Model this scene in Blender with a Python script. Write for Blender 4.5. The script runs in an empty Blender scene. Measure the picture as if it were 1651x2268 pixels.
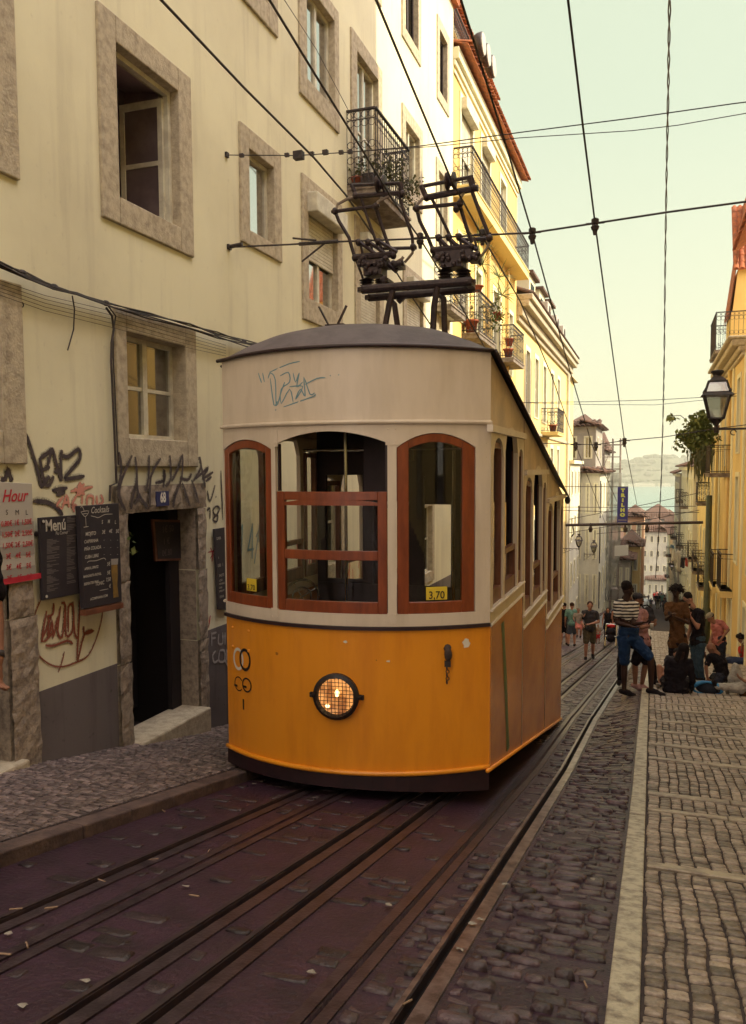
import bpy, bmesh, math, random
from mathutils import Vector, Matrix
random.seed(7)
scene = bpy.context.scene
COL = scene.collection
V = Vector
# ------------------------------------------------------------------ camera geometry
F = 1800.0; PX, PY = 825.5, 1170.0; EYE = 1.54
Yc = V((621.5, 133., -F)).normalized()
Zc = V((-120., (F*F+621.5*120)/133, F)).normalized()
Xc = Yc.cross(Zc).normalized()
CAM = V((0, 0, EYE))
def ray(x, y):
    c = V((x-PX, PY-y, -F))
    return V((c.dot(Xc), c.dot(Yc), c.dot(Zc)))
def onX(x, y, X):
    d = ray(x, y); return CAM + d*(X/d.x)
def onY(x, y, Y):
    d = ray(x, y); return CAM + d*(Y/d.y)
def yAt(x, X, y=1037):
    return onX(x, y, X).y
def sm(t): t = min(max(t, 0.), 1.); return t*t*(3-2*t)
def zl(y):
    if y < 9: return -.2*y
    if y < 14: return -1.8-.165*(y-9)
    if y < 34: return -2.625-.14415*(y-14)
    return -5.508-.136*(min(y, 150)-34)
def zr(y):
    if y < 8: return -.2*y
    if y < 14: return -1.6-.14*(y-8)
    if y < 34: return -2.44-.1534*(y-14)
    return -5.508-.136*(min(y, 150)-34)
def gz(x, y):
    t = sm((x+.75)/.70); return zl(y)*(1-t)+zr(y)*t
def onG(x, y, dz=0.):
    d = ray(x, y); lo = None
    t = 1e-4; s = .02
    while t*d.y < 400:
        p = CAM+d*t
        if p.z < gz(p.x, p.y)+dz: return p
        t += s/1800
        s *= 1.002
    return CAM+d*t
c1 = lambda x, y: (x*.5, y*.5)
c2 = lambda x, y: (625+.3786*x, .3786*y)
c3 = lambda x, y: (.3407*x, 718.75+.3407*y)
c5 = lambda x, y: (968.75+.3307*x, 62.5+.3307*y)
c7 = lambda x, y: (1187.5+.2813*x, 750+.2813*y)
c8 = lambda x, y: (1218.75+.26235*x, 1156.25+.26235*y)
cT = lambda x, y: (1062.5+.2342*x, 812.5+.2342*y)
cR = lambda x, y: (1500+.2204*x, 437.5+.2204*y)
cS = lambda x, y: (1406.25+.1488*x, 1093.75+.1488*y)
cP = lambda x, y: (687.5+.265*x, 362.5+.265*y)
# ------------------------------------------------------------------ materials
def mat(name, col, rough=.8, col2=None, nscale=6., bump=0., bscale=60., metal=0., mixlo=.4, mixhi=.6, spec=.5, detail=6., tex=None, stretch=None):
    m = bpy.data.materials.new(name); m.use_nodes = True
    nt = m.node_tree; N = nt.nodes; L = nt.links
    b = N['Principled BSDF']
    b.inputs['Base Color'].default_value = (*col, 1); b.inputs['Roughness'].default_value = rough
    b.inputs['Metallic'].default_value = metal; b.inputs['Specular IOR Level'].default_value = spec
    tc = N.new('ShaderNodeTexCoord'); src = tc.outputs['Object']
    if stretch:
        mp = N.new('ShaderNodeMapping'); mp.inputs['Scale'].default_value = stretch
        L.new(src, mp.inputs['Vector']); src = mp.outputs['Vector']
    if col2:
        n = N.new('ShaderNodeTexNoise'); n.inputs['Scale'].default_value = nscale; n.inputs['Detail'].default_value = detail
        n.inputs['Roughness'].default_value = .65
        L.new(src, n.inputs['Vector'])
        r = N.new('ShaderNodeValToRGB'); r.color_ramp.elements[0].position = mixlo; r.color_ramp.elements[1].position = mixhi
        r.color_ramp.elements[0].color = (*col, 1); r.color_ramp.elements[1].color = (*col2, 1)
        L.new(n.outputs['Fac'], r.inputs['Fac']); L.new(r.outputs['Color'], b.inputs['Base Color'])
    if bump:
        n2 = N.new('ShaderNodeTexNoise'); n2.inputs['Scale'].default_value = bscale; n2.inputs['Detail'].default_value = 8
        L.new(tc.outputs['Object'], n2.inputs['Vector'])
        bp = N.new('ShaderNodeBump'); bp.inputs['Strength'].default_value = bump; bp.inputs['Distance'].default_value = .01
        L.new(n2.outputs['Fac'], bp.inputs['Height']); L.new(bp.outputs['Normal'], b.inputs['Normal'])
    return m
def attr_mix(m, amt=.5):
    """multiply base colour by the per-stone tone stored on the mesh"""
    nt = m.node_tree; N = nt.nodes; L = nt.links; b = N['Principled BSDF']
    a = N.new('ShaderNodeAttribute'); a.attribute_name = 'tone'
    mx = N.new('ShaderNodeMixRGB'); mx.blend_type = 'MULTIPLY'; mx.inputs['Fac'].default_value = amt
    if b.inputs['Base Color'].links: L.new(b.inputs['Base Color'].links[0].from_socket, mx.inputs['Color1'])
    else: mx.inputs['Color1'].default_value = b.inputs['Base Color'].default_value
    L.new(a.outputs['Color'], mx.inputs['Color2']); L.new(mx.outputs['Color'], b.inputs['Base Color'])
    return m
def glass(name, tint=(.8, .85, .8), refl=1.0, mirror=None, rough=.02):
    m = bpy.data.materials.new(name); m.use_nodes = True
    nt = m.node_tree; N = nt.nodes; L = nt.links; N.clear()
    o = N.new('ShaderNodeOutputMaterial'); t = N.new('ShaderNodeBsdfTransparent'); t.inputs[0].default_value = (*tint, 1)
    g = N.new('ShaderNodeBsdfGlossy'); g.inputs['Roughness'].default_value = rough; g.inputs[0].default_value = (1, 1, 1, 1)
    mx = N.new('ShaderNodeMixShader')
    if mirror is None:
        fr = N.new('ShaderNodeFresnel'); fr.inputs[0].default_value = 1.5
        mu = N.new('ShaderNodeMath'); mu.operation = 'MULTIPLY'; mu.inputs[1].default_value = refl; mu.use_clamp = True
        L.new(fr.outputs[0], mu.inputs[0]); L.new(mu.outputs[0], mx.inputs[0])
    else: mx.inputs[0].default_value = mirror
    L.new(t.outputs[0], mx.inputs[1]); L.new(g.outputs[0], mx.inputs[2]); L.new(mx.outputs[0], o.inputs[0])
    return m
def plaster(name, col, dirt, streak=.35, bump=.15):
    """painted render: soft blotches, vertical rain streaks and fine grain"""
    m = bpy.data.materials.new(name); m.use_nodes = True
    nt = m.node_tree; N = nt.nodes; L = nt.links; b = N['Principled BSDF']; b.inputs['Roughness'].default_value = .9
    b.inputs['Specular IOR Level'].default_value = .2
    tc = N.new('ShaderNodeTexCoord')
    def noise(sc, stretch=(1, 1, 1), det=6):
        mp = N.new('ShaderNodeMapping'); mp.inputs['Scale'].default_value = stretch; L.new(tc.outputs['Object'], mp.inputs['Vector'])
        n = N.new('ShaderNodeTexNoise'); n.inputs['Scale'].default_value = sc; n.inputs['Detail'].default_value = det; n.inputs['Roughness'].default_value = .6
        L.new(mp.outputs[0], n.inputs['Vector']); return n.outputs['Fac']
    def ramp(fac, a, c):
        r = N.new('ShaderNodeMapRange'); r.inputs[1].default_value = a; r.inputs[2].default_value = c; L.new(fac, r.inputs[0]); return r.outputs[0]
    f1 = ramp(noise(.55), .4, .75); f2 = ramp(noise(3., (1, 1.6, .12)), .52, .8); f3 = ramp(noise(14.), .62, .8)
    a1 = N.new('ShaderNodeMath'); a1.operation = 'ADD'; L.new(f1, a1.inputs[0]); L.new(f2, a1.inputs[1])
    a2 = N.new('ShaderNodeMath'); a2.operation = 'ADD'; L.new(a1.outputs[0], a2.inputs[0]); L.new(f3, a2.inputs[1])
    a3 = N.new('ShaderNodeMath'); a3.operation = 'MULTIPLY'; a3.inputs[1].default_value = streak; a3.use_clamp = True; L.new(a2.outputs[0], a3.inputs[0])
    mx = N.new('ShaderNodeMixRGB'); mx.inputs[1].default_value = (*col, 1); mx.inputs[2].default_value = (*dirt, 1)
    L.new(a3.outputs[0], mx.inputs[0]); L.new(mx.outputs[0], b.inputs['Base Color'])
    bp = N.new('ShaderNodeBump'); bp.inputs['Strength'].default_value = bump; bp.inputs['Distance'].default_value = .006
    L.new(noise(35., det=8), bp.inputs['Height']); L.new(bp.outputs['Normal'], b.inputs['Normal'])
    return m
M = {}
M['cream'] = plaster('cream_render', (.76, .72, .51), (.46, .41, .30), .45)
M['yellow'] = plaster('yellow_render', (.76, .55, .20), (.55, .34, .10), .4)
M['paleyellow'] = plaster('pale_yellow_render', (.72, .56, .25), (.55, .42, .2), .4)
M['ochre'] = plaster('ochre_render', (.72, .54, .24), (.45, .32, .17), .5)
M['whitewall'] = plaster('white_render', (.64, .61, .49), (.36, .33, .27), .6)
M['greywall'] = plaster('grey_render', (.36, .33, .28), (.2, .17, .16), .6)
M['pinkwall'] = plaster('pink_render', (.62, .38, .24), (.45, .3, .2), .4)
M['dado'] = plaster('grey_dado_paint', (.16, .138, .135), (.06, .045, .045), .8)
M['stone'] = mat('weathered_limestone', (.49, .42, .30), .9, (.28, .23, .165), 11, .8, 45, mixlo=.42, mixhi=.72)
M['roughstone'] = mat('rough_limestone', (.34, .275, .205), .95, (.15, .115, .09), 16, 1.0, 28, mixlo=.42, mixhi=.7)
M['pvc'] = mat('white_window_paint', (.66, .63, .50), .5, (.5, .46, .36), 5)
M['shutter'] = mat('roller_shutter', (.62, .58, .45), .6, (.5, .45, .34), 4)
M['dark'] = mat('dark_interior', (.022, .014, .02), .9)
M['room'] = mat('dim_room', (.42, .32, .33), .9, (.3, .22, .24), 3)
M['spraysoft'] = None
M['iron'] = mat('black_iron', (.018, .014, .016), .6, (.05, .032, .028), 20, .3, 90)
M['rustiron'] = mat('brown_iron', (.06, .035, .028), .7, (.02, .014, .014), 25, .3, 90)
M['concrete'] = mat('balcony_slab', (.27, .225, .18), .9, (.14, .105, .085), 5, .5, 40)
M['tile'] = mat('terracotta_tile', (.46, .14, .05), .85, (.24, .085, .04), 7, .5, 30)
M['tileold'] = mat('old_terracotta', (.13, .06, .035), .9, (.08, .05, .035), 5, .5, 30)
M['pot'] = mat('terracotta_pot', (.42, .10, .04), .8, (.28, .07, .035), 9)
M['leaf'] = mat('leaf_green', (.075, .11, .02), .6, (.14, .15, .035), 9)
M['leafdry'] = mat('olive_leaf', (.11, .10, .025), .7, (.055, .065, .02), 9)
M['glassM'] = glass('sky_reflecting_glass', (.25, .26, .25), mirror=.62, rough=.03)
M['glassD'] = glass('dark_glass', (.10, .09, .09), mirror=.16, rough=.04)
M['glassA'] = glass('amber_reflecting_glass', (.3, .26, .2), mirror=.35, rough=.05)
M['glassT'] = glass('tram_glass', (.84, .84, .78), 1.15)
M['greypane'] = mat('dim_grey_pane', (.16, .12, .125), .35, (.11, .08, .085), 3)  # opaque grey tone set in place of the casement's dim reflecting glass
M['blind'] = mat('amber_blind', (.30, .20, .09), .8, (.2, .13, .07), 2)
# street
M['asphalt'] = mat('worn_street_bed', (.044, .016, .034), .5, (.02, .008, .016), 5.5, 1., 34, mixlo=.35, mixhi=.68)
M['mortar'] = mat('dirty_joints', (.030, .021, .024), .95, (.055, .038, .038), 12, .6, 60)
M['sett'] = attr_mix(mat('basalt_setts', (.095, .060, .072), .42, (.04, .024, .032), 9, .9, 40), .9)
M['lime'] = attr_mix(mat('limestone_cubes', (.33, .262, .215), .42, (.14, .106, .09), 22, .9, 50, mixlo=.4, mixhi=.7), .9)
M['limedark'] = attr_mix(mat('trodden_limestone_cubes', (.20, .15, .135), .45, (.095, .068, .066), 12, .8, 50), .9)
M['kerb'] = mat('pale_kerb_stone', (.46, .41, .32), .5, (.15, .115, .095), 13, .6, 45, mixlo=.42, mixhi=.68)
M['band'] = mat('trodden_stone_band', (.36, .30, .225), .45, (.2, .155, .125), 7, .6, 45)
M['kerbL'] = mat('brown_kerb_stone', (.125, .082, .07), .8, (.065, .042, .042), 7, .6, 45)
M['steel'] = mat('worn_rail_steel', (.32, .27, .29), .3, (.13, .10, .11), 9, .06, 70, metal=.75)
M['steeldull'] = mat('dull_slot_steel', (.085, .058, .072), .36, (.045, .03, .038), 10, .3, 60, metal=.5)
M['railgrime'] = mat('oily_rail', (.022, .012, .016), .6, (.04, .022, .024), 9)
M['groove'] = mat('groove_dirt', (.008, .004, .007), .95)
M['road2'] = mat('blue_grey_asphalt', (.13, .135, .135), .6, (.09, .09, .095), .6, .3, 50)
# tram
M['tyellow'] = mat('tram_yellow_paint', (.80, .30, .018), .3, (.62, .20, .014), 4., .06, 40, stretch=(1.2, 1.2, .22), mixlo=.45, mixhi=.85, detail=9)
M['tside'] = mat('aluminium_bronze_side', (.72, .31, .09), .25, (.56, .23, .075), 1.6, .1, 14, metal=.2, stretch=(1, .6, 1))
M['twhite'] = mat('tram_ivory_paint', (.66, .565, .46), .36, (.53, .44, .34), 4., .05, 40, stretch=(1.2, 1.2, .25), mixlo=.45, mixhi=.8, detail=9)
M['talu'] = mat('brushed_panel', (.52, .38, .25), .32, (.34, .24, .16), 2.2, .1, 14, metal=.3)
M['wood'] = mat('varnished_red_wood', (.27, .062, .018), .3, (.13, .027, .01), 5, .1, 30, stretch=(3, 3, .6), mixlo=.3, mixhi=.75)
M['wood2'] = mat('brown_side_wood', (.2, .075, .04), .4, (.12, .04, .02), 5, .1, 30, stretch=(3, 3, .6))
M['troof'] = mat('grey_roof_cloth', (.10, .08, .085), .7, (.07, .055, .06), 4, .2, 30)
M['trim'] = mat('dark_trim', (.028, .012, .014), .45)
M['skirt'] = mat('maroon_skirt', (.030, .009, .013), .6, (.018, .006, .009), 5)
M['tin'] = mat('tram_inside', (.045, .026, .03), .7, (.03, .018, .02), 3)
M['chrome'] = mat('chrome', (.6, .57, .5), .15, metal=1)
M['panto'] = mat('greasy_pantograph', (.022, .012, .016), .5, (.045, .026, .026), 20, .2, 80, metal=.3)
M['pantolite'] = mat('worn_horn_metal', (.25, .2, .16), .4, metal=.7)
M['stick'] = mat('yellow_sticker', (.72, .52, .04), .5)
M['black'] = mat('black_paint', (.012, .008, .011), .6)
M['white'] = mat('white_paint', (.70, .66, .58), .6)
M['navy'] = mat('navy_enamel', (.03, .035, .12), .3)
M['board'] = mat('chalkboard', (.022, .016, .02), .7, (.032, .024, .028), 3)
M['chalk'] = mat('chalk', (.50, .46, .38), .9)
M['chalkdim'] = mat('faint_print', (.13, .11, .10), .9)
M['boardwood'] = mat('board_wood', (.20, .07, .03), .6, (.13, .045, .02), 6)
M['lightsign'] = mat('pale_sign', (.46, .42, .36), .5)
M['signgrey'] = mat('sign_grey_band', (.31, .28, .24), .5)
M['signred'] = mat('sign_red', (.50, .03, .05), .5)
M['spray'] = mat('black_spray', (.045, .03, .035), .85, (.08, .06, .055), 16)
M['sprayred'] = mat('red_brown_spray', (.25, .065, .035), .85)
M['spraypink'] = mat('pink_spray', (.62, .27, .2), .85)
M['sprayblue'] = mat('pale_blue_pen', (.16, .30, .36), .7)
M['spraywhite'] = mat('grey_white_spray', (.34, .32, .31), .85)
def softspray(name, c, a):
    m = bpy.data.materials.new(name); m.use_nodes = True; nt = m.node_tree; N = nt.nodes; b = N['Principled BSDF']; b.inputs['Base Color'].default_value = (*c, 1); b.inputs['Roughness'].default_value = .9
    tc = N.new('ShaderNodeTexCoord'); n = N.new('ShaderNodeTexNoise'); n.inputs['Scale'].default_value = 90; n.inputs['Detail'].default_value = 4; nt.links.new(tc.outputs['Object'], n.inputs['Vector'])
    r = N.new('ShaderNodeMapRange'); r.inputs[1].default_value = .35; r.inputs[2].default_value = .7; r.inputs[4].default_value = a*2; nt.links.new(n.outputs['Fac'], r.inputs[0]); nt.links.new(r.outputs[0], b.inputs['Alpha']); return m
for k_ in ('spray', 'sprayred', 'spraypink', 'spraywhite', 'signred', 'sprayblue'): M[k_+'_soft'] = softspray(k_+'_overspray', tuple(M[k_].node_tree.nodes['Principled BSDF'].inputs['Base Color'].default_value)[:3], .22)
M['net'] = glass('scaffold_net', (.5, .5, .45), mirror=.0)
M['netcloth'] = mat('grey_netting', (.36, .35, .29), .9, (.24, .24, .2), 1.4); M['netcloth'].node_tree.nodes['Principled BSDF'].inputs['Alpha'].default_value = .62
M['greenpole'] = mat('green_pole_paint', (.075, .085, .035), .5, (.05, .055, .03), 5)
M['bannerblue'] = mat('banner_blue', (.03, .03, .20), .5)
M['bannertext'] = mat('banner_yellow_green', (.50, .58, .12), .5)
M['hill'] = mat('wooded_bank', (.055, .065, .03), .95, (.12, .12, .07), .03, 0)
M['water'] = mat('river_water', (.10, .19, .17), .35, (.12, .22, .19), .01, .25, .4)
# ------------------------------------------------------------------ mesh builder
class MB:
    def __init__(s): s.v = []; s.f = []; s.mi = []; s.tone = []
    def add(s, vs, fs, mi=0, tone=1.):
        o = len(s.v); s.v += [tuple(v) for v in vs]; s.f += [tuple(i+o for i in f) for f in fs]; s.mi += [mi]*len(fs); s.tone += [tone]*len(vs)
    def hexa(s, p, mi=0):
        s.add(p, [(0, 3, 2, 1), (4, 5, 6, 7), (0, 1, 5, 4), (1, 2, 6, 5), (2, 3, 7, 6), (3, 0, 4, 7)], mi)
    def box(s, a, b, mi=0):
        x0, x1 = sorted((a[0], b[0])); y0, y1 = sorted((a[1], b[1])); z0, z1 = sorted((a[2], b[2]))
        s.hexa([(x0, y0, z0), (x1, y0, z0), (x1, y1, z0), (x0, y1, z0), (x0, y0, z1), (x1, y0, z1), (x1, y1, z1), (x0, y1, z1)], mi)
    def quad(s, a, b, c, d, mi=0): s.add([a, b, c, d], [(0, 1, 2, 3)], mi)
    def tube(s, pts, r, n=8, mi=0, caps=True):
        pts = [V(p) for p in pts]; rs = r if isinstance(r, (list, tuple)) else [r]*len(pts)
        vs = []; fs = []; prev = None
        for i, p in enumerate(pts):
            t = (pts[min(i+1, len(pts)-1)]-pts[max(i-1, 0)]).normalized()
            if t.length < .5: t = V((0, 0, 1))
            if prev is None:
                a = t.orthogonal().normalized()
            else:
                a = (prev-t*prev.dot(t)); a = a.normalized() if a.length > 1e-6 else t.orthogonal().normalized()
            prev = a; b = t.cross(a)
            for k in range(n):
                an = 2*math.pi*k/n; vs.append(p+(a*math.cos(an)+b*math.sin(an))*rs[i])
        for i in range(len(pts)-1):
            for k in range(n):
                k2 = (k+1) % n; fs.append((i*n+k, i*n+k2, (i+1)*n+k2, (i+1)*n+k))
        if caps: fs.append(tuple(range(n-1, -1, -1))); fs.append(tuple((len(pts)-1)*n+k for k in range(n)))
        s.add(vs, fs, mi)
    def bar(s, a, b, w, h, up=(0, 0, 1), mi=0):
        a = V(a); b = V(b); t = (b-a).normalized(); u = V(up); x = t.cross(u)
        if x.length < 1e-4: x = t.orthogonal()
        x = x.normalized()*w/2; y = x.cross(t).normalized()*h/2
        s.hexa([a-x-y, a+x-y, b+x-y, b-x-y, a-x+y, a+x+y, b+x+y, b-x+y], mi)
    def lathe(s, c, prof, n=16, mi=0, axis='Z'):
        c = V(c); vs = []; fs = []
        for (r, z) in prof:
            for k in range(n):
                a = 2*math.pi*k/n; p = V((r*math.cos(a), r*math.sin(a), z))
                if axis == 'Y': p = V((p.x, p.z, p.y))
                if axis == 'X': p = V((p.z, p.x, p.y))
                vs.append(c+p)
        m = len(prof)
        for i in range(m-1):
            for k in range(n): fs.append((i*n+k, i*n+(k+1) % n, (i+1)*n+(k+1) % n, (i+1)*n+k))
        fs.append(tuple(range(n-1, -1, -1))); fs.append(tuple((m-1)*n+k for k in range(n)))
        s.add(vs, fs, mi)
    def ring(s, c, R, r, u, v, n=16, m=6, mi=0, a0=0, a1=2*math.pi):
        c = V(c); u = V(u).normalized(); v = V(v).normalized(); full = abs(a1-a0-2*math.pi) < 1e-4
        pts = [c+(u*math.cos(a0+(a1-a0)*k/n)+v*math.sin(a0+(a1-a0)*k/n))*R for k in range(n+1)]
        s.tube(pts, r, m, mi, caps=not full)
    def ell(s, c, r, n=12, m=8, mi=0, rot=None):
        vs = []; fs = []; c = V(c)
        for i in range(m+1):
            th = math.pi*i/m
            for k in range(n):
                a = 2*math.pi*k/n; p = V((r[0]*math.sin(th)*math.cos(a), r[1]*math.sin(th)*math.sin(a), r[2]*math.cos(th)))
                if rot: p = rot @ p
                vs.append(c+p)
        for i in range(m):
            for k in range(n): fs.append((i*n+k, (i+1)*n+k, (i+1)*n+(k+1) % n, i*n+(k+1) % n))
        s.add(vs, fs, mi)
    def build(s, name, mats, parent=None, smooth=False, sub=None):
        me = bpy.data.meshes.new(name); me.from_pydata(s.v, [], s.f)
        if not isinstance(mats, (list, tuple)): mats = [mats]
        for m in mats: me.materials.append(m)
        for p, i in zip(me.polygons, s.mi): p.material_index = i; p.use_smooth = smooth
        if any(t != 1. for t in s.tone):
            at = me.color_attributes.new('tone', 'FLOAT_COLOR', 'POINT')
            at.data.foreach_set('color', [c for t in s.tone for c in (t, t, t, 1.)])
        me.update()
        o = bpy.data.objects.new(name, me); COL.objects.link(o)
        if parent: attach(o, parent)
        return o
def attach(o, parent):
    o.parent = parent
    par = parent; loc = V((0, 0, 0))
    while par: loc += par.location; par = par.parent
    o.location = -loc if o.type == 'MESH' and o.location.length == 0 else o.location-loc
def tag(o, label, cat, group=None, kind=None):
    if label: o['label'] = label
    if cat: o['category'] = cat
    if group: o['group'] = group
    if kind: o['kind'] = kind
    return o
def thing(name, label, cat, loc=(0, 0, 0), group=None):
    o = bpy.data.objects.new(name, None); o.empty_display_size = .1; COL.objects.link(o); o.location = loc
    return tag(o, label, cat, group)
def struct(o): o['kind'] = 'structure'; return o
def bevel(o, w=.01, seg=2):
    b = o.modifiers.new('bevel', 'BEVEL'); b.width = w; b.segments = seg; b.limit_method = 'ANGLE'; return o
def ctext(mb, txt, size, O, U, W, mi=0, bold=0., align='LEFT', shear=0., lift=0., sx=1.):
    """real lettering: a text curve turned into mesh and laid on the plane O,U,W"""
    cu = bpy.data.curves.new('t', 'FONT'); cu.body = txt; cu.size = size; cu.align_x = align; cu.offset = bold; cu.shear = shear
    cu.resolution_u = 3
    ob = bpy.data.objects.new('t', cu); COL.objects.link(ob)
    me = bpy.data.meshes.new_from_object(ob)
    O = V(O); U = V(U); W = V(W); Nn = U.cross(W)
    mb.add([O+U*v.co.x*sx+W*v.co.y+Nn*lift for v in me.vertices], [tuple(p.vertices) for p in me.polygons], mi)
    bpy.data.objects.remove(ob); bpy.data.curves.remove(cu); bpy.data.meshes.remove(me)
def strokes(mb, lines, X=None, w=.02, conv=None, mi=0, plane=None, base=.003):
    """pen or spray strokes as flat ribbons; lines in px on the wall"""
    k = 0
    for ln in lines:
        ww = w
        if isinstance(ln, tuple) and isinstance(ln[0], (int, float)): ww = ln[0]; ln = ln[1]
        P = [plane(*conv(*p)) if plane else onX(*conv(*p), X) for p in ln]
        # smooth (Catmull-Rom)
        Q = []
        for i in range(len(P)-1):
            p0 = P[max(i-1, 0)]; p1 = P[i]; p2 = P[i+1]; p3 = P[min(i+2, len(P)-1)]
            for t in (0, .33, .66): Q.append(.5*((2*p1)+(p2-p0)*t+(2*p0-5*p1+4*p2-p3)*t*t+(3*p1-p0-3*p2+p3)*t**3))
        Q.append(P[-1])
        nrm = V((1, 0, 0)) if plane is None else V((0, -1, 0))
        off = nrm*(base+k*.0003)
        L_, R_ = [], []
        for i, q in enumerate(Q):
            t = (Q[min(i+1, len(Q)-1)]-Q[max(i-1, 0)])
            if t.length < 1e-6: t = V((0, 0, 1))
            t = t.normalized(); s_ = nrm.cross(t)
            s_ = s_.normalized()*ww/2*(.55 if i in (0, len(Q)-1) else 1)
            L_.append(q+s_+off); R_.append(q-s_+off)
        n = len(Q); mb.add(L_+R_, [(i, i+n, i+1+n, i+1) for i in range(n-1)], mi); k += 1
# ================================================================== GROUND
def dxr(y): return .027*(min(max(y, 13.5), 34)-13.5)
def fr(a, b, st):
    n = max(1, int(round((b-a)/st))); return [a+(b-a)*i/n for i in range(n)]
YS = fr(-6, 2, .5)+fr(2, 16, .2)+fr(16, 46, .5)+fr(46, 150, 2)+[150]
RAILS = [('rail', -2.88), ('slot', -2.54), ('rail', -2.03), ('rail', -1.73), ('slot', -1.19), ('rail', -.895)]
cols = [-3.46, -3.2]; drops = {}
for k, x in RAILS:
    if k == 'rail': cols += [x-.03, x-.005, x-.004, x+.04, x+.041, x+.11]; drops[len(cols)-4] = 1; drops[len(cols)-3] = 1
    else: cols += [x-.075, x-.016, x-.015, x+.015, x+.016, x+.075]; drops[len(cols)-4] = 1; drops[len(cols)-3] = 1
cols += [-.7, -.6, -.5, -.4, -.3, -.2, -.14]
mb = MB(); n = len(cols); vs = []; fs = []; mi = []
for y in YS:
    for i, x in enumerate(cols):
        w = 1 if -3.2 < x < -.5 else 0
        xx = x+dxr(y)*w
        vs.append((xx, y, gz(x, y)-(.05 if i in drops else 0)))
for j in range(len(YS)-1):
    for i in range(n-1):
        g = i in drops and (i+1) in drops
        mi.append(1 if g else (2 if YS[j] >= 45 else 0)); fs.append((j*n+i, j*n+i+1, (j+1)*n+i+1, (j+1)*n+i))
mb.v = vs; mb.f = fs; mb.mi = mi; mb.tone = [1.]*len(vs)
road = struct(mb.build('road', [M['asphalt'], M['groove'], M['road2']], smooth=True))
# wide terrain under everything, falling to the river
mb = MB(); tx = [-400, -60, -14, -8, 3.2, 8, 40, 400]; ty = [-60, -6]+YS[1::3]+[150, 200, 500, 640]
vs = []; fs = []
for y in ty:
    for x in tx: vs.append((x, y, (min(zl(max(y, -6)), zr(max(y, -6))) if y < 150 else -21.3-(y-150)*.05)-.35))
m_ = len(tx)
for j in range(len(ty)-1):
    for i in range(m_-1): fs.append((j*m_+i, j*m_+i+1, (j+1)*m_+i+1, (j+1)*m_+i))
mb.add(vs, fs); struct(mb.build('ground', M['mortar'], smooth=True))
def strip(mb, x0, x1, ya, yb, dz, thick, mi=0, step=.3, ref=None):
    ys = fr(ya, yb, step)+[yb]
    for a, b in zip(ys, ys[1:]):
        f = (lambda x, y: gz(x, y)) if ref is None else ref
        p = []
        for z in (-thick, 0):
            for (x, y) in ((x0, a), (x1, a), (x1, b), (x0, b)): p.append((x, y, f(x, y)+dz+z))
        mb.hexa(p, mi)
# left pavement with kerb, right pavement with kerb
lg = lambda x, y: zl(y)+.09
mb = MB(); vs = []; fs = []
for y in YS:
    for x in (-8.2, -5.1, -3.62): vs.append((x, y, lg(x, y)))
for j in range(len(YS)-1):
    for i in range(2): fs.append((j*3+i, j*3+i+1, j*3+i+4, j*3+i+3))
mb.add(vs, fs)
def columns(mb, xa, xb, ya, yb, sx, sy, zf, clipx, h=.010, hv=.005, joint=.021, mi=1, tv=(.5, 1.35)):
    """cubes laid in wavering rows along the street, joints across staggered"""
    x = xa; c = 0; ph2 = random.uniform(0, 6)
    while x < xb:
        w = sx*random.uniform(.88, 1.14); ph = ph2; ph2 = ph+random.uniform(-.5, .5); pw = ph2
        if x > clipx(yb): break
        y = ya+random.uniform(-.05, 0)
        wob = lambda yy: .006*math.sin(yy*3.1+ph)+.005*math.sin(yy*9+ph*2)
        wo2 = lambda yy: .006*math.sin(yy*3.1+pw)+.005*math.sin(yy*9+pw*2)
        while y < yb-.02:
            l = sy*random.uniform(.8, 1.3); y0 = max(y, ya)+joint*.4; y1 = min(y+l, yb)-joint*.4
            if y1-y0 > sy*.35:
                q = [(x+joint*.26+wob(y0)+random.uniform(-.004, .004), y0+random.uniform(-.005, .005)), (x+w-joint*.26+wo2(y0)+random.uniform(-.004, .004), y0+random.uniform(-.005, .005)), (x+w-joint*.26+wo2(y1)+random.uniform(-.004, .004), y1+random.uniform(-.005, .005)), (x+joint*.26+wob(y1)+random.uniform(-.004, .004), y1+random.uniform(-.005, .005))]
                cx = sum(a for a, b in q)/4; cy = sum(b for a, b in q)/4; hh = h+random.uniform(-hv, hv); ti = random.uniform(-.002, .002); tj = random.uniform(-.002, .002)
                def pt(a, b, k, dz): aa = a+(cx-a)*k; bb = b+(cy-b)*k; return (aa, bb, zf(aa, bb)+dz+(ti if a > cx else -ti)+(tj if b > cy else -tj))
                def oct_(k, kk, dz):
                    o = []
                    for i in range(4):
                        a = q[i]; b = q[(i+1) % 4]; o += [pt(a[0]+(b[0]-a[0])*kk, a[1]+(b[1]-a[1])*kk, k, dz), pt(a[0]+(b[0]-a[0])*(1-kk), a[1]+(b[1]-a[1])*(1-kk), k, dz)]
                    return o
                vv = oct_(0, .12, -.01)+oct_(.03, .12, hh*.65)+oct_(.12, .15, hh)
                ff = [tuple(range(16, 24))]
                for o in (0, 8):
                    for i in range(8): ff.append((o+i, o+(i+1) % 8, o+8+(i+1) % 8, o+8+i))
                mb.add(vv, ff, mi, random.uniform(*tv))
            y += l
        x += w; c += 1
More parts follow.
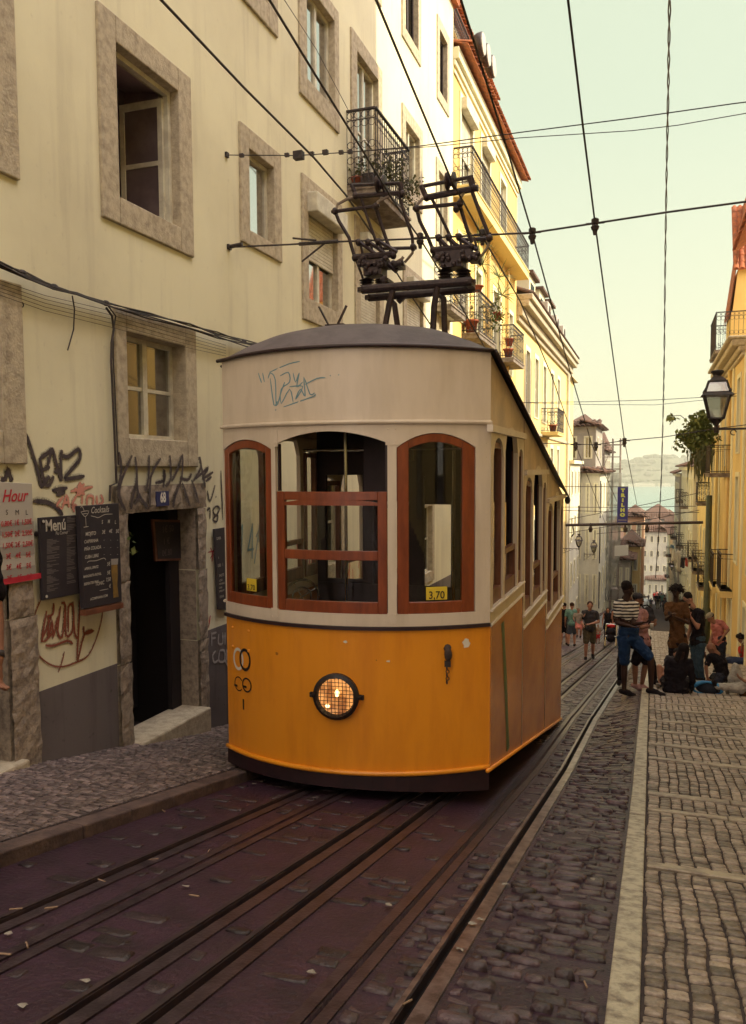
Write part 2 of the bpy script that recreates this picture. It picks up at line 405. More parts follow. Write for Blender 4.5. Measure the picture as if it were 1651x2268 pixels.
def stones(mb, xa, xb, ya, yb, sx, sy, zf, joint=.008, h=.012, hv=.006, mi=1, jit=.25, brick=True, skip=0., tv=(.55, 1.25), clipx=None, sink=0., kt=.26):
    """individual cut stones with chamfered, slightly uneven tops"""
    y = ya; row = 0
    while y < yb:
        ry = sy*random.uniform(.85, 1.15)
        x = xa-(sx*.5 if (brick and row % 2) else 0)-random.uniform(0, sx*.15)
        while x < xb:
            w = sx*random.uniform(1-jit, 1+jit); x0 = max(x, xa)+joint/2; x1 = min(x+w, xb)-joint/2
            if x1-x0 > sx*.25 and random.random() >= skip and (clipx is None or x0 < clipx(y)):
                y0 = y+joint/2+random.uniform(0, .1)*sy; y1 = y+ry-joint/2-random.uniform(0, .1)*sy
                hh = h+random.uniform(-hv, hv)-(sink if random.random() < .6 else 0); ti = random.uniform(-.004, .004); tj = random.uniform(-.004, .004)
                c = [(x0, y0), (x1, y0), (x1, y1), (x0, y1)]
                q = [(a+random.uniform(-.09, .09)*sx*.5, b+random.uniform(-.09, .09)*sy*.6) for a, b in c]
                cx = sum(a for a, b in q)/4; cy = sum(b for a, b in q)/4
                e = min(.010, sy*.16)
                def pt(a, b, k, dz):
                    aa = a+(cx-a)*k; bb = b+(cy-b)*k; xx = aa+dxr(bb)*(1 if -3.2 < aa < -.5 else 0)
                    return (xx, bb, zf(aa, bb)+dz+(ti if a > cx else -ti)+(tj if b > cy else -tj))
                k1 = .08; k2 = kt
                vv = [pt(a, b, 0, -.01) for a, b in q]+[pt(a, b, k1*.5, hh*.55) for a, b in q]+[pt(a, b, k2, hh) for a, b in q]
                ff = [(8, 9, 10, 11)]
                for o in (0, 4):
                    for i in range(4): ff.append((o+i, o+(i+1) % 4, o+4+(i+1) % 4, o+4+i))
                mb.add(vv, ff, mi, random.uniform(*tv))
            x += w
        y += ry; row += 1
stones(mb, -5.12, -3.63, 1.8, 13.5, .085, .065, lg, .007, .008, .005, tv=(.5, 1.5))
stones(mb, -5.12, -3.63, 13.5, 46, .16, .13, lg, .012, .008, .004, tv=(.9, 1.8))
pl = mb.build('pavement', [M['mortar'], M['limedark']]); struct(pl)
mb = MB()
y = -3.
while y < 110:
    ln = random.uniform(.9, 1.5); strip(mb, -3.62, -3.46+random.uniform(-.004, .004), y+.004, y+ln-.004, 0, .25, step=ln/2, ref=lg); y += ln
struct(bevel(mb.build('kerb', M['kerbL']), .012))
mb = MB(); vs = []; fs = []
YR = [y for y in YS if y <= 46]
for y in YR:
    for x in (-.02, .5, 3.4): vs.append((x, y, gz(x, y)+.012))
for j in range(len(YR)-1):
    for i in range(2): fs.append((j*3+i, j*3+i+1, j*3+i+4, j*3+i+3))
mb.add(vs, fs)
rgz = lambda x, y: gz(x, y)+.014
bands = [onG(*p).y for p in ((1526, 1945), (1526, 1812), (1526, 1777), (1526, 1695), (1526, 1662), (1526, 1632), (1526, 1607), (1526, 1582), (1526, 1567), (1526, 1548))]
bands = sorted([b for b in bands]); bands = [1.2]+bands
while bands[-1] < 44: bands.append(bands[-1]+random.choice((.7, 1.1, 1.5, 1.3)))
bigst = .112
clip = lambda y: min(2.55, .3*y+1.3)
for a, b in zip(bands, bands[1:]):
    near = b < 16
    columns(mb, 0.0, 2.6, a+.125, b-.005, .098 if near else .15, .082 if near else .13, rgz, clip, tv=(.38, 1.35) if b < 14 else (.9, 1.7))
pr = mb.build('pavement', [M['mortar'], M['lime']]); struct(pr)
mb = MB()
for b in bands[1:-1]:
    x = 0.005
    while x < min(2.6, clip(b)+.6):
        w = random.uniform(.5, .95); mb.hexa([(xx, yy, gz(xx, yy)+dz+(random.uniform(-.004, .004) if dz > 0 else 0)) for dz in (-.02, .034) for xx, yy in ((x, b-.0), (x+w-.006, b-.0), (x+w-.006, b+.122), (x, b+.122))]); x += w
struct(bevel(mb.build('stone_band', M['band']), .008, 1))
mb = MB(); y = -2.
while y < 45:
    ln = random.uniform(.75, 1.25); a = y+.004; b = y+ln-.004; tz = random.uniform(-.003, .004)
    mb.hexa([(xx+(.05 if yy > 13 else 0)*0, yy, gz(-.05, yy)+dz) for dz in (-.12, .03+tz) for xx, yy in ((-.14, a), (-.012, a), (-.012, b), (-.14, b))]); y += ln
struct(bevel(mb.build('kerb', M['kerb']), .007, 2))
# setts of the road bed between and beside the rails
mb = MB(); rz = lambda x, y: gz(x, y)
def between(a, b, ya, yb, **k): stones(mb, a, b, ya, yb, zf=rz, mi=0, **k)
between(-.765, -.16, .8, 14, sx=.165, sy=.088, h=.020, hv=.012, joint=.014, jit=.4, sink=.014, tv=(.35, 1.3))
between(-1.1, -.915, 1.2, 14, sx=.17, sy=.10, h=.014, hv=.010, joint=.014, jit=.3, sink=.012, skip=.15, tv=(.35, 1.1))
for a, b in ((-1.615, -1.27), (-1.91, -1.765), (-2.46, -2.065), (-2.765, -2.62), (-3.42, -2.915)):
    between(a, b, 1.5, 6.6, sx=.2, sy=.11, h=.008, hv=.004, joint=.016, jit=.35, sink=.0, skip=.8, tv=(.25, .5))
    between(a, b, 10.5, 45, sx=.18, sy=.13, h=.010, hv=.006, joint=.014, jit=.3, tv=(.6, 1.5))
between(-.765, -.16, 14, 45, sx=.2, sy=.13, h=.010, hv=.006, joint=.014, jit=.3, tv=(.6, 1.4))
between(-1.1, -.915, 14, 45, sx=.18, sy=.13, h=.008, hv=.004, joint=.014, jit=.3, tv=(.6, 1.4))
tag(mb.build('setts', M['sett']), 'dark basalt setts bedded in the roadway between and beside the tram rails', 'paving', kind='structure')
for o_ in (pl, pr, bpy.data.objects['setts']):
    for p_ in o_.data.polygons: p_.use_smooth = True
# rails and cable slots
names = ['leftmost steel rail of the left track, nearest the brown kerb', 'narrow cable slot between the two rails of the left track', 'right rail of the left track, running under the middle of the tram',
         'left rail of the right track, beside the tram wheels', 'wide cable slot with two steel lips passing right beside the tram', 'rightmost steel rail with open groove and wide flat guard bar']
def rstrip(mb, x0, x1, h, mi, yb=120):
    ys = [y for y in YS if -3 <= y <= yb]
    for a, b in zip(ys, ys[1:]):
        da, db = dxr(a), dxr(b)
        mb.hexa([(x0+da, a, gz(x0, a)-.045), (x1+da, a, gz(x0, a)-.045), (x1+db, b, gz(x0, b)-.045), (x0+db, b, gz(x0, b)-.045),
                 (x0+da, a, gz(x0, a)+h), (x1+da, a, gz(x0, a)+h), (x1+db, b, gz(x0, b)+h), (x0+db, b, gz(x0, b)+h)], mi)
for (k, x), lb in zip(RAILS, names):
    mb = MB(); near = x > -1.5
    if k == 'rail':
        rstrip(mb, x-.03, x-.006, .016, 0 if near else 1); rstrip(mb, x-.0055, x-.002, .006, 1)
        rstrip(mb, x+.042, x+.112, .011, 2 if not near else 0)
        o = mb.build('tram_rail', [M['steel'], M['railgrime'], M['steeldull']]); tag(o, lb, 'rail', 'steel rails of the two tracks')
    else:
        rstrip(mb, x-.072, x-.017, .010, 0); rstrip(mb, x+.017, x+.072, .010, 0)
        o = mb.build('cable_slot', [M['steeldull']]); tag(o, lb, 'cable slot', 'cable slots between the rails')
# ================================================================== FACADES
class Fac:
    def __init__(s, O, U, N): s.O = V(O); s.U = V(U); s.N = V(N)
    def P(s, u, z, d=0.): return s.O+s.U*u+s.N*d+V((0, 0, z))
    def box(s, mb, u0, u1, z0, z1, d0, d1, mi=0):
        mb.hexa([s.P(u0, z0, d0), s.P(u1, z0, d0), s.P(u1, z0, d1), s.P(u0, z0, d1), s.P(u0, z1, d0), s.P(u1, z1, d0), s.P(u1, z1, d1), s.P(u0, z1, d1)], mi)
    def ring(s, mb, o, i, d0, d1, mi=0):
        s.box(mb, o[0], i[0], o[2], o[3], d0, d1, mi); s.box(mb, i[1], o[1], o[2], o[3], d0, d1, mi)
        if i[2] > o[2]: s.box(mb, i[0], i[1], o[2], i[2], d0, d1, mi)
        s.box(mb, i[0], i[1], i[3], o[3], d0, d1, mi)
    def wall(s, mb, u0, u1, z0, z1, holes, th=.3, mi=0, zbot=None):
        us = sorted({u0, u1, *[h[0] for h in holes], *[h[1] for h in holes]}); zs = sorted({z0, z1, *[h[2] for h in holes], *[h[3] for h in holes]})
        us = [u for u in us if u0 <= u <= u1]; zs = [z for z in zs if z0 <= z <= z1]
        for a, b in zip(us, us[1:]):
            for c, d in zip(zs, zs[1:]):
                mu, mz = (a+b)/2, (c+d)/2
                if any(h[0] < mu < h[1] and h[2] < mz < h[3] for h in holes): continue
                mb.quad(s.P(a, c), s.P(b, c), s.P(b, d), s.P(a, d), mi); mb.quad(s.P(a, c, -th), s.P(a, d, -th), s.P(b, d, -th), s.P(b, c, -th), mi)
        for h in holes:
            a, b, c, d = h
            mb.quad(s.P(a, c), s.P(a, d), s.P(a, d, -th), s.P(a, c, -th), mi); mb.quad(s.P(b, c), s.P(b, c, -th), s.P(b, d, -th), s.P(b, d), mi)
            mb.quad(s.P(a, c), s.P(a, c, -th), s.P(b, c, -th), s.P(b, c), mi); mb.quad(s.P(a, d), s.P(b, d), s.P(b, d, -th), s.P(a, d, -th), mi)
def window(f, parent, o, i, pane='glassM', frame='pvc', cols=2, rows=1, sur='stone', shut=0., boxout=False, proud=.035, fw=.05, depth=-.10, back='room', opened=False, name='window', blind=False, cheap=False, arch=False, dep=.24, lab=None):
    mb = MB()
    f.ring(mb, o, i, -dep, proud)
    w = mb.build(name, M[sur], parent)
    if not cheap: bevel(w, .012, 2)
    if lab: w['label'] = lab
    a, b, c, d = i
    mb = MB(); f.ring(mb, (a, b, c, d), (a+fw, b-fw, c+fw, d-fw), depth-.04, depth+.02)
    if not opened:
        for k in range(1, cols):
            u = a+(b-a)*k/cols; f.box(mb, u-fw*.8, u+fw*.8, c+fw, d-fw, depth-.035, depth+.028)
        for k in range(1, rows):
            z = c+(d-c)*k/rows; f.box(mb, a+fw, b-fw, z-.02, z+.02, depth-.03, depth+.012)
    mb.build('frame', M[frame], w)
    if opened:
        # the casement swung into the room, hinged on the far jamb
        mb = MB(); u = b-.08; Lf = (b-a)*.5; g = Fac(f.P(u, 0, depth-.04), -f.N, f.U)
        gi = (.06, Lf-.06, c+.13, d-.16)
        g.ring(mb, (0, Lf, c+.06, d-.08), gi, 0, .045); zm = c+(d-c)*.48; g.box(mb, gi[0], gi[1], zm-.025, zm+.025, .003, .042)
        mb.build('casement', M[frame], w)
        mb = MB(); g.box(mb, gi[0], gi[1], gi[2], gi[3], .018, .026); mb.build('pane', M['greypane'], w)
    else:
        mb = MB(); f.box(mb, a+fw*.5, b-fw*.5, c+fw*.5, d-fw*.5, depth-.016, depth-.008); mb.build('pane', M[pane], w)
    if shut > 0:
        mb = MB(); z1 = d; z0 = d-(d-c)*shut; nsl = max(4, int((z1-z0)/.055)); hs = (z1-z0)/nsl
        for k in range(nsl):
            za = z0+k*hs; f.box(mb, a+.01, b-.01, za+.006, za+hs-.002, depth+.03, depth+.055); f.box(mb, a+.01, b-.01, za-.002, za+.006, depth+.03, depth+.042)
        mb.build('roller_shutter', M['shutter'], w)
        if boxout:
            mb = MB(); f.box(mb, a-.04, b+.06, d-.28, d+.02, -.02, .2); bevel(mb.build('shutter_box', M['pvc'], w), .02)
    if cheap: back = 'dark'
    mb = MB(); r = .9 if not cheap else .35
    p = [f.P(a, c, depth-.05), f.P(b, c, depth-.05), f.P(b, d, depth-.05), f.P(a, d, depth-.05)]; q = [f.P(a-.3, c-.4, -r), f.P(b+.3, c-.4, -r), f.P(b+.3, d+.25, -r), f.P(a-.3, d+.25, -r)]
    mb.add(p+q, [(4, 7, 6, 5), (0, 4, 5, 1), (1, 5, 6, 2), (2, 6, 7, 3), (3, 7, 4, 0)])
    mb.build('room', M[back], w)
    if blind:
        mb = MB(); f.box(mb, a+.05, b-.05, c+.02, d-.05, depth-.09, depth-.08); mb.build('blind', M['blind'], w)
    return w
def scrollrail(mb, f, u0, u1, z0, z1, d, sp=.11, scroll=True, r=.008, dense=1, along='u', d1=None):
    """wrought iron railing panel in the facade plane (along u) or perpendicular to it (along d)"""
    def Q(t, z): return f.P(t, z, d) if along == 'u' else f.P(u0, z, t)
    a, b = (u0, u1) if along == 'u' else (d, d1)
    mb.bar(Q(a, z1), Q(b, z1), .05, .03); mb.bar(Q(a, z0+.06), Q(b, z0+.06), .02, .02); mb.bar(Q(a, z1-.16), Q(b, z1-.16), .015, .015)
    n = max(1, int(round(abs(b-a)/sp))); ax = (Q(1, 0)-Q(0, 0)).normalized(); up = V((0, 0, 1))
    for k in range(n+1):
        t = a+(b-a)*k/n; mb.tube([Q(t, z0), Q(t, z1)], r, 5)
        if scroll and k < n:
            tm = t+(b-a)/n/2; rr = abs(b-a)/n*.46
            for zz in ([z0+.06+rr, z1-.16-rr]+([z1-.08] if rr < .09 else [])+[z0+(z1-z0)*q for q in ((.35, .55) if dense > 1 else (.45,))]):
                mb.ring(Q(tm, zz), rr if zz != z1-.08 else .06, r*.8, ax, up, 10, 4)
def slab(mb, f, u0, u1, z0, z1, d, mi=0):
    f.box(mb, u0, u1, z0, z1, -.05, d, mi); f.box(mb, u0-.02, u1+.02, z1-.05, z1, -.04, d+.025, mi)
def leaves(mb, c, R, n, size=.05, mi=0, droop=0., flat=1.):
    c = V(c)
    for _ in range(n):
        d = V((random.gauss(0, 1), random.gauss(0, 1), random.gauss(0, 1)*flat)).normalized()*R*random.random()**.5
        p = c+d; a = V((random.uniform(-1, 1), random.uniform(-1, 1), random.uniform(-1, .6)-droop)).normalized()*size*random.uniform(.6, 1.3); b = a.cross(V((random.random(), random.random(), random.random()))).normalized()*a.length*.35
        mb.add([p, p+a*.5+b, p+a, p+a*.5-b], [(0, 1, 2, 3)], mi)
def flowerpot(label, loc, r=.14, h=.24, plant='leaf', n=90, R=.25, spiky=False, cat='plant pot', group=None):
    t = thing('potted_plant', label, cat, loc, group)
    mb = MB(); mb.lathe(loc, [(r*.65, 0), (r*.95, h*.85), (r*1.12, h*.86), (r*1.12, h), (r*.9, h), (r*.88, h*.9)], 14); mb.build('pot', M['pot'], t, smooth=True)
    mb = MB(); c = V(loc)+V((0, 0, h))
    if spiky:
        mb.tube([c, c+V((.02, .02, R*1.4))], .015, 5)
        for hub in (c+V((.02, .02, R*1.4)), c+V((.1, .12, R*.7))):
            for _ in range(26):
                d = V((random.uniform(-1, 1), random.uniform(-1, 1), random.uniform(-.5, 1))).normalized()*R*.8; s_ = d.orthogonal().normalized()*.012
                m2 = hub+d*.55+V((0, 0, .04)); mb.add([hub-s_, hub+s_, m2+s_, m2-s_, hub+d], [(0, 1, 2, 3), (3, 2, 4)])
    else: leaves(mb, c+V((0, 0, R*.5)), R, n, .07)
    mb.build('foliage', M[plant], t)
    return t
def tilerow(mb, f, u0, u1, z, d0, d1, rise, sp=.21, mi=0, courses=3):
    """barrel tiles running down to the eave edge at depth d1"""
    n = int((u1-u0)/sp)
    for k in range(n):
        u = u0+(u1-u0)*(k+.5)/n; jz = random.uniform(-.012, .012)
        for c in range(courses):
            ta, tb = c/courses, (c+1.12)/courses
            A = f.P(u, z+rise*(1-ta)+.03+jz, d0+(d1-d0)*ta); B = f.P(u, z+rise*(1-tb)+.055+jz, d0+(d1-d0)*tb)
            vs = []
            for (Pn, rr) in ((A, sp*.36), (B, sp*.46)):
                for q in range(6):
                    an = math.pi*q/5; vs.append(Pn+f.U*math.cos(an)*rr+V((0, 0, math.sin(an)*rr*.8)))
            for (Pn, rr) in ((A, sp*.30), (B, sp*.40)):
                for q in range(6):
                    an = math.pi*q/5; vs.append(Pn+f.U*math.cos(an)*rr+V((0, 0, math.sin(an)*rr*.8)))
            fs = [(q, q+1, 7+q, 6+q) for q in range(5)]+[(12+q, 18+q, 19+q, 13+q) for q in range(5)]+[(6+q, 7+q, 19+q, 18+q) for q in range(5)]
            mb.add(vs, fs, mi)
    mb.hexa([f.P(u0, z+rise, d0), f.P(u1, z+rise, d0), f.P(u1, z, d1-.03), f.P(u0, z, d1-.03), f.P(u0, z+rise+.03, d0), f.P(u1, z+rise+.03, d0), f.P(u1, z+.03, d1-.03), f.P(u0, z+.03, d1-.03)], mi)
XL = -5.14
fL = Fac((XL, 0, 0), (0, 1, 0), (1, 0, 0))
def shell(mb, f, u0, u1, z0, z1, depth, mi=0, roof=True, th=.3):
    """side and back walls behind a facade"""
    mb.quad(f.P(u0, z0, -.0), f.P(u0, z1, -.0), f.P(u0, z1, -depth), f.P(u0, z0, -depth), mi); mb.quad(f.P(u1, z0, 0), f.P(u1, z0, -depth), f.P(u1, z1, -depth), f.P(u1, z1, 0), mi)
    mb.quad(f.P(u0, z0, -depth), f.P(u0, z1, -depth), f.P(u1, z1, -depth), f.P(u1, z0, -depth), mi)
    if roof: mb.quad(f.P(u0, z1, 0), f.P(u1, z1, 0), f.P(u1, z1, -depth), f.P(u0, z1, -depth), mi)
# ------------------------------------------------------------------ cream building on the left
B1 = thing('cream_house', 'long cream house with stone window surrounds and doorway 68, left of the tram', 'building', (XL-3, 8, -3))
W1 = [  # outer, inner, options
 ((3.9, 5.72, 3.99, 6.03), (4.2, 5.42, 4.27, 5.77), dict(pane='glassM')),
 ((6.82, 8.48, 4.01, 6.03), (7.09, 8.21, 4.28, 5.77), dict(opened=True, lab='window with one casement swung open into the dark room')),
 ((9.66, 10.88, 4.51, 6.02), (9.9, 10.64, 4.71, 5.76), dict(cols=1, pane='glassM')),
 ((9.2, 10.84, 7.6, 9.62), (9.48, 10.56, 7.9, 9.35), dict()),
 ((11.59, 13.2, 7.18, 9.14), (11.86, 13.0, 7.5, 8.9), dict()),
 ((6.6, 8.3, 7.6, 9.6), (6.9, 8.0, 7.9, 9.35), dict()),
 ((13.8, 15.5, 6.42, 9.22), (14.09, 15.27, 6.46, 8.94), dict(rows=2)),
 ((11.62, 13.29, 3.85, 6.03), (11.84, 13.06, 4.2, 5.78), dict(shut=.6, boxout=True, lab='window with its roller shutter half down')),
 ((13.95, 15.55, 3.0, 6.08), (14.2, 15.3, 3.2, 5.8), dict(shut=1., boxout=True, lab='window closed by a full roller shutter')),
 ((16.92, 18.7, 3.1, 5.92), (17.15, 18.45, 3.3, 5.66), dict(shut=1., boxout=True)),
 ((16.86, 18.42, 7.36, 9.2), (17.1, 18.18, 7.62, 8.92), dict()),
 ((16.87, 18.3, 10.55, 12.5), (17.1, 18.08, 10.8, 12.2), dict(frame='rustiron', pane='glassD')),
 ((19.77, 20.97, 10.5, 12.45), (19.98, 20.76, 10.75, 12.2), dict(frame='rustiron', pane='glassD')),
 ((19.7, 20.98, 6.6, 9.1), (19.92, 20.78, 6.62, 8.85), dict()),
 ((19.7, 21.0, 3.2, 5.9), (19.92, 20.8, 3.4, 5.65), dict(shut=.75, boxout=True)),
 ((13.8, 15.5, 10.4, 12.4), (14.05, 15.25, 10.7, 12.15), dict()),
 ((11.59, 13.2, 10.4, 12.4), (11.86, 13.0, 10.7, 12.1), dict()),
 ((6.96, 8.48, 1.58, 3.18), (7.14, 8.25, 1.88, 2.96), dict(rows=2, depth=-.17, pane='glassA', blind=True, lab='ground floor window with white casements reflecting an amber wall', back='room', sur='stone')),
 ((4.15, 5.69, 1.6, 3.12), (4.4, 5.42, 1.88, 2.9), dict(rows=2, pane='glassD')),
 ((12.0, 13.3, -.3, 1.6), (12.25, 13.05, -.05, 1.35), dict(pane='glassD', rows=2)),
 ((18.2, 19.5, -1.2, .9), (18.4, 19.3, -.95, .65), dict(pane='glassD', rows=2)),
 ((12.0, 13.2, 2.0, 3.2), (12.2, 13.0, 2.2, 3.0), dict(pane='glassD', cols=1)),
]
DOORS = [((4.3, 5.42, -1.5, 1.05), 1), ((7.08, 8.42, -1.9, 1.1), 2), ((10.1, 11.0, -2.2, .5), 3), ((14.6, 15.7, -3.0, -.4), 4), ((16.5, 17.4, -3.4, -.8), 5)]
mb = MB(); holes = [w[0] for w in W1]+[d[0] for d in DOORS]
fL.wall(mb, -3, 21.5, -5, 13.6, holes); shell(mb, fL, -3, 21.5, -5, 13.6, 8)
b1w = mb.build('wall', M['cream'], B1)
mb = MB(); fL.box(mb, -3.1, 21.6, 13.5, 13.7, -.1, .14); tilerow(mb, fL, -3, 21.5, 13.72, -2.2, .35, .7); mb.build('roof', M['tile'], B1)
for o, i, kw in W1: window(fL, B1, o, i, **kw)
# second band of stone under the ground-floor window down to the rough lintel of the door
for (u0, u1, z0, z1, d) in [(6.87, 8.63, 1.1, 1.385, .05), (6.88, 7.075, -1.7, -.45, .052), (6.89, 7.08, -.44, .4, .046), (6.9, 7.078, .41, 1.095, .05), (8.425, 8.62, -1.8, -.5, .05), (8.42, 8.63, -.49, .35, .044), (8.424, 8.61, .36, 1.095, .05), (5.405, 5.73, -1.6, .28, .05), (5.41, 5.70, .29, 1.3, .045), (4.1, 4.3, -1.4, 1.3, .04), (4.3, 5.42, 1.05, 1.3, .045)]:
    mb = MB(); nu = max(2, int((u1-u0)/.07)); nz = max(2, int((z1-z0)/.07)); vs = []; fs = []
    for j in range(nz+1):
        for k in range(nu+1):
            e = k in (0, nu) or j in (0, nz)
            vs.append(fL.P(u0+(u1-u0)*k/nu+(random.uniform(-.008, .008) if e else 0), z0+(z1-z0)*j/nz+(random.uniform(-.003, .003)), d+random.uniform(-.007, .007)-(.012 if e else 0)))
    for j in range(nz):
        for k in range(nu): a = j*(nu+1)+k; fs.append((a, a+1, a+nu+2, a+nu+1))
    mb.add(vs, fs); fL.box(mb, u0-.008, u1+.008, z0, z1, -.28, d-.045)
    mb.build('lintel' if u1-u0 > 1 else 'jamb_stone', M['roughstone'], B1)
# doorway 68: recess, threshold, leaf, board
for (u0, u1, z0, z1), k in DOORS:
    mb = MB()
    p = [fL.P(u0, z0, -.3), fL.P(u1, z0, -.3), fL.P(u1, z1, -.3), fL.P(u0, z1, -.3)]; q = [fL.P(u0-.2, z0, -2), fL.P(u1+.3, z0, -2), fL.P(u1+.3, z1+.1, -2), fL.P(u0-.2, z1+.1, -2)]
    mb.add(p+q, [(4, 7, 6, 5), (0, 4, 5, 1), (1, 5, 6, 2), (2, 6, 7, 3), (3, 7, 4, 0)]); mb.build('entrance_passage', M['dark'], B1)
for q_ in ((7.07, 8.45, -1.62, -1.30, -.3, .16), (4.3, 5.5, -1.3, -.93, -.3, .12)): mb = MB(); fL.box(mb, *q_); bevel(mb.build('doorstep', M['stone'], B1), .02)
mb = MB(); fL.box(mb, 7.98, 8.02, -1.3, 1.08, -.75, -.70); fL.box(mb, 7.1, 7.98, 1.0, 1.08, -.75, -.70); mb.build('door_frame', M['pvc'], B1)
mb = MB(); fL.box(mb, 8.2, 8.4, -1.3, 1.1, -.28, -.22); fL.box(mb, 8.03, 8.2, -1.3, 1.1, -.76, -.7); fL.box(mb, 7.5, 7.62, -.55, -.45, -.72, -.71, 1); mb.build('door', [M['black'], M['chalkdim']], B1)
mb = MB(); fL.box(mb, 5.735, 6.875, -1.7, -.42, 0, .006); fL.box(mb, 8.64, 11.2, -2.3, -.42, 0, .006); fL.box(mb, 11.2, 21.4, -4.6, -1.3, 0, .006); mb.build('painted_dado', M['dado'], B1)
# number plate
mb = MB(); p0 = onX(*c3(1018, 1183), XL+.06); p1 = onX(*c3(1096, 1082), XL+.06)
fL.box(mb, p0.y, p1.y, p0.z, p1.z, .045, .062); pn = mb.build('number_plate', M['navy'], B1)
mb = MB(); w_ = p1.y-p0.y; ctext(mb, '68', (p1.z-p0.z)*.92, fL.P(p0.y+w_*.5, p0.z+.045, .0645), (0, 1, 0), (0, 0, 1), align='CENTER', sx=.72, bold=.006); mb.build('numerals', M['white'], pn)
# graffiti on the wall
def graf(name, lines, m, w, conv=c3, X=XL, base=.003):
    mb = MB(); strokes(mb, lines, X, w*2.1, conv, mi=1, base=base*.35); strokes(mb, lines, X, w*1.45, conv, mi=1, base=base*.7); strokes(mb, lines, X, w, conv, base=base+.004); o = mb.build(name, [M[m], M[m+'_soft']], B1); return o
graf('graffiti', [[(165, 710), (205, 830), (240, 950), (268, 1062)], [(262, 1062), (300, 1010), (318, 985)], [(255, 868), (268, 960), (290, 1040), (318, 1040), (345, 985)], [(255, 870), (300, 840), (335, 810)], [(275, 945), (320, 925)],
  [(335, 800), (300, 935)], [(335, 800), (365, 920), (398, 1020)], [(395, 1020), (390, 930), (392, 860), (398, 815)], [(400, 850), (440, 860), (505, 810), (515, 870), (470, 930), (415, 1000), (460, 1000), (545, 985)], [(345, 960), (372, 950)]], 'spray', .036)
graf('graffiti', [[(335, 1080), (435, 1062)], [(360, 1106), (420, 1090)]], 'spray', .04)
for g_ in ([[(212, 1148), (300, 1155), (365, 1190), (405, 1240)]], [[(215, 1362), (258, 1366)]], [[(0, 1010), (30, 1000), (50, 940), (62, 990), (80, 1015)]]): graf('graffiti', g_, 'spray', .04)
graf('graffiti', [[(455, 1085), (600, 1055)], [(515, 1025), (500, 1110), (545, 1070)], [(515, 1025), (545, 1110)], [(545, 1035), (495, 1090)], [(540, 1105), (480, 1065)]], 'spraypink', .028)
graf('graffiti', [[(405, 1120), (365, 1180), (400, 1200)], [(400, 1200), (430, 1110), (445, 1190)], [(410, 1160), (440, 1155)], [(495, 1110), (465, 1170), (500, 1185), (465, 1170), (480, 1220)], [(530, 1110), (528, 1170)], [(560, 1180), (565, 1120), (600, 1120), (600, 1180)], [(625, 1110), (630, 1175), (665, 1150), (650, 1105)]], 'spraypink', .025)
# tag across stone and plaster over the door
YK = [[(770, 830), (785, 940), (760, 1080)], [(855, 850), (790, 1000), (770, 1110), (812, 1210)], [(875, 860), (885, 1000), (855, 1130), (850, 1200)], [(885, 990), (895, 1100), (965, 1200)], [(905, 1100), (870, 1170)],
      [(965, 850), (960, 1000), (940, 1085)], [(1040, 870), (975, 990), (970, 1190)], [(1005, 1030), (1065, 1010), (1060, 940), (1060, 1060)], [(1070, 1050), (1105, 1000), (1100, 850)], [(1110, 1020), (1150, 940), (1180, 850), (1175, 1000), (1135, 1110), (1120, 1190)],
      [(1165, 1000), (1215, 1010), (1240, 970)], [(1180, 1030), (1230, 1180)], [(1240, 1010), (1290, 1160)], [(1250, 1020), (1300, 930), (1290, 860), (1310, 960), (1330, 1060)], [(1270, 1000), (1350, 930), (1310, 1000), (1380, 960)], [(1330, 1020), (1370, 990)]]
graf('graffiti', YK, 'spray', .034, X=XL+.06)
graf('graffiti', [[(1345, 1080), (1362, 1150), (1395, 1045)], [(1398, 1118), (1402, 1122)], [(1342, 1210), (1360, 1195), (1362, 1262)], [(1402, 1180), (1380, 1210), (1400, 1240), (1425, 1195), (1402, 1180)], [(1400, 1240), (1380, 1270), (1405, 1280), (1412, 1245), (1400, 1238)], [(1432, 950), (1445, 1270)]], 'spray', .022)
graf('graffiti', [[(300, 1860), (270, 2060), (350, 1990)], [(262, 2062), (330, 1900)], [(345, 1810), (340, 1880), (300, 1900)], [(310, 1900), (310, 2040), (335, 1920), (340, 2035), (370, 1900)], [(390, 1830), (370, 1990), (400, 2030), (420, 1830), (395, 1810)], [(420, 1820), (425, 2020), (470, 1980), (470, 1830), (440, 1840), (440, 2000)],
   [(470, 1800), (480, 2000), (500, 2040)], [(515, 1780), (510, 1900), (495, 2180)], [(500, 2190), (545, 2010), (605, 1990), (545, 2010), (540, 1960)], [(290, 2085), (350, 2085), (430, 2055), (468, 2075)]], 'sprayred', .022)
graf('graffiti', [[(262, 1790), (225, 1880), (212, 1990), (225, 2110), (290, 2190), (380, 2225), (480, 2200), (570, 2150), (630, 2020), (660, 1900), (662, 1830)], [(415, 2125), (400, 2190), (375, 2260)]], 'sprayred', .013)
graf('graffiti', [c for c in [[(1368, 2000), (1370, 2090)], [(1368, 2010), (1400, 2000)], [(1368, 2040), (1395, 2035)], [(1415, 2010), (1412, 2070), (1440, 2070), (1440, 2000)], [(1455, 2000), (1455, 2080)], [(1395, 2120), (1375, 2150), (1385, 2195), (1410, 2180)], [(1420, 2120), (1415, 2185), (1450, 2185), (1450, 2120), (1420, 2118)], [(1465, 2110), (1460, 2200)]]], 'spraywhite', .03, base=.010)
graf('graffiti', [[(1365, 1890), (1352, 1970)]], 'signred', .015)
graf('graffiti', [[(1350, 1480), (1395, 1470)], [(1365, 1450), (1385, 1500)], [(1395, 1445), (1375, 1495)], [(1365, 1520), (1380, 1500), (1375, 1540)]], 'signred', .012)
random.seed(21)
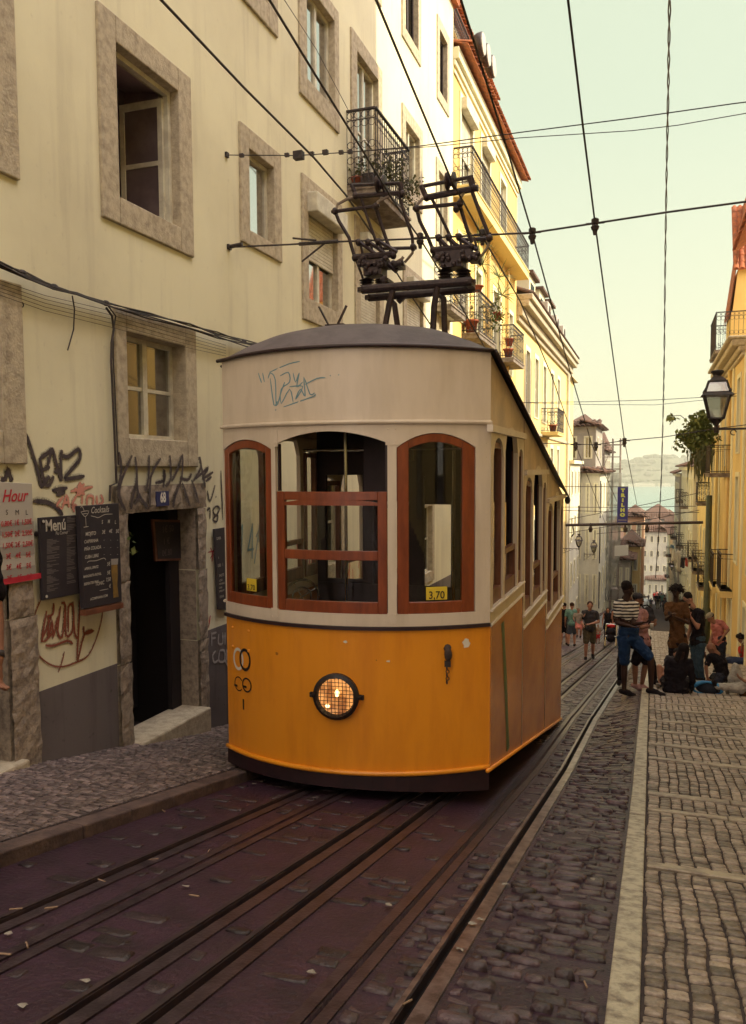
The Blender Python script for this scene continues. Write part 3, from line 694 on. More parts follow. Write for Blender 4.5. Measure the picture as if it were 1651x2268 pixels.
def scribble(y0, z0, w, h, m, sw, n=4):
    lines = []
    for k in range(n):
        lines.append([(y0+w*(k+random.random())/n, z0+h*random.random()) for _ in range(5)])
    mb = MB(); strokes(mb, lines, None, sw, lambda a, b: (a, b), plane=None) if False else None
    mb = MB(); k = 0
    for ln in lines:
        P = [V((XL+.009+k*.0004, a, b)) for a, b in ln]; k += 1
        for p, q in zip(P, P[1:]): mb.bar(p, q, sw, .001, up=(1, 0, 0))
    mb.build('graffiti', M[m], B1)
for a in ((9.0, -1.5, 1.4, .9, 'spraywhite', .03), (9.3, .2, 1.2, .7, 'sprayblue', .03), (11.3, -.3, .7, .9, 'signred', .03), (11.2, -1.6, 1.4, .8, 'sprayblue', .035), (13.4, -.9, 1.1, .9, 'signred', .03), (15.9, -1.6, 1.4, .9, 'spray', .03), (13.4, -2.2, 1.0, .6, 'spraywhite', .03), (17.4, -2.3, 1.6, .8, 'signred', .03)): scribble(*a)
# ------------------------------------------------------------------ balconies of the cream house
def balcony(f, parent, u0, u1, zt, zb, d, sp=.12, dense=2, slabm='concrete', th=.16, scroll=True, r=.008, lab=None):
    mb = MB(); slab(mb, f, u0, u1, zb-th, zb, d); b = bevel(mb.build('balcony', M[slabm], parent), .01)
    if lab: b['label'] = lab
    mb = MB(); scrollrail(mb, f, u0, u1, zb, zt, d-.02, sp=sp, dense=dense, scroll=scroll, r=r)
    scrollrail(mb, f, u0, 0, zb, zt, .0, sp=sp, dense=dense, scroll=scroll, r=r, along='d', d1=d-.02)
    scrollrail(mb, f, u1, 0, zb, zt, .0, sp=sp, dense=dense, scroll=scroll, r=r, along='d', d1=d-.02)
    mb.build('railing', M['iron'], b); return b
pc = onY(833, 238, 13.62); pe = onX(907, 345, pc.x); dF = pc.x-XL; zbF = onX(*c2(560, 1090), pc.x).z
balcony(fL, B1, 13.62, pe.y, pc.z, zbF, dF, sp=.13, dense=2, lab='ornate iron balcony holding plants high on the cream wall')
b2c = onY(*c2(1015, 1270), 19.6)
balcony(fL, B1, 19.6, 21.2, 6.6, 5.55, .42, sp=.12, dense=2)
tb = thing('planter', 'long dark planter trough of trailing green plants on the ornate balcony of the cream house', 'planter', (pc.x-.2, 14, zbF))
mb = MB(); mb.box((pc.x-.32, 13.72, zbF+.02), (pc.x-.1, 14.6, zbF+.26)); bevel(mb.build('trough', M['iron'], tb), .01)
mb = MB(); leaves(mb, (pc.x-.2, 14.1, zbF+.45), .35, 170, .08)
for k in range(11): leaves(mb, (pc.x-.03, 14.0+k*.22, zbF+.55+random.uniform(-.35, .35)), .17, 60, .055, droop=.5)
mb.build('foliage', M['leafdry'], tb)
flowerpot('orange pot of dry grass at the near corner of the ornate balcony', (XL+.14, 13.74, zbF), .1, .2, 'leafdry', 50, .15)
# cable bundle along the facade
def sag(a, b, s, n=12):
    a = V(a); b = V(b); return [a.lerp(b, t/n)-V((0, 0, s*4*(t/n)*(1-t/n))) for t in range(n+1)]
ct = thing('cable_bundle', 'sagging bundle of dark cables strung along the cream wall above the ground floor window', 'cables', (XL, 7, 3.2))
mb = MB()
cps = [(-20, 578), (0, 585), (60, 612), (120, 636), (170, 652), (250, 682), (330, 700), (420, 722), (480, 742), (545, 760), (600, 772)]
for k in range(5):
    rnd = [random.uniform(-1, 1) for _ in cps]
    strk = []
    for (x, y), r in zip(cps, rnd): strk.append(onX(x, y+r*5+k*2-4, XL+.07+.01*k))
    far = [strk[-1]+V((0, 2.5, -.25)), strk[-1]+V((0, 7, -.1))]
    mb.tube(strk+far, .009, 6)
for k in range(5):
    mb.tube([onX(x, y, XL+.05) for x, y in ((0, 622+k*8), (100, 655+k*8.5), (250, 690+k*9), (400, 735+k*8), (500, 765+k*6))], .0025, 4)
mb.tube([onX(*p, XL+.05) for p in ((160, 655), (165, 685), (163, 730), (150, 776))], .007, 5)
mb.tube([onX(*p, XL+.05) for p in ((235, 682), (248, 700), (252, 730), (247, 760), (246, 800), (252, 930), (258, 1070), (244, 1076), (243, 1110))], .012, 6)
mb.tube([onX(*p, XL+.05) for p in ((238, 676), (256, 700), (250, 735), (251, 800), (257, 930), (262, 1030))], .008, 6)
for c in ((50, 605), (120, 636), (235, 672), (540, 757)): p = onX(*c, XL+.07); mb.ell(p, (.03, .05, .028), 8, 6)
mb.build('strands', M['iron'], ct)
mb = MB(); p = onX(48, 675, XL+.02); mb.ring(p, .02, .006, (0, 1, 0), (0, 0, 1)); tag(mb.build('wall_hook', M['iron']), 'tiny iron ring screwed into the wall near the left picture edge', 'hook')
# ------------------------------------------------------------------ signs on the wall
def board(name, label, cat, X, poly, m, th=.03, framem=None, conv=lambda a, b: (a, b)):
    P = [onX(*conv(*p), X) for p in poly]
    t = thing(name, label, cat, P[0]); mb = MB()
    mb.hexa([q-V((th, 0, 0)) for q in P]+P); bevel(mb.build('panel', M[m], t), .004)
    return t, P
# happy hour price list
t, P = board('price_list', 'pale price list with pink lettering reading Hour, at the left picture edge', 'sign', XL+.06, [(-60, 1305), (79, 1285), (71, 1071), (-60, 1064)], 'lightsign')
mb = MB(); mb2 = MB(); mb3 = MB(); Xs = XL+.0615
y0, y1 = 5.0, onX(75, 1180, Xs).y
def hz(px, py): q = onX(px, py, Xs); return q.y, q.z
for k in range(3):
    ya = 1148+k*50.; a = onX(40, ya+9, Xs).z; b = onX(40, ya+34, Xs).z; fL.box(mb2, 4.98, 5.70, b, a, .0595, .0612)
fL.box(mb3, 4.98, 5.775, onX(40, 1290, Xs).z, onX(40, 1277, Xs).z, .0595, .0613)
mb2.build('stripes', M['signgrey'], t)
R3 = [("0,80€", "1€", "1,50€"), ("1,50€", "2€", "2,50€"), ("1,50€", "2€", "2,50€"), ("3€", "4€", "5€"), ("3€", "4€", "5€"), ("3€", "4€", "5€")]
U = (0, 1, 0); W = (0, 0, 1)
ctext(mb3, 'Happy  Hour', .145, (Xs+.001, 4.93, hz(40, 1110)[1]), U, W, shear=.35, bold=.002, lift=.001, sx=.9)
for r, row in enumerate(R3):
    for c, s_ in enumerate(row):
        cx = [15, 37, 59][c]; yy, zz = hz(cx+r*1.2, 1161+r*24.2+(2-c)*2); ctext(mb3, s_, .062, (Xs+.001, yy, zz), U, W, align='CENTER', bold=.001, lift=.001, sx=.85)
mb3.build('red_lettering', M['signred'], t)
mb = MB()
for c, s_ in enumerate('SML'): yy, zz = hz([15, 38, 59][c], 1140); ctext(mb, s_, .06, (Xs+.001, yy, zz), U, W, align='CENTER', lift=.001)
mb.build('black_lettering', M['black'], t)
# menu board
t, P = board('menu_board', 'dark printed menu board headed Menú, fixed to the wall left of the cocktail board', 'sign', XL+.07, [(95, 1330), (185, 1313), (180, 1140), (88, 1147)], 'board')
mb = MB(); mb2 = MB(); Xs = XL+.0715
ctext(mb, 'Menú', .145, (Xs, onX(100, 1172, Xs).y, onX(100, 1177, Xs).z), U, W, bold=.003, sx=.82, lift=.001)
ctext(mb, 'Piu Corner', .045, (Xs, onX(123, 1182, Xs).y, onX(123, 1185, Xs).z), U, W, sx=.8, lift=.001)
for q in ((96, 1155), (103, 1321)): p = onX(*q, Xs); mb.lathe(p, [(.014, 0), (.014, .004)], 8, axis='X')
mb.build('lettering', M['chalk'], t)
for k in range(44):
    for c in (0, 1):
        if random.random() < .2: continue
        px = 104+c*44; py = (1196 if c == 0 else 1150)+k*(3. if c == 0 else 3.4)
        if py > 1312: continue
        a = onX(px, py-(4 if c else 0), Xs); wdt = random.uniform(.05, .16) if c == 0 else random.uniform(.05, .14)
        if k % 9 == 0: wdt *= .5
        fL.box(mb2, a.y, min(a.y+wdt, 6.37), a.z-.0035, a.z+.0035, .0705, .0718)
mb2.build('small_print', M['chalkdim'], t)
# cocktail chalkboard
Xc_ = XL+.13
t, P = board('cocktail_board', 'tall chalkboard listing cocktails with a drawn glass and a beer picture, left of door 68', 'sign', Xc_, [(187, 1349), (270, 1332), (263, 1115), (176, 1121)], 'board', .05)
mb = MB(); q0 = onX(187, 1351, Xc_); q1 = onX(271, 1334, Xc_); mb.hexa([q0+V((-.05, 0, -.055)), q1+V((-.05, 0, -.055)), q1+V((.012, 0, -.055)), q0+V((.012, 0, -.055)), q0+V((-.05, 0, 0)), q1+V((-.05, 0, 0)), q1+V((.012, 0, 0)), q0+V((.012, 0, 0))]); mb.build('ledge', M['boardwood'], t)
cK = lambda x, y: (x*500/1620/1.6, (1550+y*700/2268)/1.6)
def onK(x, y): return onX(*cK(x, y), Xc_+.002)
mb = MB()
UK = (onK(1300, 1400)-onK(980, 1420)); UK = V((0, UK.y, 0)).normalized()
def kt(s_, x, y, size, sh=.1, sx=.85): p = onK(x, y); ctext(mb, s_, size, p, (0, 1, 0), (0, 0, 1), shear=sh, sx=sx, lift=.001, bold=.0008)
kt('Cocktails', 1040, 872, .085, .3)
for s_, x, y in (('S', 1165, 992), ('M', 1235, 985), ('L', 1315, 992), ('MOJITO', 980, 1132, ), ('3€', 1170, 1108), ('4€', 1250, 1098), ('5€', 1328, 1098), ('CAIPIRINHA', 965, 1218), ('PIÑA COLADA', 965, 1302), ('CUBA LIBRE', 972, 1395), ('APEROL SPRITZ', 968, 1525), ('5€', 1228, 1475), ('MARGARITA ROYAL', 955, 1615), ('5€', 1228, 1575), ('BEEFEATER PINK', 962, 1700), ('7,50', 1215, 1655), ('TONIC', 1092, 1705), ('€', 1250, 1728), ('ACOMPANHA COM', 1035, 1872)):
    kt(s_, x, y, .05 if len(s_) < 8 else (.044 if len(s_) < 13 else .034), .15)
for y in (1180, 1265, 1345):
    for x in (1190, 1265, 1345): p = onK(x, y); mb.bar(p, p+V((0, .012, 0)), .003, .001, up=(1, 0, 0))
K3 = lambda a, b: cK(a, b)
strokes(mb, [[(1040, 900), (1090, 912), (1130, 920), (1200, 885), (1290, 880)], [(1000, 1440), (1020, 1420), (1100, 1415), (1190, 1385), (1212, 1410)], [(1140, 1758), (1240, 1738)], [(925, 855), (1015, 845), (975, 910), (925, 855)], [(978, 905), (985, 1025)], [(955, 1032), (1012, 1022)], [(965, 850), (940, 795), (918, 805)], [(940, 880), (1000, 872)]], Xc_, .006, K3, base=.002)
mb.build('chalk_lettering', M['chalk'], t)
mb = MB(); pa = [onK(*p) for p in ((1275, 1460), (1345, 1455), (1350, 1560), (1345, 1700), (1360, 1830), (1300, 1842), (1295, 1700), (1280, 1580))]; mb.add([p+V((.001, 0, 0)) for p in pa], [tuple(range(8))])
mb.build('beer_glass_picture', mat('printed_beer', (.30, .17, .03), .6, (.2, .12, .03), 12), t)
mb = MB(); pa = [onK(*p) for p in ((1272, 1395), (1355, 1390), (1350, 1458), (1275, 1463))]; mb.add([p+V((.0015, 0, 0)) for p in pa], [(0, 1, 2, 3)]); mb.build('foam_picture', M['signgrey'], t)
# board hanging in the doorway
Xd = XL-.2
t, P = board('price_board', 'small wood framed chalkboard with prices hanging in the dark doorway numbered 68', 'sign', Xd, [(345, 1243), (412, 1241), (405, 1152), (338, 1150)], 'boardwood', .03)
mb = MB(); P2 = [onX(*p, Xd+.004) for p in ((350, 1238), (407, 1236), (400, 1157), (343, 1155))]; mb.hexa([q-V((.02, 0, 0)) for q in P2]+P2); mb.build('slate', M['board'], t)
mb = MB(); p = onX(358, 1180, Xd); ctext(mb, '1€ 50', .11, p+V((.006, 0, 0)), U, W, sx=.9); p = onX(360, 1206, Xd); ctext(mb, '1 €', .10, p+V((.006, 0, 0)), U, W); p = onX(358, 1232, Xd); ctext(mb, '0€.80', .10, p+V((.006, 0, 0)), U, W, sx=.85); mb.build('chalk_lettering', M['chalkdim'], t)
# slim board right of the door, half hidden by the tram
Xe = XL+.05
t, P = board('drinks_board', 'grey drinks board headed SUPER half hidden behind the tram corner', 'sign', Xe, [(484, 1350), (507, 1352), (498, 1168), (475, 1172)], 'board')
mb = MB()
for s_, x, y, sz in (('SUPER', 478, 1196, .05), ('S', 482, 1238, .04), ('0,80   1', 481, 1256, .055), ('SHOTS', 484, 1278, .05), ('LICOR', 484, 1288, .035), ('MORANGO', 484, 1296, .035), ('GINJA', 484, 1304, .035), ('SMIRNOFF', 484, 1312, .035), ('DRINK', 485, 1325, .045)):
    p = onX(x+1, y, Xe+.002); ctext(mb, s_, sz, p, U, W, sx=.8, lift=.001)
mb.build('chalk_lettering', M['chalk'], t)
mb = MB(); p = onX(300, 1178, XL); leaves(mb, onX(291, 1195, XL+.05), .05, 5, .09); leaves(mb, onX(293, 1217, XL+.05), .05, 5, .09); tag(mb.build('ivy_sprig', M['leaf']), 'bright green ivy leaves at the left jamb of doorway 68', 'plant')
mb = MB(); p = onX(289, 1208, XL+.0); fL.box(mb, 7.085, 7.13, .15, 1.0, -.12, -.02); tag(mb.build('wooden_strip', mat('pale_wood', (.42, .2, .07), .6)), 'narrow orange wooden board standing on edge inside the left jamb of doorway 68', 'board')
# ------------------------------------------------------------------ yellow house with tiled eaves (B2)
B2 = thing('yellow_house', 'bright yellow house with a long iron balcony and tiled eaves, joined to the cream house', 'building', (XL-3, 27, -5))
Y2 = (21.5, 32.0)
W2 = [((22.2, 24.0, 9.0, 11.7), dict(shut=.55, boxout=True)), ((25.0, 26.6, 9.0, 11.7), dict(shut=.2, boxout=True)), ((28.2, 29.6, 9.0, 11.6), dict()), ((22.0, 23.4, 5.6, 8.0), dict(shut=.9, boxout=True)), ((24.2, 25.3, 4.9, 7.6), dict()), ((27.0, 28.6, 4.9, 7.6), dict()), ((30.0, 31.2, 5.0, 7.4), dict()),
      ((22.3, 23.6, 1.5, 3.8), dict()), ((25.0, 26.3, 1.4, 3.8), dict()), ((28.6, 29.8, 1.4, 3.6), dict()), ((22.5, 23.6, -1.5, .8), dict()), ((27.5, 28.6, -3.6, -.8), dict())]
mb = MB(); fL.wall(mb, 21.5, 32, -7, 12.45, [w[0] for w in W2]); shell(mb, fL, 21.5, 32, -7, 12.45, 7)
f2 = Fac((XL-1.3, 0, 0), (0, 1, 0), (1, 0, 0)); W2b = [((22.3, 23.4, 12.9, 15.2), dict()), ((28.4, 29.6, 12.9, 14.8), dict())]
f2.wall(mb, 21.5, 32, 12.4, 15.6, [w[0] for w in W2b]); shell(mb, f2, 21.5, 32, 12.4, 15.6, 5)
mb.build('wall', M['yellow'], B2)
mb = MB(); fL.box(mb, 21.5, 32.1, 12.2, 12.5, 0, .16); fL.box(mb, 21.5, 32.1, 12.05, 12.2, 0, .07); fL.box(mb, 21.52, 31.9, 11.85, 11.95, 0, .05); f2.box(mb, 21.5, 32.1, 15.4, 15.62, 0, .2)
bevel(mb.build('cornice', M['cream'], B2), .02)
mb = MB(); tilerow(mb, fL, 21.52, 32.3, 12.52, -1.2, .42, .45); tilerow(mb, f2, 21.52, 32.2, 15.64, -2.2, .5, .9); mb.build('roof', M['tile'], B2)
for o, kw in W2: window(fL, B2, o, (o[0]+.15, o[1]-.15, o[2]+(.15 if o[2] > 9.5 else .02), o[3]-.15), sur='cream', cheap=True, **kw)
for o, kw in W2b: window(f2, B2, o, (o[0]+.15, o[1]-.15, o[2]+.02, o[3]-.15), sur='cream', cheap=True, **kw)
balcony(fL, B2, 21.55, 31.7, 9.95, 9.0, .52, sp=.14, dense=1, slabm='paleyellow', th=.3, lab='very long balcony with black railing under the tiled eaves')
balcony(f2, B2, 21.55, 25.6, 13.75, 12.75, 1.25, sp=.14, dense=1, slabm='concrete'); balcony(f2, B2, 28.1, 31.5, 13.8, 12.75, 1.25, sp=.14, dense=1, slabm='concrete')
q = onX(*c5(280, 1755), XL+.5); q1 = onX(*c5(385, 1900), XL+.5); zb_ = onX(*c5(285, 2040), XL+.5).z
b1_ = balcony(fL, B2, q.y, q1.y, q.z, zb_, .5, sp=.13, dense=1, lab='small balcony crowded with potted plants')
r_ = onX(*c5(510, 1985), XL+.5); r1 = onX(*c5(578, 2085), XL+.5); zc_ = onX(*c5(512, 2205), XL+.5).z
b2_ = balcony(fL, B2, r_.y, r1.y, r_.z, zc_, .5, sp=.13, dense=1, lab='farther small balcony with two red pots')
for yy in (26.0, 29.6): mb = MB(); mb.tube([(XL+.09, yy, -7), (XL+.09, yy, 8.7)], .06, 8); mb.build('drain_pipe', M['ochre'], B2)
flowerpot('large red terracotta pot at the bottom corner of the crowded small balcony', (XL+.22, q.y+.22, zb_+.01), .2, .36, 'leafdry', 60, .4)
flowerpot('red pot of tall spiky palm hanging on the right end of the crowded small balcony', (XL+.6, q1.y-.1, q1.z-.28), .14, .24, 'leaf', 60, .75, spiky=True)
flowerpot('shallow pot of spiky palm on the near rail end of the crowded small balcony', (XL+.42, q.y+.1, q.z-.02), .16, .16, 'leaf', 60, .85, spiky=True)
mb = MB(); leaves(mb, (XL+.55, (q.y+q1.y)/2+.6, zb_+.7), .5, 260, .09); tag(mb.build('climbing_plant', M['leaf']), 'green climber covering the front railing of the crowded small balcony', 'plant')
flowerpot('red pot with thin plant on the farther small balcony, the upper of two stacked pots', (XL+.3, r_.y+.25, zc_+.42), .15, .25, 'leafdry', 40, .3)
flowerpot('red pot on the floor of the farther small balcony, the lower of two stacked pots', (XL+.28, r_.y+.2, zc_+.01), .17, .3, 'leafdry', 10, .1)
for k, (a, b) in enumerate(((12, 30), (17, 37), (21, 44))):
    p = onX(*c5(300+k*35, 110+k*75), XL+.02)
    t = thing('satellite_dish', ('round white dish nearest the camera on the roof terrace railing', 'middle round white dish on the roof terrace railing', 'farthest of three round white dishes on the roof terrace railing')[k], 'dish', p, 'dishes on the roof terrace railing')
    mb = MB(); mb.lathe(p, [(.02, -.34), (.24, -.30), (.32, -.14), (.34, 0), (.33, .02), (.02, .03)], 18, axis='X'); mb.build('drum', M['iron'], t, smooth=True)
    mb = MB(); mb.lathe(p+V((.03, 0, 0)), [(.31, 0), (.30, .02), (.02, .04)], 18, axis='X'); mb.build('face', M['lightsign'], t)
# ------------------------------------------------------------------ pale yellow house with dormers (B3)
B3 = thing('cornice_house', 'tall pale yellow house with a deep moulded cornice and roof dormers, beyond the tiled eaves', 'building', (XL-3, 42, -7))
cz = onX(*c5(570, 1850), XL+.4); ce = onX(*c5(885, 2230), XL+.4)
zc3 = 8.15
W3 = []
for px, zt, zb3 in (((435+455)/2, 0, 0), (528, 0, 0), (605, 0, 0), (677, 0, 0), (737, 0, 0)):
    yy = onX(1062.5+.2342*px, 900, XL).y; W3.append((yy-.75, yy+.75, 3.9, 6.7))
W3 = [(yy0, yy1, z0+((yy0-33)*-.02), z1) for yy0, yy1, z0, z1 in W3]
low = [(a, b, .2, 2.8) for a, b, _, _ in W3]+[(a, b, -3.4, -.6) for a, b, _, _ in W3]
mb = MB(); fL.wall(mb, 32.02, 52.5, -9.5, zc3, W3+low); shell(mb, fL, 32.02, 52.5, -9.5, zc3, 7); mb.build('wall', M['paleyellow'], B3)
mb = MB()
for k, (a, b, d) in enumerate(((-.9, -.7, .12), (-.7, -.35, .25), (-.35, -.1, .5), (-.1, .12, .62))): fL.box(mb, 32.05, 52.8, zc3+a, zc3+b, 0, d)
fL.box(mb, 32.05, 52.6, 3.05, 3.2, 0, .08); bevel(mb.build('cornice', M['stone'], B3), .03)
for o in W3: window(fL, B3, o, (o[0]+.2, o[1]-.2, o[2]+.05, o[3]-.2), sur='cream', cheap=True, pane='glassD', rows=2)
for k, o in enumerate(low): window(fL, B3, o, (o[0]+.2, o[1]-.2, o[2]+.1, o[3]-.2), sur='cream', cheap=True, pane='glassD' if k % 2 else 'glassM', rows=2)
mb = MB(); tilerow(mb, fL, 32.1, 52.6, zc3+.14, -3.2, .5, 1.4, sp=.3); mb.build('roof', M['tileold'], B3)
p3 = onX(*cT(650, 560), XL+.8)
balcony(fL, B3, W3[2][0]-.4, W3[2][1]+.9, 4.4, 3.3, .8, sp=.16, dense=1, slabm='paleyellow', lab='single bracketed balcony with a green panel')
mb = MB()
for k, px in enumerate((640, 705, 755)):
    p = onX(*c5(px, 1725+k*80), XL-.3); mb = MB(); fL.box(mb, p.y-1.0, p.y+1.0, zc3+.1, zc3+2.2, -1.8, -.35); d_ = mb.build('dormer', M['cream'], B3)
    mb = MB(); fL.box(mb, p.y-1.15, p.y+1.15, zc3+2.2, zc3+2.32, -1.9, -.15); mb.build('dormer_roof', M['tileold'], d_); mb = MB(); fL.box(mb, p.y-.6, p.y+.6, zc3+.5, zc3+1.9, -.349, -.33); mb.build('pane', M['glassD'], d_)
    t = thing('air_conditioner', ('nearest', 'middle', 'farthest')[k]+' of three white air conditioners in front of the roof dormers', 'air conditioner', (XL+.2, p.y, zc3+.2), 'air conditioners by the dormers')
    mb = MB(); fL.box(mb, p.y-.55, p.y+.55, zc3+.25, zc3+1.0, .0, .45); bevel(mb.build('casing', M['lightsign'], t), .03); mb = MB(); mb.lathe(fL.P(p.y, zc3+.62, .455), [(.27, 0), (.27, .02)], 16, axis='X'); mb.build('fan_grille', M['rustiron'], t)
flowerpot('small red pot standing on the single bracketed balcony', (XL+.5, W3[2][0]+.2, 3.31), .2, .35, 'leaf', 20, .2)
mb = MB(); mb.tube([(XL+.12, 51.3, -9), (XL+.12, 51.3, zc3-.9)], .09, 8); mb.build('drain_pipe', M['whitewall'], B3)
# ------------------------------------------------------------------ generic street houses
def house(name, label, f, u0, u1, zg, zt, depth, wall, nf, nu, roof='tileold', rise=1.3, rd=3., sur='cream', pane='glassD', wh=1.7, ww=1.0, balc=(), fl0=None, gap=3.0, over=.4, tiles=True, off=.6, parapet=False):
    t = thing(name, label, 'building', tuple(f.P((u0+u1)/2, zg, -depth/2)))
    holes = []
    for j in range(nf):
        zt_ = zt-off-j*gap
        for k in range(nu):
            c = u0+(u1-u0)*(k+.5)/nu; holes.append((c-ww/2, c+ww/2, zt_-wh, zt_))
    mb = MB(); f.wall(mb, u0, u1, zg, zt, holes); shell(mb, f, u0, u1, zg, zt, depth); mb.build('wall', M[wall], t)
    for h in holes: window(f, t, h, (h[0]+.12, h[1]-.12, h[2]+.08, h[3]-.12), sur=sur, cheap=True, pane=pane, rows=2)
    mb = MB(); f.box(mb, u0-.05, u1+.05, zt-.2, zt+.02, -.05, .25); mb.build('cornice', M[sur], t)
    if roof: mb = MB(); tilerow(mb, f, u0-.2, u1+.2, zt+.03, -rd, over, rise, sp=.3); mb.build('roof', M[roof], t)
    for j, k in balc:
        h = holes[j*nu+k]; balcony(f, t, h[0]-.35, h[1]+.35, h[2]+.95, h[2]+.02, .55, sp=.16, dense=1, slabm='concrete')
    return t
fb4 = Fac((XL+.15, 0, 0), (0, 1, 0), (1, 0, 0))
house('white_house', 'narrow white house with a projecting cornice, just beyond the pale yellow cornice house', fb4, 52.8, 60, -13, 2.05, 7, 'whitewall', 4, 3, roof=None, rise=.5)
mb = MB(); fb4.box(mb, 52.9, 59.8, 2.1, 7.6, -6, -.5); o = thing('tower_room', 'sunlit pale upper storey rising behind the corner cornice of the narrow white house', 'building', (XL, 56, 2)); mb.build('wall', M['paleyellow'], o)
mb = MB(); fb4.box(mb, 52.9, 60, 7.6, 7.9, -6, -.2); mb.build('cornice', M['stone'], o)
# house whose end wall faces the camera (upper storey set back, lower tiled roof)
def corner(name, label, px0, px1, Y, zt, zg, depth, wall, side='whitewall', nf=3, ns=3, roof='tileold', nw=2, **k):
    a = onY(px0, 1037, Y).x; b = onY(px1, 1037, Y).x
    fF = Fac((0, Y, 0), (1, 0, 0), (0, -1, 0)); t = thing(name, label, 'building', ((a+b)/2, Y, zg))
    hs = []; gap = k.get('gap', 3.1); wh = k.get('wh', 1.7)
    for j in range(nf):
        for q_ in range(nw):
            c = a+(b-a)*(q_+.5)/nw; z = zt-.7-j*gap; w2 = min(.5, (b-a)/nw*.28); hs.append((c-w2, c+w2, z-wh, z))
    mb = MB(); fF.wall(mb, a, b, zg, zt, hs)
    mb.quad((a, Y+.01, zg), (a, Y+.01, zt), (a, Y+depth, zt), (a, Y+depth, zg)); mb.quad((a, Y+depth, zg), (a, Y+depth, zt), (b, Y+depth, zt), (b, Y+depth, zg))
    fS = Fac((b, 0, 0), (0, 1, 0), (1, 0, 0)); h2 = []
    for j in range(nf):
        for q_ in range(ns):
            c = Y+depth*(q_+.5)/ns; z = zt-.7-j*gap; h2.append((c-.5, c+.5, z-wh, z))
    fS.wall(mb, Y, Y+depth, zg, zt, h2); mb.build('wall', M[wall], t)
    for h in hs: window(fF, t, h, (h[0]+.1, h[1]-.1, h[2]+.05, h[3]-.1), sur='cream', cheap=True, pane=k.get('pane', 'glassD'))
    for h in h2: window(fS, t, h, (h[0]+.1, h[1]-.1, h[2]+.05, h[3]-.1), sur='cream', cheap=True, pane='glassD')
    if roof:
        mb = MB(); e = .35; m_ = ((a+b)/2, Y+depth/2, zt+k.get('rise', 1.2)); lo = [(a-e, Y-e, zt), (b+e, Y-e, zt), (b+e, Y+depth+e, zt), (a-e, Y+depth+e, zt)]
        mb.add(lo+[m_], [(0, 1, 4), (1, 2, 4), (2, 3, 4), (3, 0, 4), (3, 2, 1, 0)])
        tilerow(mb, fF, a-e, b+e, zt, -1.2, e+.08, k.get('rise', 1.2)*.4, sp=.34); tilerow(mb, fS, Y-e, Y+depth+e, zt, -1.2, e+.08, k.get('rise', 1.2)*.4, sp=.34); mb.build('roof', M[roof], t)
    return t, a, b, fF, fS
corner('white_house', 'white house with a red tiled roof and tall dark windows, before the scaffold', 1258, 1328, 60.5, onY(1290, 1048, 60.5).z, -14, 14, 'whitewall', nw=4, nf=4, ns=4, wh=2.2, gap=3.3, rise=.9)
corner('attic_house', 'upper storey coloured grey for its shade, upturned red tile roof above the white house', 1250, 1318, 63, onY(1290, 945, 63).z, 0, 8, 'greywall', nw=2, nf=1, ns=2, rise=1.2)  # front stands in shade; greywall puts that shade into the colour
corner('grey_house', 'grey slate roofed house between the attic house and the scaffold tower', 1318, 1338, 74, onY(1330, 1000, 74).z, -14, 10, 'greywall', nw=1, nf=4, ns=3, rise=2., roof='tileold')
# scaffold with netting
Ys = 70.; fz = Fac((0, Ys, 0), (1, 0, 0), (0, -1, 0)); xa = onY(1334, 1037, Ys).x; xb = onY(1372, 1037, Ys).x; zt = onY(1350, 985, Ys).z
t = thing('scaffold_tower', 'tall steel scaffold tower wrapped in grey netting at the left of the street', 'scaffold', (xa, Ys, -12))
mb = MB(); xs = [xa, (xa*.45+xb*.55), xb]
for x in xs:
    for yy in (Ys, Ys+1.2): mb.tube([(x, yy, -12), (x, yy, zt+.5)], .05, 6)
z = zt
while z > -11:
    for yy in (Ys, Ys+1.2): mb.tube([(xa, yy, z), (xb+.2, yy, z)], .04, 6); mb.tube([(xa, yy, z-1), (xb, yy, z-1)], .03, 6)
    mb.box((xa, Ys, z-2.02), (xb, Ys+1.2, z-1.96)); mb.tube([(xa, Ys, z-2), (xs[1], Ys, z)], .025, 5); z -= 2.
mb.build('frame', M['concrete'], t)
mb = MB(); vs = []; fs = []; nn = 14
x0n = xa+.15; x1n = xb+.15
for j in range(nn+1):
    z = zt-2.3-(zt+7.2)*j/nn*1.0
    for k in range(9): vs.append((x0n+(x1n-x0n)*k/8+(-.9 if j > 9 else 0)*(k/8)*(j-9)/5, Ys-.15+.12*math.sin(k*1.7+j*.9)+random.uniform(-.04, .04), z))
for j in range(nn):
    for k in range(8): a = j*9+k; fs.append((a, a+1, a+10, a+9))
mb.add(vs, fs); mb.build('netting', M['netcloth'], t, smooth=True)
# far houses of the left side and the street end
corner('ochre_house', 'warm orange gable with a small window and red roof, right of the netting', 1383, 1428, 92, onY(1400, 1145, 92).z, -20, 9, 'pinkwall', nw=2, nf=1, ns=1, rise=1.2)
corner('yellow_house', 'ochre yellow house with tiled roof below the orange gable', 1378, 1420, 84, onY(1400, 1210, 84).z, -20, 7, 'ochre', nw=2, nf=3, ns=2, rise=1.5, gap=3.)
corner('narrow_house', 'narrow grey plastered house low on the left of the far street', 1340, 1400, 78, onY(1380, 1240, 78).z, -20, 8, 'greywall', nw=4, nf=3, ns=3, rise=.8)
corner('apartment_house', 'pale apartment house with rows of small windows closing the street end', 1424, 1482, 152, onY(1450, 1178, 152).z, -24, 12, 'whitewall', nw=4, nf=5, ns=3, rise=2.5, gap=2.6, wh=1.2)
corner('white_house', 'low whitewashed house at the bottom of the street behind the crowd', 1436, 1492, 141, onY(1460, 1285, 141).z, -24, 5, 'whitewall', nw=4, nf=1, ns=1, rise=.6)
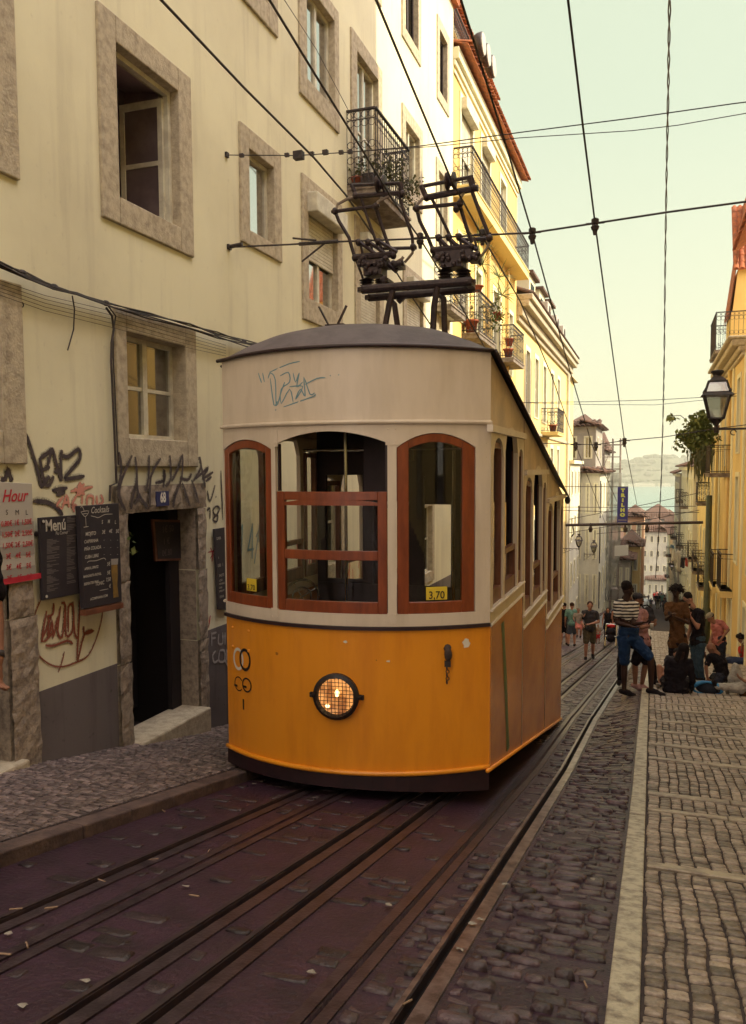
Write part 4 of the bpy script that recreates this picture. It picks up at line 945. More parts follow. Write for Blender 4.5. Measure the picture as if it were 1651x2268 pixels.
corner('grey_roof_house', 'wide grey roofed house above the street end, in front of the river', 1418, 1500, 172, onY(1450, 1150, 172).z, -24, 18, 'greywall', nw=6, nf=4, ns=3, rise=2.8, gap=2.8, wh=1.3)
corner('riverside_house', 'pale riverside house with a red roof, right of the grey roofed house', 1478, 1560, 185, onY(1490, 1170, 185).z, -26, 18, 'whitewall', nw=6, nf=4, ns=3, rise=2.2)
corner('riverside_house', 'long riverside block left of the street end, behind the orange gable', 1340, 1425, 185, onY(1400, 1168, 185).z, -26, 18, 'paleyellow', nw=7, nf=4, ns=3, rise=2.4)
# ------------------------------------------------------------------ right side of the street
XR = 2.6
fR = Fac((XR, 0, 0), (0, 1, 0), (-1, 0, 0))
R1 = thing('yellow_house', 'sunny yellow house at the right picture edge with curved cornice and railed balconies', 'building', (XR+3, 30, -6))
WR = [(22.2, 23.4, -1.6, 1.3), (24.6, 25.8, -1.6, 1.3), (28.4, 29.6, -1.6, 1.4), (32.4, 33.6, -2.2, 1.2), (24.4, 25.6, 2.0, 4.6), (28.6, 29.8, 2.0, 4.6), (33.2, 34.4, 1.6, 4.4), (22.0, 22.9, -4.8, -2.4), (25.3, 26.3, -4.9, -2.4), (29.8, 30.8, -5.6, -2.9), (33.5, 34.5, -5.8, -3.)]
mb = MB(); fR.wall(mb, 19, 37.5, -8, 5.5, WR); shell(mb, fR, 19, 37.5, -8, 5.5, 8); mb.build('wall', M['ochre'], R1)
for o in WR: window(fR, R1, o, (o[0]+.15, o[1]-.15, o[2]+.05, o[3]-.15), sur='cream', cheap=True, pane='glassD', rows=2)
mb = MB()
for a, b, d in ((5.0, 5.12, .10), (5.12, 5.3, .2), (5.3, 5.5, .4), (5.5, 5.62, .52)): fR.box(mb, 27.7, 37.6, a, b, -.1, d)
bevel(mb.build('cornice', M['stone'], R1), .05, 3)
mb = MB(); fR.wall(mb, 19, 27.6, 5.5, 8.1, [(23.5, 24.6, 5.9, 7.7)]); shell(mb, fR, 19, 27.6, 5.5, 8.1, 5)
mb.box((XR+.1, 34.5, 5.6), (XR+2.4, 36.7, 7.5)); mb.hexa([(XR+.14, 34.5, 7.5), (XR+2.4, 34.5, 7.5), (XR+2.4, 36.7, 7.5), (XR+.14, 36.7, 7.5), (XR+.3, 34.6, 9.1), (XR+2.4, 34.6, 9.1), (XR+2.4, 36.7, 9.1), (XR+.3, 36.7, 9.1)]); mb.build('attic_wall', M['yellow'], R1)
window(fR, R1, (23.5, 24.6, 5.9, 7.7), (23.62, 24.48, 5.95, 7.58), sur='cream', cheap=True)
mb = MB(); tilerow(mb, fR, 19, 27.7, 8.15, -3, .4, 2.0, courses=8, sp=.24)
tilerow(mb, fR, 34.4, 36.8, 7.35, -.55, .0, 4.5, courses=16, sp=.24); tilerow(mb, Fac((0, 34.5, 0), (1, 0, 0), (0, -1, 0)), XR+.12, XR+2.0, 9.05, -1.5, .15, 2.8, courses=10, sp=.2); mb.build('roof', M['tile'], R1)
qa = onY(1622, 690, 34.); qb = onY(1580, 775, 34.); balcony(Fac((XR+.8, 0, 0), (0, 1, 0), (-1, 0, 0)), R1, 34., 37.2, qa.z, max(qb.z, 5.9), XR+.8-onY(1585, 690, 34.).x, sp=.15, dense=1, th=.12)
qa = onX(1623, 1228, XR); qb = onX(1619, 1308, XR); dd_ = XR-onY(1595, 1228, qa.y).x
for (a, b, dz_, dense_) in ((qa.y, qa.y+1.8, 0, 1), (qa.y+3.6, qa.y+5.4, -.35, 1)): balcony(fR, R1, a, b, qa.z+dz_, qb.z+dz_, dd_, sp=.15, dense=1, scroll=False, slabm='paleyellow', th=.22, r=.007)
balcony(fR, R1, 31.8, 34.6, 2.35, 1.35, .7, sp=.15, dense=1, scroll=False, slabm='concrete', th=.15)
for yy in (20.6, 27.2, 31.2, 36.6): mb = MB(); fR.box(mb, yy-.2, yy+.2, -8, 5.0, 0, .05); mb.build('pilaster', M['cream'], R1)
mb = MB(); mb.tube([(XR-.1, 31.9, -6), (XR-.1, 31.9, 5)], .07, 8); mb.build('drain_pipe', M['ochre'], R1)
fr2 = Fac((XR-.1, 0, 0), (0, 1, 0), (-1, 0, 0))
house('white_house', 'pale yellow house with hanging plants and shuttered balconies, beyond the green pole', fr2, 37.6, 52, -11, 3.0, 7, 'paleyellow', 3, 5, balc=((0, 1), (1, 0), (1, 2), (1, 4)), off=.9, gap=3.6, wh=2.2)
fr3 = Fac((XR-.35, 0, 0), (0, 1, 0), (-1, 0, 0))
house('white_house', 'long white house with laundry on its balconies, on the right beyond the hanging plants', fr3, 52.1, 74, -14, 1.6, 7, 'whitewall', 4, 7, balc=((0, 2), (1, 1), (1, 4), (2, 2), (0, 5)), off=.7, gap=3.3, wh=2.0, roof='tileold')
fr4 = Fac((XR-.5, 0, 0), (0, 1, 0), (-1, 0, 0))
house('grey_house', 'small towered house with a brown tiled hipped roof on the right side above the river', fr4, 74.2, 90, -17, onY(1497, 1050, 76).z, 7, 'greywall', 5, 5, balc=((1, 1), (2, 3)), off=.8, gap=3.2, wh=1.8)
house('white_house', 'last white house at the right of the far street, above the crowd', Fac((XR-.6, 0, 0), (0, 1, 0), (-1, 0, 0)), 90.2, 122, -20, -5.5, 7, 'whitewall', 3, 9, balc=((0, 1), (1, 3)), off=.8, gap=3.2, wh=1.8)
house('grey_house', 'long plain row house at the left of the far street, past the netting', Fac((XL+1.1, 0, 0), (0, 1, 0), (1, 0, 0)), 93, 118, -20, -7.5, 7, 'greywall', 3, 8, off=.8, gap=3.2, wh=1.8)
# tall neighbours on the right outside the picture: they shade the near street
for (a, b, zt_, lb) in ((-14, 10.4, 13.6, 'plain house right of the camera shading the near facade'), (10.45, 15.65, 16.3, 'tall narrow house right of the camera, between two lower plain houses'), (15.7, 18.9, 13.4, 'plain middle height house right of the camera, joined to the sunny yellow house')):
    h = thing('neighbour_house', lb, 'building', (XR+.5, (a+b)/2, -4)); f_ = Fac((XR+.4, 0, 0), (0, 1, 0), (-1, 0, 0)); mb = MB()
    nw_ = max(1, int((b-a)/2.4)); hs = [(a+(b-a)*(k+.5)/nw_-.5, a+(b-a)*(k+.5)/nw_+.5, z, z+1.7) for k in range(nw_) for z in (.6, 3.8, 7., 10.) if z+2 < zt_ and a+(b-a)*(k+.5)/nw_ > -2]
    f_.wall(mb, a, b, -6, zt_, hs); shell(mb, f_, a, b, -6, zt_, 8); mb.build('wall', M['paleyellow'], h)
    for o in hs: window(f_, h, o, (o[0]+.12, o[1]-.12, o[2]+.1, o[3]-.12), sur='stone', cheap=True, rows=2)
    mb = MB(); tilerow(mb, f_, a, b, zt_+.02, -1.5, .3, .6, sp=.3); mb.build('roof', M['tile'], h)
# ------------------------------------------------------------------ hanging plants on the right
t = thing('hanging_plant', 'big shaggy cactus and rubber plant spilling from a balcony beside the street lamp', 'plant', (XR-.5, 36, 1))
mb = MB(); Yh = 34.5
for q, R, n in (((1265, 690), .55, 420), ((1240, 800), .5, 380), ((1310, 640), .45, 320), ((1330, 760), .5, 380), ((1180, 760), .3, 120)): leaves(mb, onY(*c7(*q), Yh), R, n, .17, droop=.3)
mb.build('foliage', M['leaf'], t)
mb = MB()
for k in range(90):
    a = onY(*c7(random.uniform(1270, 1400), random.uniform(800, 900)), Yh+random.uniform(-.3, .3)); ln = random.uniform(.5, 1.7); e = a+V((random.uniform(-.45, .1), random.uniform(-.3, .3), -ln)); m_ = (a+e)/2+V((random.uniform(-.3, 0), 0, .3)); w_ = V((.03, 0, 0)); mb.add([a-w_, a+w_, m_+w_, e, m_-w_], [(0, 1, 2, 4), (4, 2, 3)])
mb.build('hanging_blades', M['leafdry'], t)
mb = MB(); r0 = onY(*c7(1200, 660), Yh); r1 = onY(*c7(1060, 610), Yh); mb.tube([r0, (r0+r1)/2+V((0, 0, .15)), r1], .015, 5)
r0 = onY(*c7(1180, 770), Yh); r2 = onY(*c7(1090, 820), Yh); mb.tube([r0, r2], .012, 5); mb.build('stem', M['rustiron'], t)
mb = MB(); leaves(mb, r1, .2, 16, .22, droop=.8); leaves(mb, r2, .2, 16, .22, droop=.8); leaves(mb, onY(*c7(1130, 740), Yh), .2, 20, .22, droop=.8); mb.build('foliage', M['leaf'], t)
# ------------------------------------------------------------------ lamps
def lantern(label, base, s, arm_to, arm_z=0., group=None):
    """four sided street lantern standing on the end of a wall bracket; base = bottom of the lantern"""
    t = thing('street_lamp', label, 'street lamp', base, group); b = V(base)
    def ringp(r, z): return [b+V((x*r, y*r, z)) for x, y in ((-1, -1), (1, -1), (1, 1), (-1, 1))]
    mb = MB(); P0 = ringp(.13*s, .16*s); P1 = ringp(.235*s, .62*s); P2 = ringp(.16*s, .88*s); P15 = ringp(.225*s, .66*s)
    for A, B in ((P0, P1), (P15, P2)):
        for k in range(4): mb.bar(A[k], B[k], .028*s, .028*s)
        for k in range(4): mb.bar(A[k], A[(k+1) % 4], .03*s, .03*s)
    for k in range(4): mb.bar(P2[k], P2[(k+1) % 4], .035*s, .035*s)
    o1 = ringp(.30*s, .60*s); o2 = ringp(.25*s, .655*s); mb.add(o1+o2, [(0, 1, 5, 4), (1, 2, 6, 5), (2, 3, 7, 6), (3, 0, 4, 7), (3, 2, 1, 0), (4, 5, 6, 7)])
    q1 = ringp(.175*s, .875*s); q2 = ringp(.09*s, .97*s); mb.add(q1+q2, [(0, 1, 5, 4), (1, 2, 6, 5), (2, 3, 7, 6), (3, 0, 4, 7), (3, 2, 1, 0), (4, 5, 6, 7)])
    mb.lathe(b, [(.08*s, .96*s), (.075*s, 1.0*s), (.12*s, 1.06*s), (.125*s, 1.09*s), (.03*s, 1.11*s)], 12); mb.lathe(b, [(.035*s, -.12*s), (.05*s, -.04*s), (.03*s, .0), (.05*s, .04*s), (.10*s, .16*s), (.13*s, .165*s)], 12)
    for k in range(4): mb.tube([b+V((0, 0, .02*s)), P0[k]], .012*s, 5); mb.lathe(P1[k]+V((0, 0, .04*s)), [(.012*s, 0), (.022*s, .03*s), (.004*s, .08*s)], 6)
    mb.build('lantern_frame', M['iron'], t)
    mb = MB()
    for A, B in ((P0, P1), (P15, P2)):
        for k in range(4): mb.quad(A[k], A[(k+1) % 4], B[(k+1) % 4], B[k])
    mb.build('lantern_glass', M['glassL'], t)
    mb = MB(); w = V(arm_to); a0 = b+V((0, 0, -.05*s)); mb.bar(a0, V((w.x, a0.y, a0.z)), .035*s, .04*s)
    L_ = w.x-a0.x; sg = 1 if L_ > 0 else -1; L_ = abs(L_)
    mb.tube([V((w.x, a0.y, a0.z-.45*s)), V((w.x-sg*L_*.35, a0.y, a0.z-.33*s)), V((w.x-sg*L_*.75, a0.y, a0.z-.05*s))], .014*s, 6)
    for k, (fx, rr) in enumerate(((.2, .12), (.42, .09), (.62, .06), (.9, .05))):
        mb.ring(V((w.x-sg*L_*fx, a0.y, a0.z-.02*s-rr*s)), rr*s, .011*s, (1, 0, 0), (0, 0, 1), 14, 5, a1=5.2)
    mb.bar(V((w.x, a0.y, a0.z-.55*s)), V((w.x, a0.y, a0.z+.12*s)), .05*s, .02*s); mb.build('bracket', M['iron'], t)
    return t
M['glassL'] = glass('lantern_glass', (.55, .55, .5), mirror=.28, rough=.15)
Yl = 12.2; lb_ = onY(1585, 945, Yl)
lantern('large black iron street lantern on a scrolled bracket at the right, nearest the camera', tuple(lb_), 1.02*(onY(1585, 822, Yl).z-onY(1585, 945, Yl).z)/1.11/1.0, (XR+.4, Yl, 0))
for (px, py, pt, Y_, lb) in ((1281, 1214, 1182, 45., 'iron street lantern on a bracket against the white house, nearest on the left side'), (1314, 1226, 1196, 55., 'second iron lantern on the left, behind the first lantern')):
    b = onY(px, py, Y_); s_ = (onY(px, pt, Y_).z-b.z)/1.11; lantern(lb, tuple(b), s_, (XL+(.2 if Y_ < 50 else .9), Y_, 0), group='lanterns on the left wall')
for k, (sx_, sy_, st_, Y_, side) in enumerate(((540, 1140, 1040, 66., XR), (665, 1200, 1120, 56., XR), (200, 1160, 1090, 80., XR), (470, 1260, 1200, 84., XR))):
    if k == 2: continue
    px, py = cS(sx_, sy_); _, pt = cS(sx_, st_); b = onY(px, py, Y_); s_ = (onY(px, pt, Y_).z-b.z)/1.11
    lantern(('small lantern over the far street in front of the dreadlocked head', 'small lantern at the right wall between hanging laundry', '', 'smallest, farthest lantern hanging over the crowd')[k], tuple(b), s_, (side-.3, Y_, 0), group='small far lanterns')
# ------------------------------------------------------------------ green pole and transverse gantry
Yg = 36.; pb = onY(1561, 1450, Yg); X_ = pb.x
mb = MB(); zt_ = onY(1567, 1040, Yg).z; zm_ = onY(1562, 1350, Yg).z; mb.lathe((X_, Yg, gz(X_, Yg)), [(.17, 0), (.17, zm_-gz(X_, Yg)), (.13, zm_-gz(X_, Yg)+.1), (.12, 6.2+0*zt_)], 14)
Yg2 = Yg; tag(mb.build('green_pole', M['greenpole'], smooth=True), 'dark green steel mast standing against the yellow wall on the right', 'pole')
a = onY(1252, 1163, 36.); b = onY(1556, 1157, 36.); mb = MB(); mb.tube([a, b], .06, 8); mb.tube([a+V((.3, 0, 0)), a+V((.35, 0, -.35)), a+V((.25, 0, -.5))], .03, 6); mb.tube([a+V((1.3, 0, -.35)), b-V((1., 0, .2))], .012, 5)
for px in (1384, 1432, 1307): q = onY(px, 1165, 36.); mb.lathe(q-V((0, 0, .12)), [(.06, -.15), (.09, 0), (.05, .1), (.03, .25)], 8)
mb.tube([onY(1281, 1162, 36), onY(1281, 1120, 36)], .03, 6)
tag(mb.build('wire_support_boom', M['rustiron']), 'long horizontal boom from the green mast carrying the overhead wires', 'boom')
# banner TRILHO
Yb = 40.; tl = onY(1367, 1079, Yb); br = onY(1389, 1161, Yb); w_ = br.x-tl.x; h_ = tl.z-br.z
t = thing('shop_banner', 'vertical blue banner reading TRILHO in yellow green letters, over the street', 'sign', (tl.x, Yb, br.z))
mb = MB(); mb.box((tl.x, Yb, br.z), (br.x, Yb+.06, tl.z)); mb.build('panel', M['bannerblue'], t)
mb = MB()
for k, ch in enumerate('TRILHO'): ctext(mb, ch, h_*.118, (tl.x+w_*.5, Yb-.004, tl.z-h_*(.125+k*.133)), (1, 0, 0), (0, 0, 1), align='CENTER', bold=.018, sx=1.25)
ctext(mb, 'CAFE BAR', h_*.045, (tl.x+w_*.5, Yb-.004, br.z+h_*.12), (1, 0, 0), (0, 0, 1), align='CENTER', sx=.9) if False else None
mb.build('lettering', M['bannertext'], t)
mb = MB(); mb.box((tl.x+.05, Yb-.005, br.z+h_*.02), (br.x-.05, Yb-.001, br.z+h_*.05)); mb.box((tl.x+.05, Yb-.005, br.z+h_*.10), (br.x-.05, Yb-.001, br.z+h_*.12)); mb.build('fine_print', M['signgrey'], t)
mb = MB(); mb.bar((XL+.1, Yb+.03, tl.z+.02), (br.x, Yb+.03, tl.z+.02), .03, .03); mb.build('bracket', M['iron'], t)
# laundry
cols_ = [('white_cloth', (.5, .48, .42)), ('dark_cloth', (.03, .025, .03)), ('blue_cloth', (.12, .2, .3)), ('red_cloth', (.45, .08, .06))]
for k, (nm, c) in enumerate(cols_): M[nm] = mat(nm, c, .9)
L_ = [((545, 850), (615, 1010), 'white_cloth', 'light grey sheet hanging left among the laundry on the right houses'), ((615, 840), (665, 1150), 'white_cloth', 'long white garment hanging in the middle of the laundry'), ((665, 950), (725, 1100), 'dark_cloth', 'black shirt hanging beside the long white garment'), ((745, 960), (775, 1080), 'red_cloth', 'small red cloth at the right end of the laundry'), ((520, 760), (575, 810), 'blue_cloth', 'blue cloth rolled over the rail above the laundry')]
for a, b, m_, lb in L_:
    p = onY(*cS(*a), 50.); q = onY(*cS(*b), 50.); mb = MB(); vs = []; fs = []
    for j in range(7):
        for k in range(7): vs.append((p.x+(q.x-p.x)*k/6, 50+.07*math.sin(k*1.9+j*.4), p.z+(q.z-p.z)*j/6+.03*math.sin(k)))
    for j in range(6):
        for k in range(6): c = j*7+k; fs.append((c, c+1, c+8, c+7))
    mb.add(vs, fs); o = mb.build('hanging_laundry', M[m_], smooth=True); so = o.modifiers.new('s', 'SOLIDIFY'); so.thickness = .02; tag(o, lb, 'laundry', 'laundry on the right side of the street')
# white sheet over the netting
p = onY(*c8(540, 200), 66.); q = onY(*c8(655, 280), 66.); mb = MB(); vs = [p, V((q.x, 66, p.z+.1)), q, V((p.x, 66, q.z-.1))]; mb.add(vs, [(0, 1, 2, 3)]); o = mb.build('white_sheet', M['white_cloth']); o.modifiers.new('s', 'SOLIDIFY').thickness = .03; tag(o, 'white sheet stretched from the scaffold netting toward the orange gable', 'sheet')
# ------------------------------------------------------------------ overhead wires
def wire(label, pts, r=.011, group='overhead wires', name='overhead_wire', extra=None, cat='wire'):
    mb = MB(); mb.tube(pts, r, 6)
    if extra: extra(mb)
    return tag(mb.build(name, M['iron']), label, cat, group)
def insul(mb, p, s=1.): mb.lathe(V(p)+V((0, 0, -.06*s)), [(.03*s, -.14*s), (.045*s, -.06*s), (.06*s, -.05*s), (.075*s, .0), (.05*s, .03*s), (.065*s, .05*s), (.065*s, .13*s), (.03*s, .15*s)], 10); mb.tube([V(p)-V((.16*s, 0, 0)), V(p)+V((.16*s, 0, 0))], .018*s, 6)
YA = 9.35
A_ = [(505, 548), (640, 542), (740, 536), (930, 529), (1068, 521), (1178, 516), (1317, 495), (1480, 470), (1660, 446), (1800, 428)]
def exA(mb):
    for p in ((1178, 516), (1317, 495), (1068, 519), (930, 527)): insul(mb, onY(*p, YA), .62)
    p = onY(505, 548, YA); mb.box(p+V((-.06, -.04, -.03)), p+V((.03, .04, .03))); mb.tube([p, p+V((.2, 0, .02))], .025, 6)
    for a, b in (((648, 528), (700, 533)), ((665, 540), (748, 534)), ((668, 580), (718, 540))): mb.tube([onY(*a, YA), onY(*b, YA)], .012, 5)
    mb.tube([onY(662, 541, YA), onY(748, 535, YA)], .022, 6)
wire('lower cross wire with four dark insulators, anchored left of the small window', [onY(*p, YA) for p in A_], .011, extra=exA, group='cross wires over the street')
YB_ = 9.33
def exB(mb):
    p = onY(500, 344, YB_); mb.box(p+V((-.06, -.03, -.03)), p+V((.03, .03, .03)))
    for q, s_ in (((535, 345), .02), ((661, 345), .045), ((720, 338), .025), ((690, 341), .02), ((755, 338), .02), ((635, 344), .02), ((775, 337), .02)): c = onY(*q, YB_); mb.box(c-V((s_*1.3, s_, s_)), c+V((s_*1.3, s_, s_)))
wire('upper cross wire with clamps, anchored beside the top of the small window', [onY(*p, YB_) for p in ((500, 344), (660, 345), (780, 337), (930, 324), (1150, 294), (1400, 262), (1625, 230), (1800, 208))], .006, extra=exB, group='cross wires over the street')
wire('thin cross wire just under the upper cross wire', [onY(*p, YB_) for p in ((780, 337), (960, 325), (1150, 306), (1400, 290), (1500, 278), (1660, 250), (1800, 228))], .0045, group='cross wires over the street')
YC_ = 24.
def exC(mb):
    for p in ((1148, 978), (1274, 985), (1319, 985), (1382, 976)): insul(mb, onY(*p, YC_), .9)
wire('far cross wire with four insulators in front of the cornice house', [onY(*p, YC_) for p in ((1100, 977), (1200, 982), (1319, 985), (1382, 976), (1470, 968), (1580, 950), (1700, 935))], .012, extra=exC, group='cross wires over the street')
wire('thin pair wire crossing the sky at lamp height, upper', [onY(*p, 30.) for p in ((1146, 892), (1300, 890), (1450, 886), (1560, 880), (1640, 870))], .010, group='cross wires over the street')
wire('thin pair wire crossing the sky at lamp height, lower', [onY(*p, 30.) for p in ((1146, 892), (1300, 896), (1450, 897), (1560, 886), (1640, 876))], .008, group='cross wires over the street')
for k, ((ax, ay), (bx, by)) in enumerate((((1260, 1150), (1600, 1080)), ((1260, 1180), (1600, 1120)), ((1230, 1123), (1540, 1121)), ((1228, 1330-200), (1560, 1135)))):
    wire(('slack wire rising right over the river', 'lower slack wire rising right over the river', 'level wire just above the boom', 'level wire behind the blue banner')[k], [onY(ax, ay, 50.), onY((ax+bx)/2, (ay+by)/2+2, 50.), onY(bx, by, 50.)], .018, group='cross wires over the street')
def xat(px, py, Y): return onY(px, py, Y).x
def longwire(label, pts, X, r=.010, group='wires running down the street', far=True, **k):
    P = [onX(*p, X) for p in pts]; P = [P[0]+(P[0]-P[1]).normalized()*9]+P
    return wire(label, P, r, group, **k)
x4 = xat(1178, 516, YA); x5 = xat(1317, 495, YA); x3 = xat(1068, 525, YA); x2 = xat(930, 530, YA); x1 = xat(835, 537, YA)
longwire('fourth wire from the left at the top of the picture', [(1005, -50), (1020, 0), (1110, 290), (1178, 518), (1255, 800), (1310, 985), (1365, 1110)], x4)
longwire('contact wire wholly in front of the pale sky, left of the twisted cable', [(1250, -60), (1257, 0), (1290, 280), (1317, 496), (1350, 740), (1382, 976), (1410, 1120)], x5)
longwire('contact wire ending on the pulley of the right pantograph', [(812, -50), (832, 0), (915, 200), (1000, 402), (1068, 525), (1150, 665), (1220, 830), (1274, 985), (1340, 1160)], x3)
longwire('contact wire passing in front of the ornate balcony', [(560, -60), (596, 0), (700, 170), (800, 330), (870, 445), (930, 530), (1010, 660), (1090, 800), (1148, 978)], x2)
longwire('contact wire crossing the big open window wall, leftmost at the top', [(300, -62), (356, 0), (540, 195), (695, 350), (765, 432), (835, 535), (900, 640), (1000, 790), (1100, 940)], x1)
longwire('thin guy wire behind the top window of the cream house', [(590, -60), (629, 0), (700, 110), (780, 262)], XL+.3, .005)
for k, (pa, pb) in enumerate((((900, 590), (1250, 1080)), ((1040, 560), (1260, 1160)))): pass
mb = MB(); tw = [(1484, -60), (1482, 0), (1479, 200), (1475, 400), (1472, 600), (1470, 800), (1468, 900), (1464, 1050), (1458, 1180), (1450, 1290)]
P = [onY(*p, 12+4*k) for k, p in enumerate(tw)]; P = [P[0]+(P[0]-P[1]).normalized()*13]+P
Q = []
for i in range(len(P)-1):
    for t_ in range(10): Q.append(P[i].lerp(P[i+1], t_/10))
for ph in (0, math.pi): mb.tube([q+V((.02*math.cos(i*1.2+ph), 0, .02*math.sin(i*1.2+ph))) for i, q in enumerate(Q)], .014, 5)
tag(mb.build('twisted_cable', M['iron']), 'thick twisted cable hanging down the middle of the sky', 'cable', 'wires running down the street')
# ------------------------------------------------------------------ river and far bank
mb = MB(); mb.quad((-6000, 420, -46), (6000, 420, -46), (6000, 9000, -46), (-6000, 9000, -46)); struct(mb.build('river', M['water']))
mb = MB(); vs = []; fs = []; nx = 90; ny = 12
random.seed(3)
def hh(u):
    return 1+.16*math.sin(u*9+1)+.12*math.sin(u*23)+.06*math.sin(u*51+2)+.05*math.sin(u*97)
for j in range(ny+1):
    for i in range(nx+1):
        x = -1500+3000*i/nx; u = x/1500.; v = j/ny
        top = 62*hh(u)*(1.0 if x < 120 else max(.55, 1-(x-120)/700))
        vs.append((x+random.uniform(-6, 6), 2250+v*420+30*math.sin(u*14), -46+top*sm(v*1.7)+(random.uniform(-3, 5) if 0 < j else 0)))
for j in range(ny):
    for i in range(nx): a = j*(nx+1)+i; fs.append((a, a+1, a+nx+2, a+nx+1))
mb.add(vs, fs); struct(mb.build('hill', M['hill'], smooth=False))
mb = MB()
for k in range(1500):
    i = random.randrange(nx+1); j = random.randrange(2, ny//2+4); p = V(vs[j*(nx+1)+i])+V((random.uniform(-16, 16), random.uniform(-10, 10), 2)); 
    if abs(p.x) < 600 or True: mb.ell(p, (random.uniform(6, 15), random.uniform(6, 12), random.uniform(4, 10)), 6, 4)
o = mb.build('far_woods', M['hill']); tag(o, 'hazy wooded bank across the river', 'woods', kind='stuff')
mb = MB(); random.seed(5)
for k in range(70):
    x = random.uniform(-250, 500); y = 2240+30*math.sin(x/1500.*14); mb.box((x, y-10, -46), (x+random.uniform(8, 25), y+8, -46+random.uniform(4, 9)))
tag(mb.build('waterfront_buildings', M['whitewall']), 'pale low buildings along the far waterfront', 'buildings', kind='stuff')
mb = MB(); o = thing('far_tower', 'pale tower block on the skyline of the far bank', 'building', (220, 2500, 0)); p = onY(1499, 1046, 2500); mb.box((p.x-14, 2490, -20), (p.x+10, 2510, onY(1499, 1030, 2500).z)); mb.build('wall', M['whitewall'], o)
# ================================================================== TRAM
XA, XB = -3.73, -1.31; XM = (XA+XB)/2; YF = 6.74; SAG = .42; KY = .09
Rr = ((XB-XM)**2+SAG**2)/(2*SAG)
def yf(x): return YF-SAG+Rr-math.sqrt(max(Rr*Rr-(x-XM)**2, 0))+KY*(x-XM)
def nf_(x):
    return V(((x-XM)/math.sqrt(max(Rr*Rr-(x-XM)**2, 1e-6))+KY, -1, 0)).normalized()
T = thing('tram', 'yellow and ivory stepped funicular tram with wooden window frames and a lit headlamp', 'tram', (XM, 9.5, zl(9.5)))
SEC = [(6.74, 8.72), (8.72, 10.72), (10.72, 12.8)]; STEP = .38
def roofz(y): return 2.535-.23*max(0, y-6.84)
def botz(y): return -1.03-.22*(y-6.68)
def band(mb, x0, x1, zlo, zhi, mi=0, n=24, out=0., th=.03, flat=False):
    """curved strip following the bowed front; zlo/zhi may be functions of x"""
    fl_ = zlo if callable(zlo) else (lambda x: zlo); fh = zhi if callable(zhi) else (lambda x: zhi)
    vs = []; fs = []
    for k in range(n+1):
        x = x0+(x1-x0)*k/n; nn = nf_(x); p = V((x, yf(x), 0))+nn*out; q = p-nn*th
        vs += [(p.x, p.y, fl_(x)), (p.x, p.y, fh(x)), (q.x, q.y, fh(x)), (q.x, q.y, fl_(x))]
    if flat: mb.add(vs, [(4*k, 4*k+4, 4*k+5, 4*k+1) for k in range(n)], mi); return
    for k in range(n):
        a = 4*k; b = a+4; fs += [(a, b, b+1, a+1), (a+1, b+1, b+2, a+2), (a+2, b+2, b+3, a+3), (a+3, b+3, b, a)]
    fs += [(0, 1, 2, 3), (4*n+3, 4*n+2, 4*n+1, 4*n)]; mb.add(vs, fs, mi)
def px2x(px, py=1200):
    """x on the bowed front seen at a picture column"""
    lo, hi = XA, XB
    d = ray(px, py)
    for _ in range(40):
        m_ = (lo+hi)/2
        if m_/yf(m_) < d.x/d.y: lo = m_
        else: hi = m_
    return (lo+hi)/2
E_ = .0
# rims
zs0 = .23
# body sheets
mb = MB(); band(mb, XA, XB, -1.03, zs0-.025); o = mb.build('front_panel', M['tyellow'], T, smooth=False); 
mb = MB(); band(mb, XA, XB, lambda x: -1.175-(.07 if x > XM else .02)*((x-XM)/(XB-XM))**2, -1.03, out=.012, th=.05); mb.build('skirt', M['skirt'], T)
mb = MB()
P = [V((x, yf(x), -1.035))+nf_(x)*.012 for x in [XA+(XB-XA)*k/30 for k in range(31)]]; mb.tube(P, .022, 8); mb.tube([V((XB+.012, YF, -1.04)), V((XB+.012, 12.8, botz(12.8)))], .018, 8); mb.tube([V((XA-.012, YF, -1.04)), V((XA-.012, 12.8, botz(12.8)))], .018, 8)
mb.build('bottom_bead', M['tyellow'], T, smooth=True)
mb = MB(); band(mb, XA, XB, zs0-.035, zs0-.005, out=.025, th=.06); mb.build('waist_trim', M['trim'], T)
# ivory front frame around windows: columns and arches
xL0, xL1 = px2x(497), px2x(603); xM0, xM1 = px2x(612), px2x(858); xR0, xR1 = px2x(878), px2x(1052)
WZ0 = .33
def arch(x0, x1, zc, rise): return lambda x: zc+rise*(1-((2*x-x0-x1)/(x1-x0))**2)
aL = arch(xL0, xL1, 1.72, .09); aM = arch(xM0, xM1, 1.76, .10); aR = arch(xR0, xR1, 1.72, .12)
mb = MB(); LED = 1.93
def clampw(f, x0, x1, a, b): return f
band(mb, XA, XB, zs0-.004, WZ0, out=.004)
for a, b in ((XA, xL0), (xL1, xM0), (xM1, xR0), (xR1, XB)): band(mb, a, b, WZ0+.0005, LED-.001, out=.004, n=6)
for x0, x1, f in ((xL0, xL1, aL), (xM0, xM1, aM), (xR0, xR1, aR)): band(mb, x0, x1, f, LED-.001, out=.004, n=12)
mb.build('ivory_window_frame', M['twhite'], T)
mb = MB(); band(mb, XA, XB, LED, lambda x: roofz(yf(x))+.03*(1-((x-XM)/(XB+.08-XM))**2)-.015, out=.004); mb.build('head_panel', M['twhite'], T)
mb = MB(); P = [V((x, yf(x), LED+.0))+nf_(x)*.018 for x in [XA+(XB-XA)*k/30 for k in range(31)]]; mb.tube(P, .018, 8)
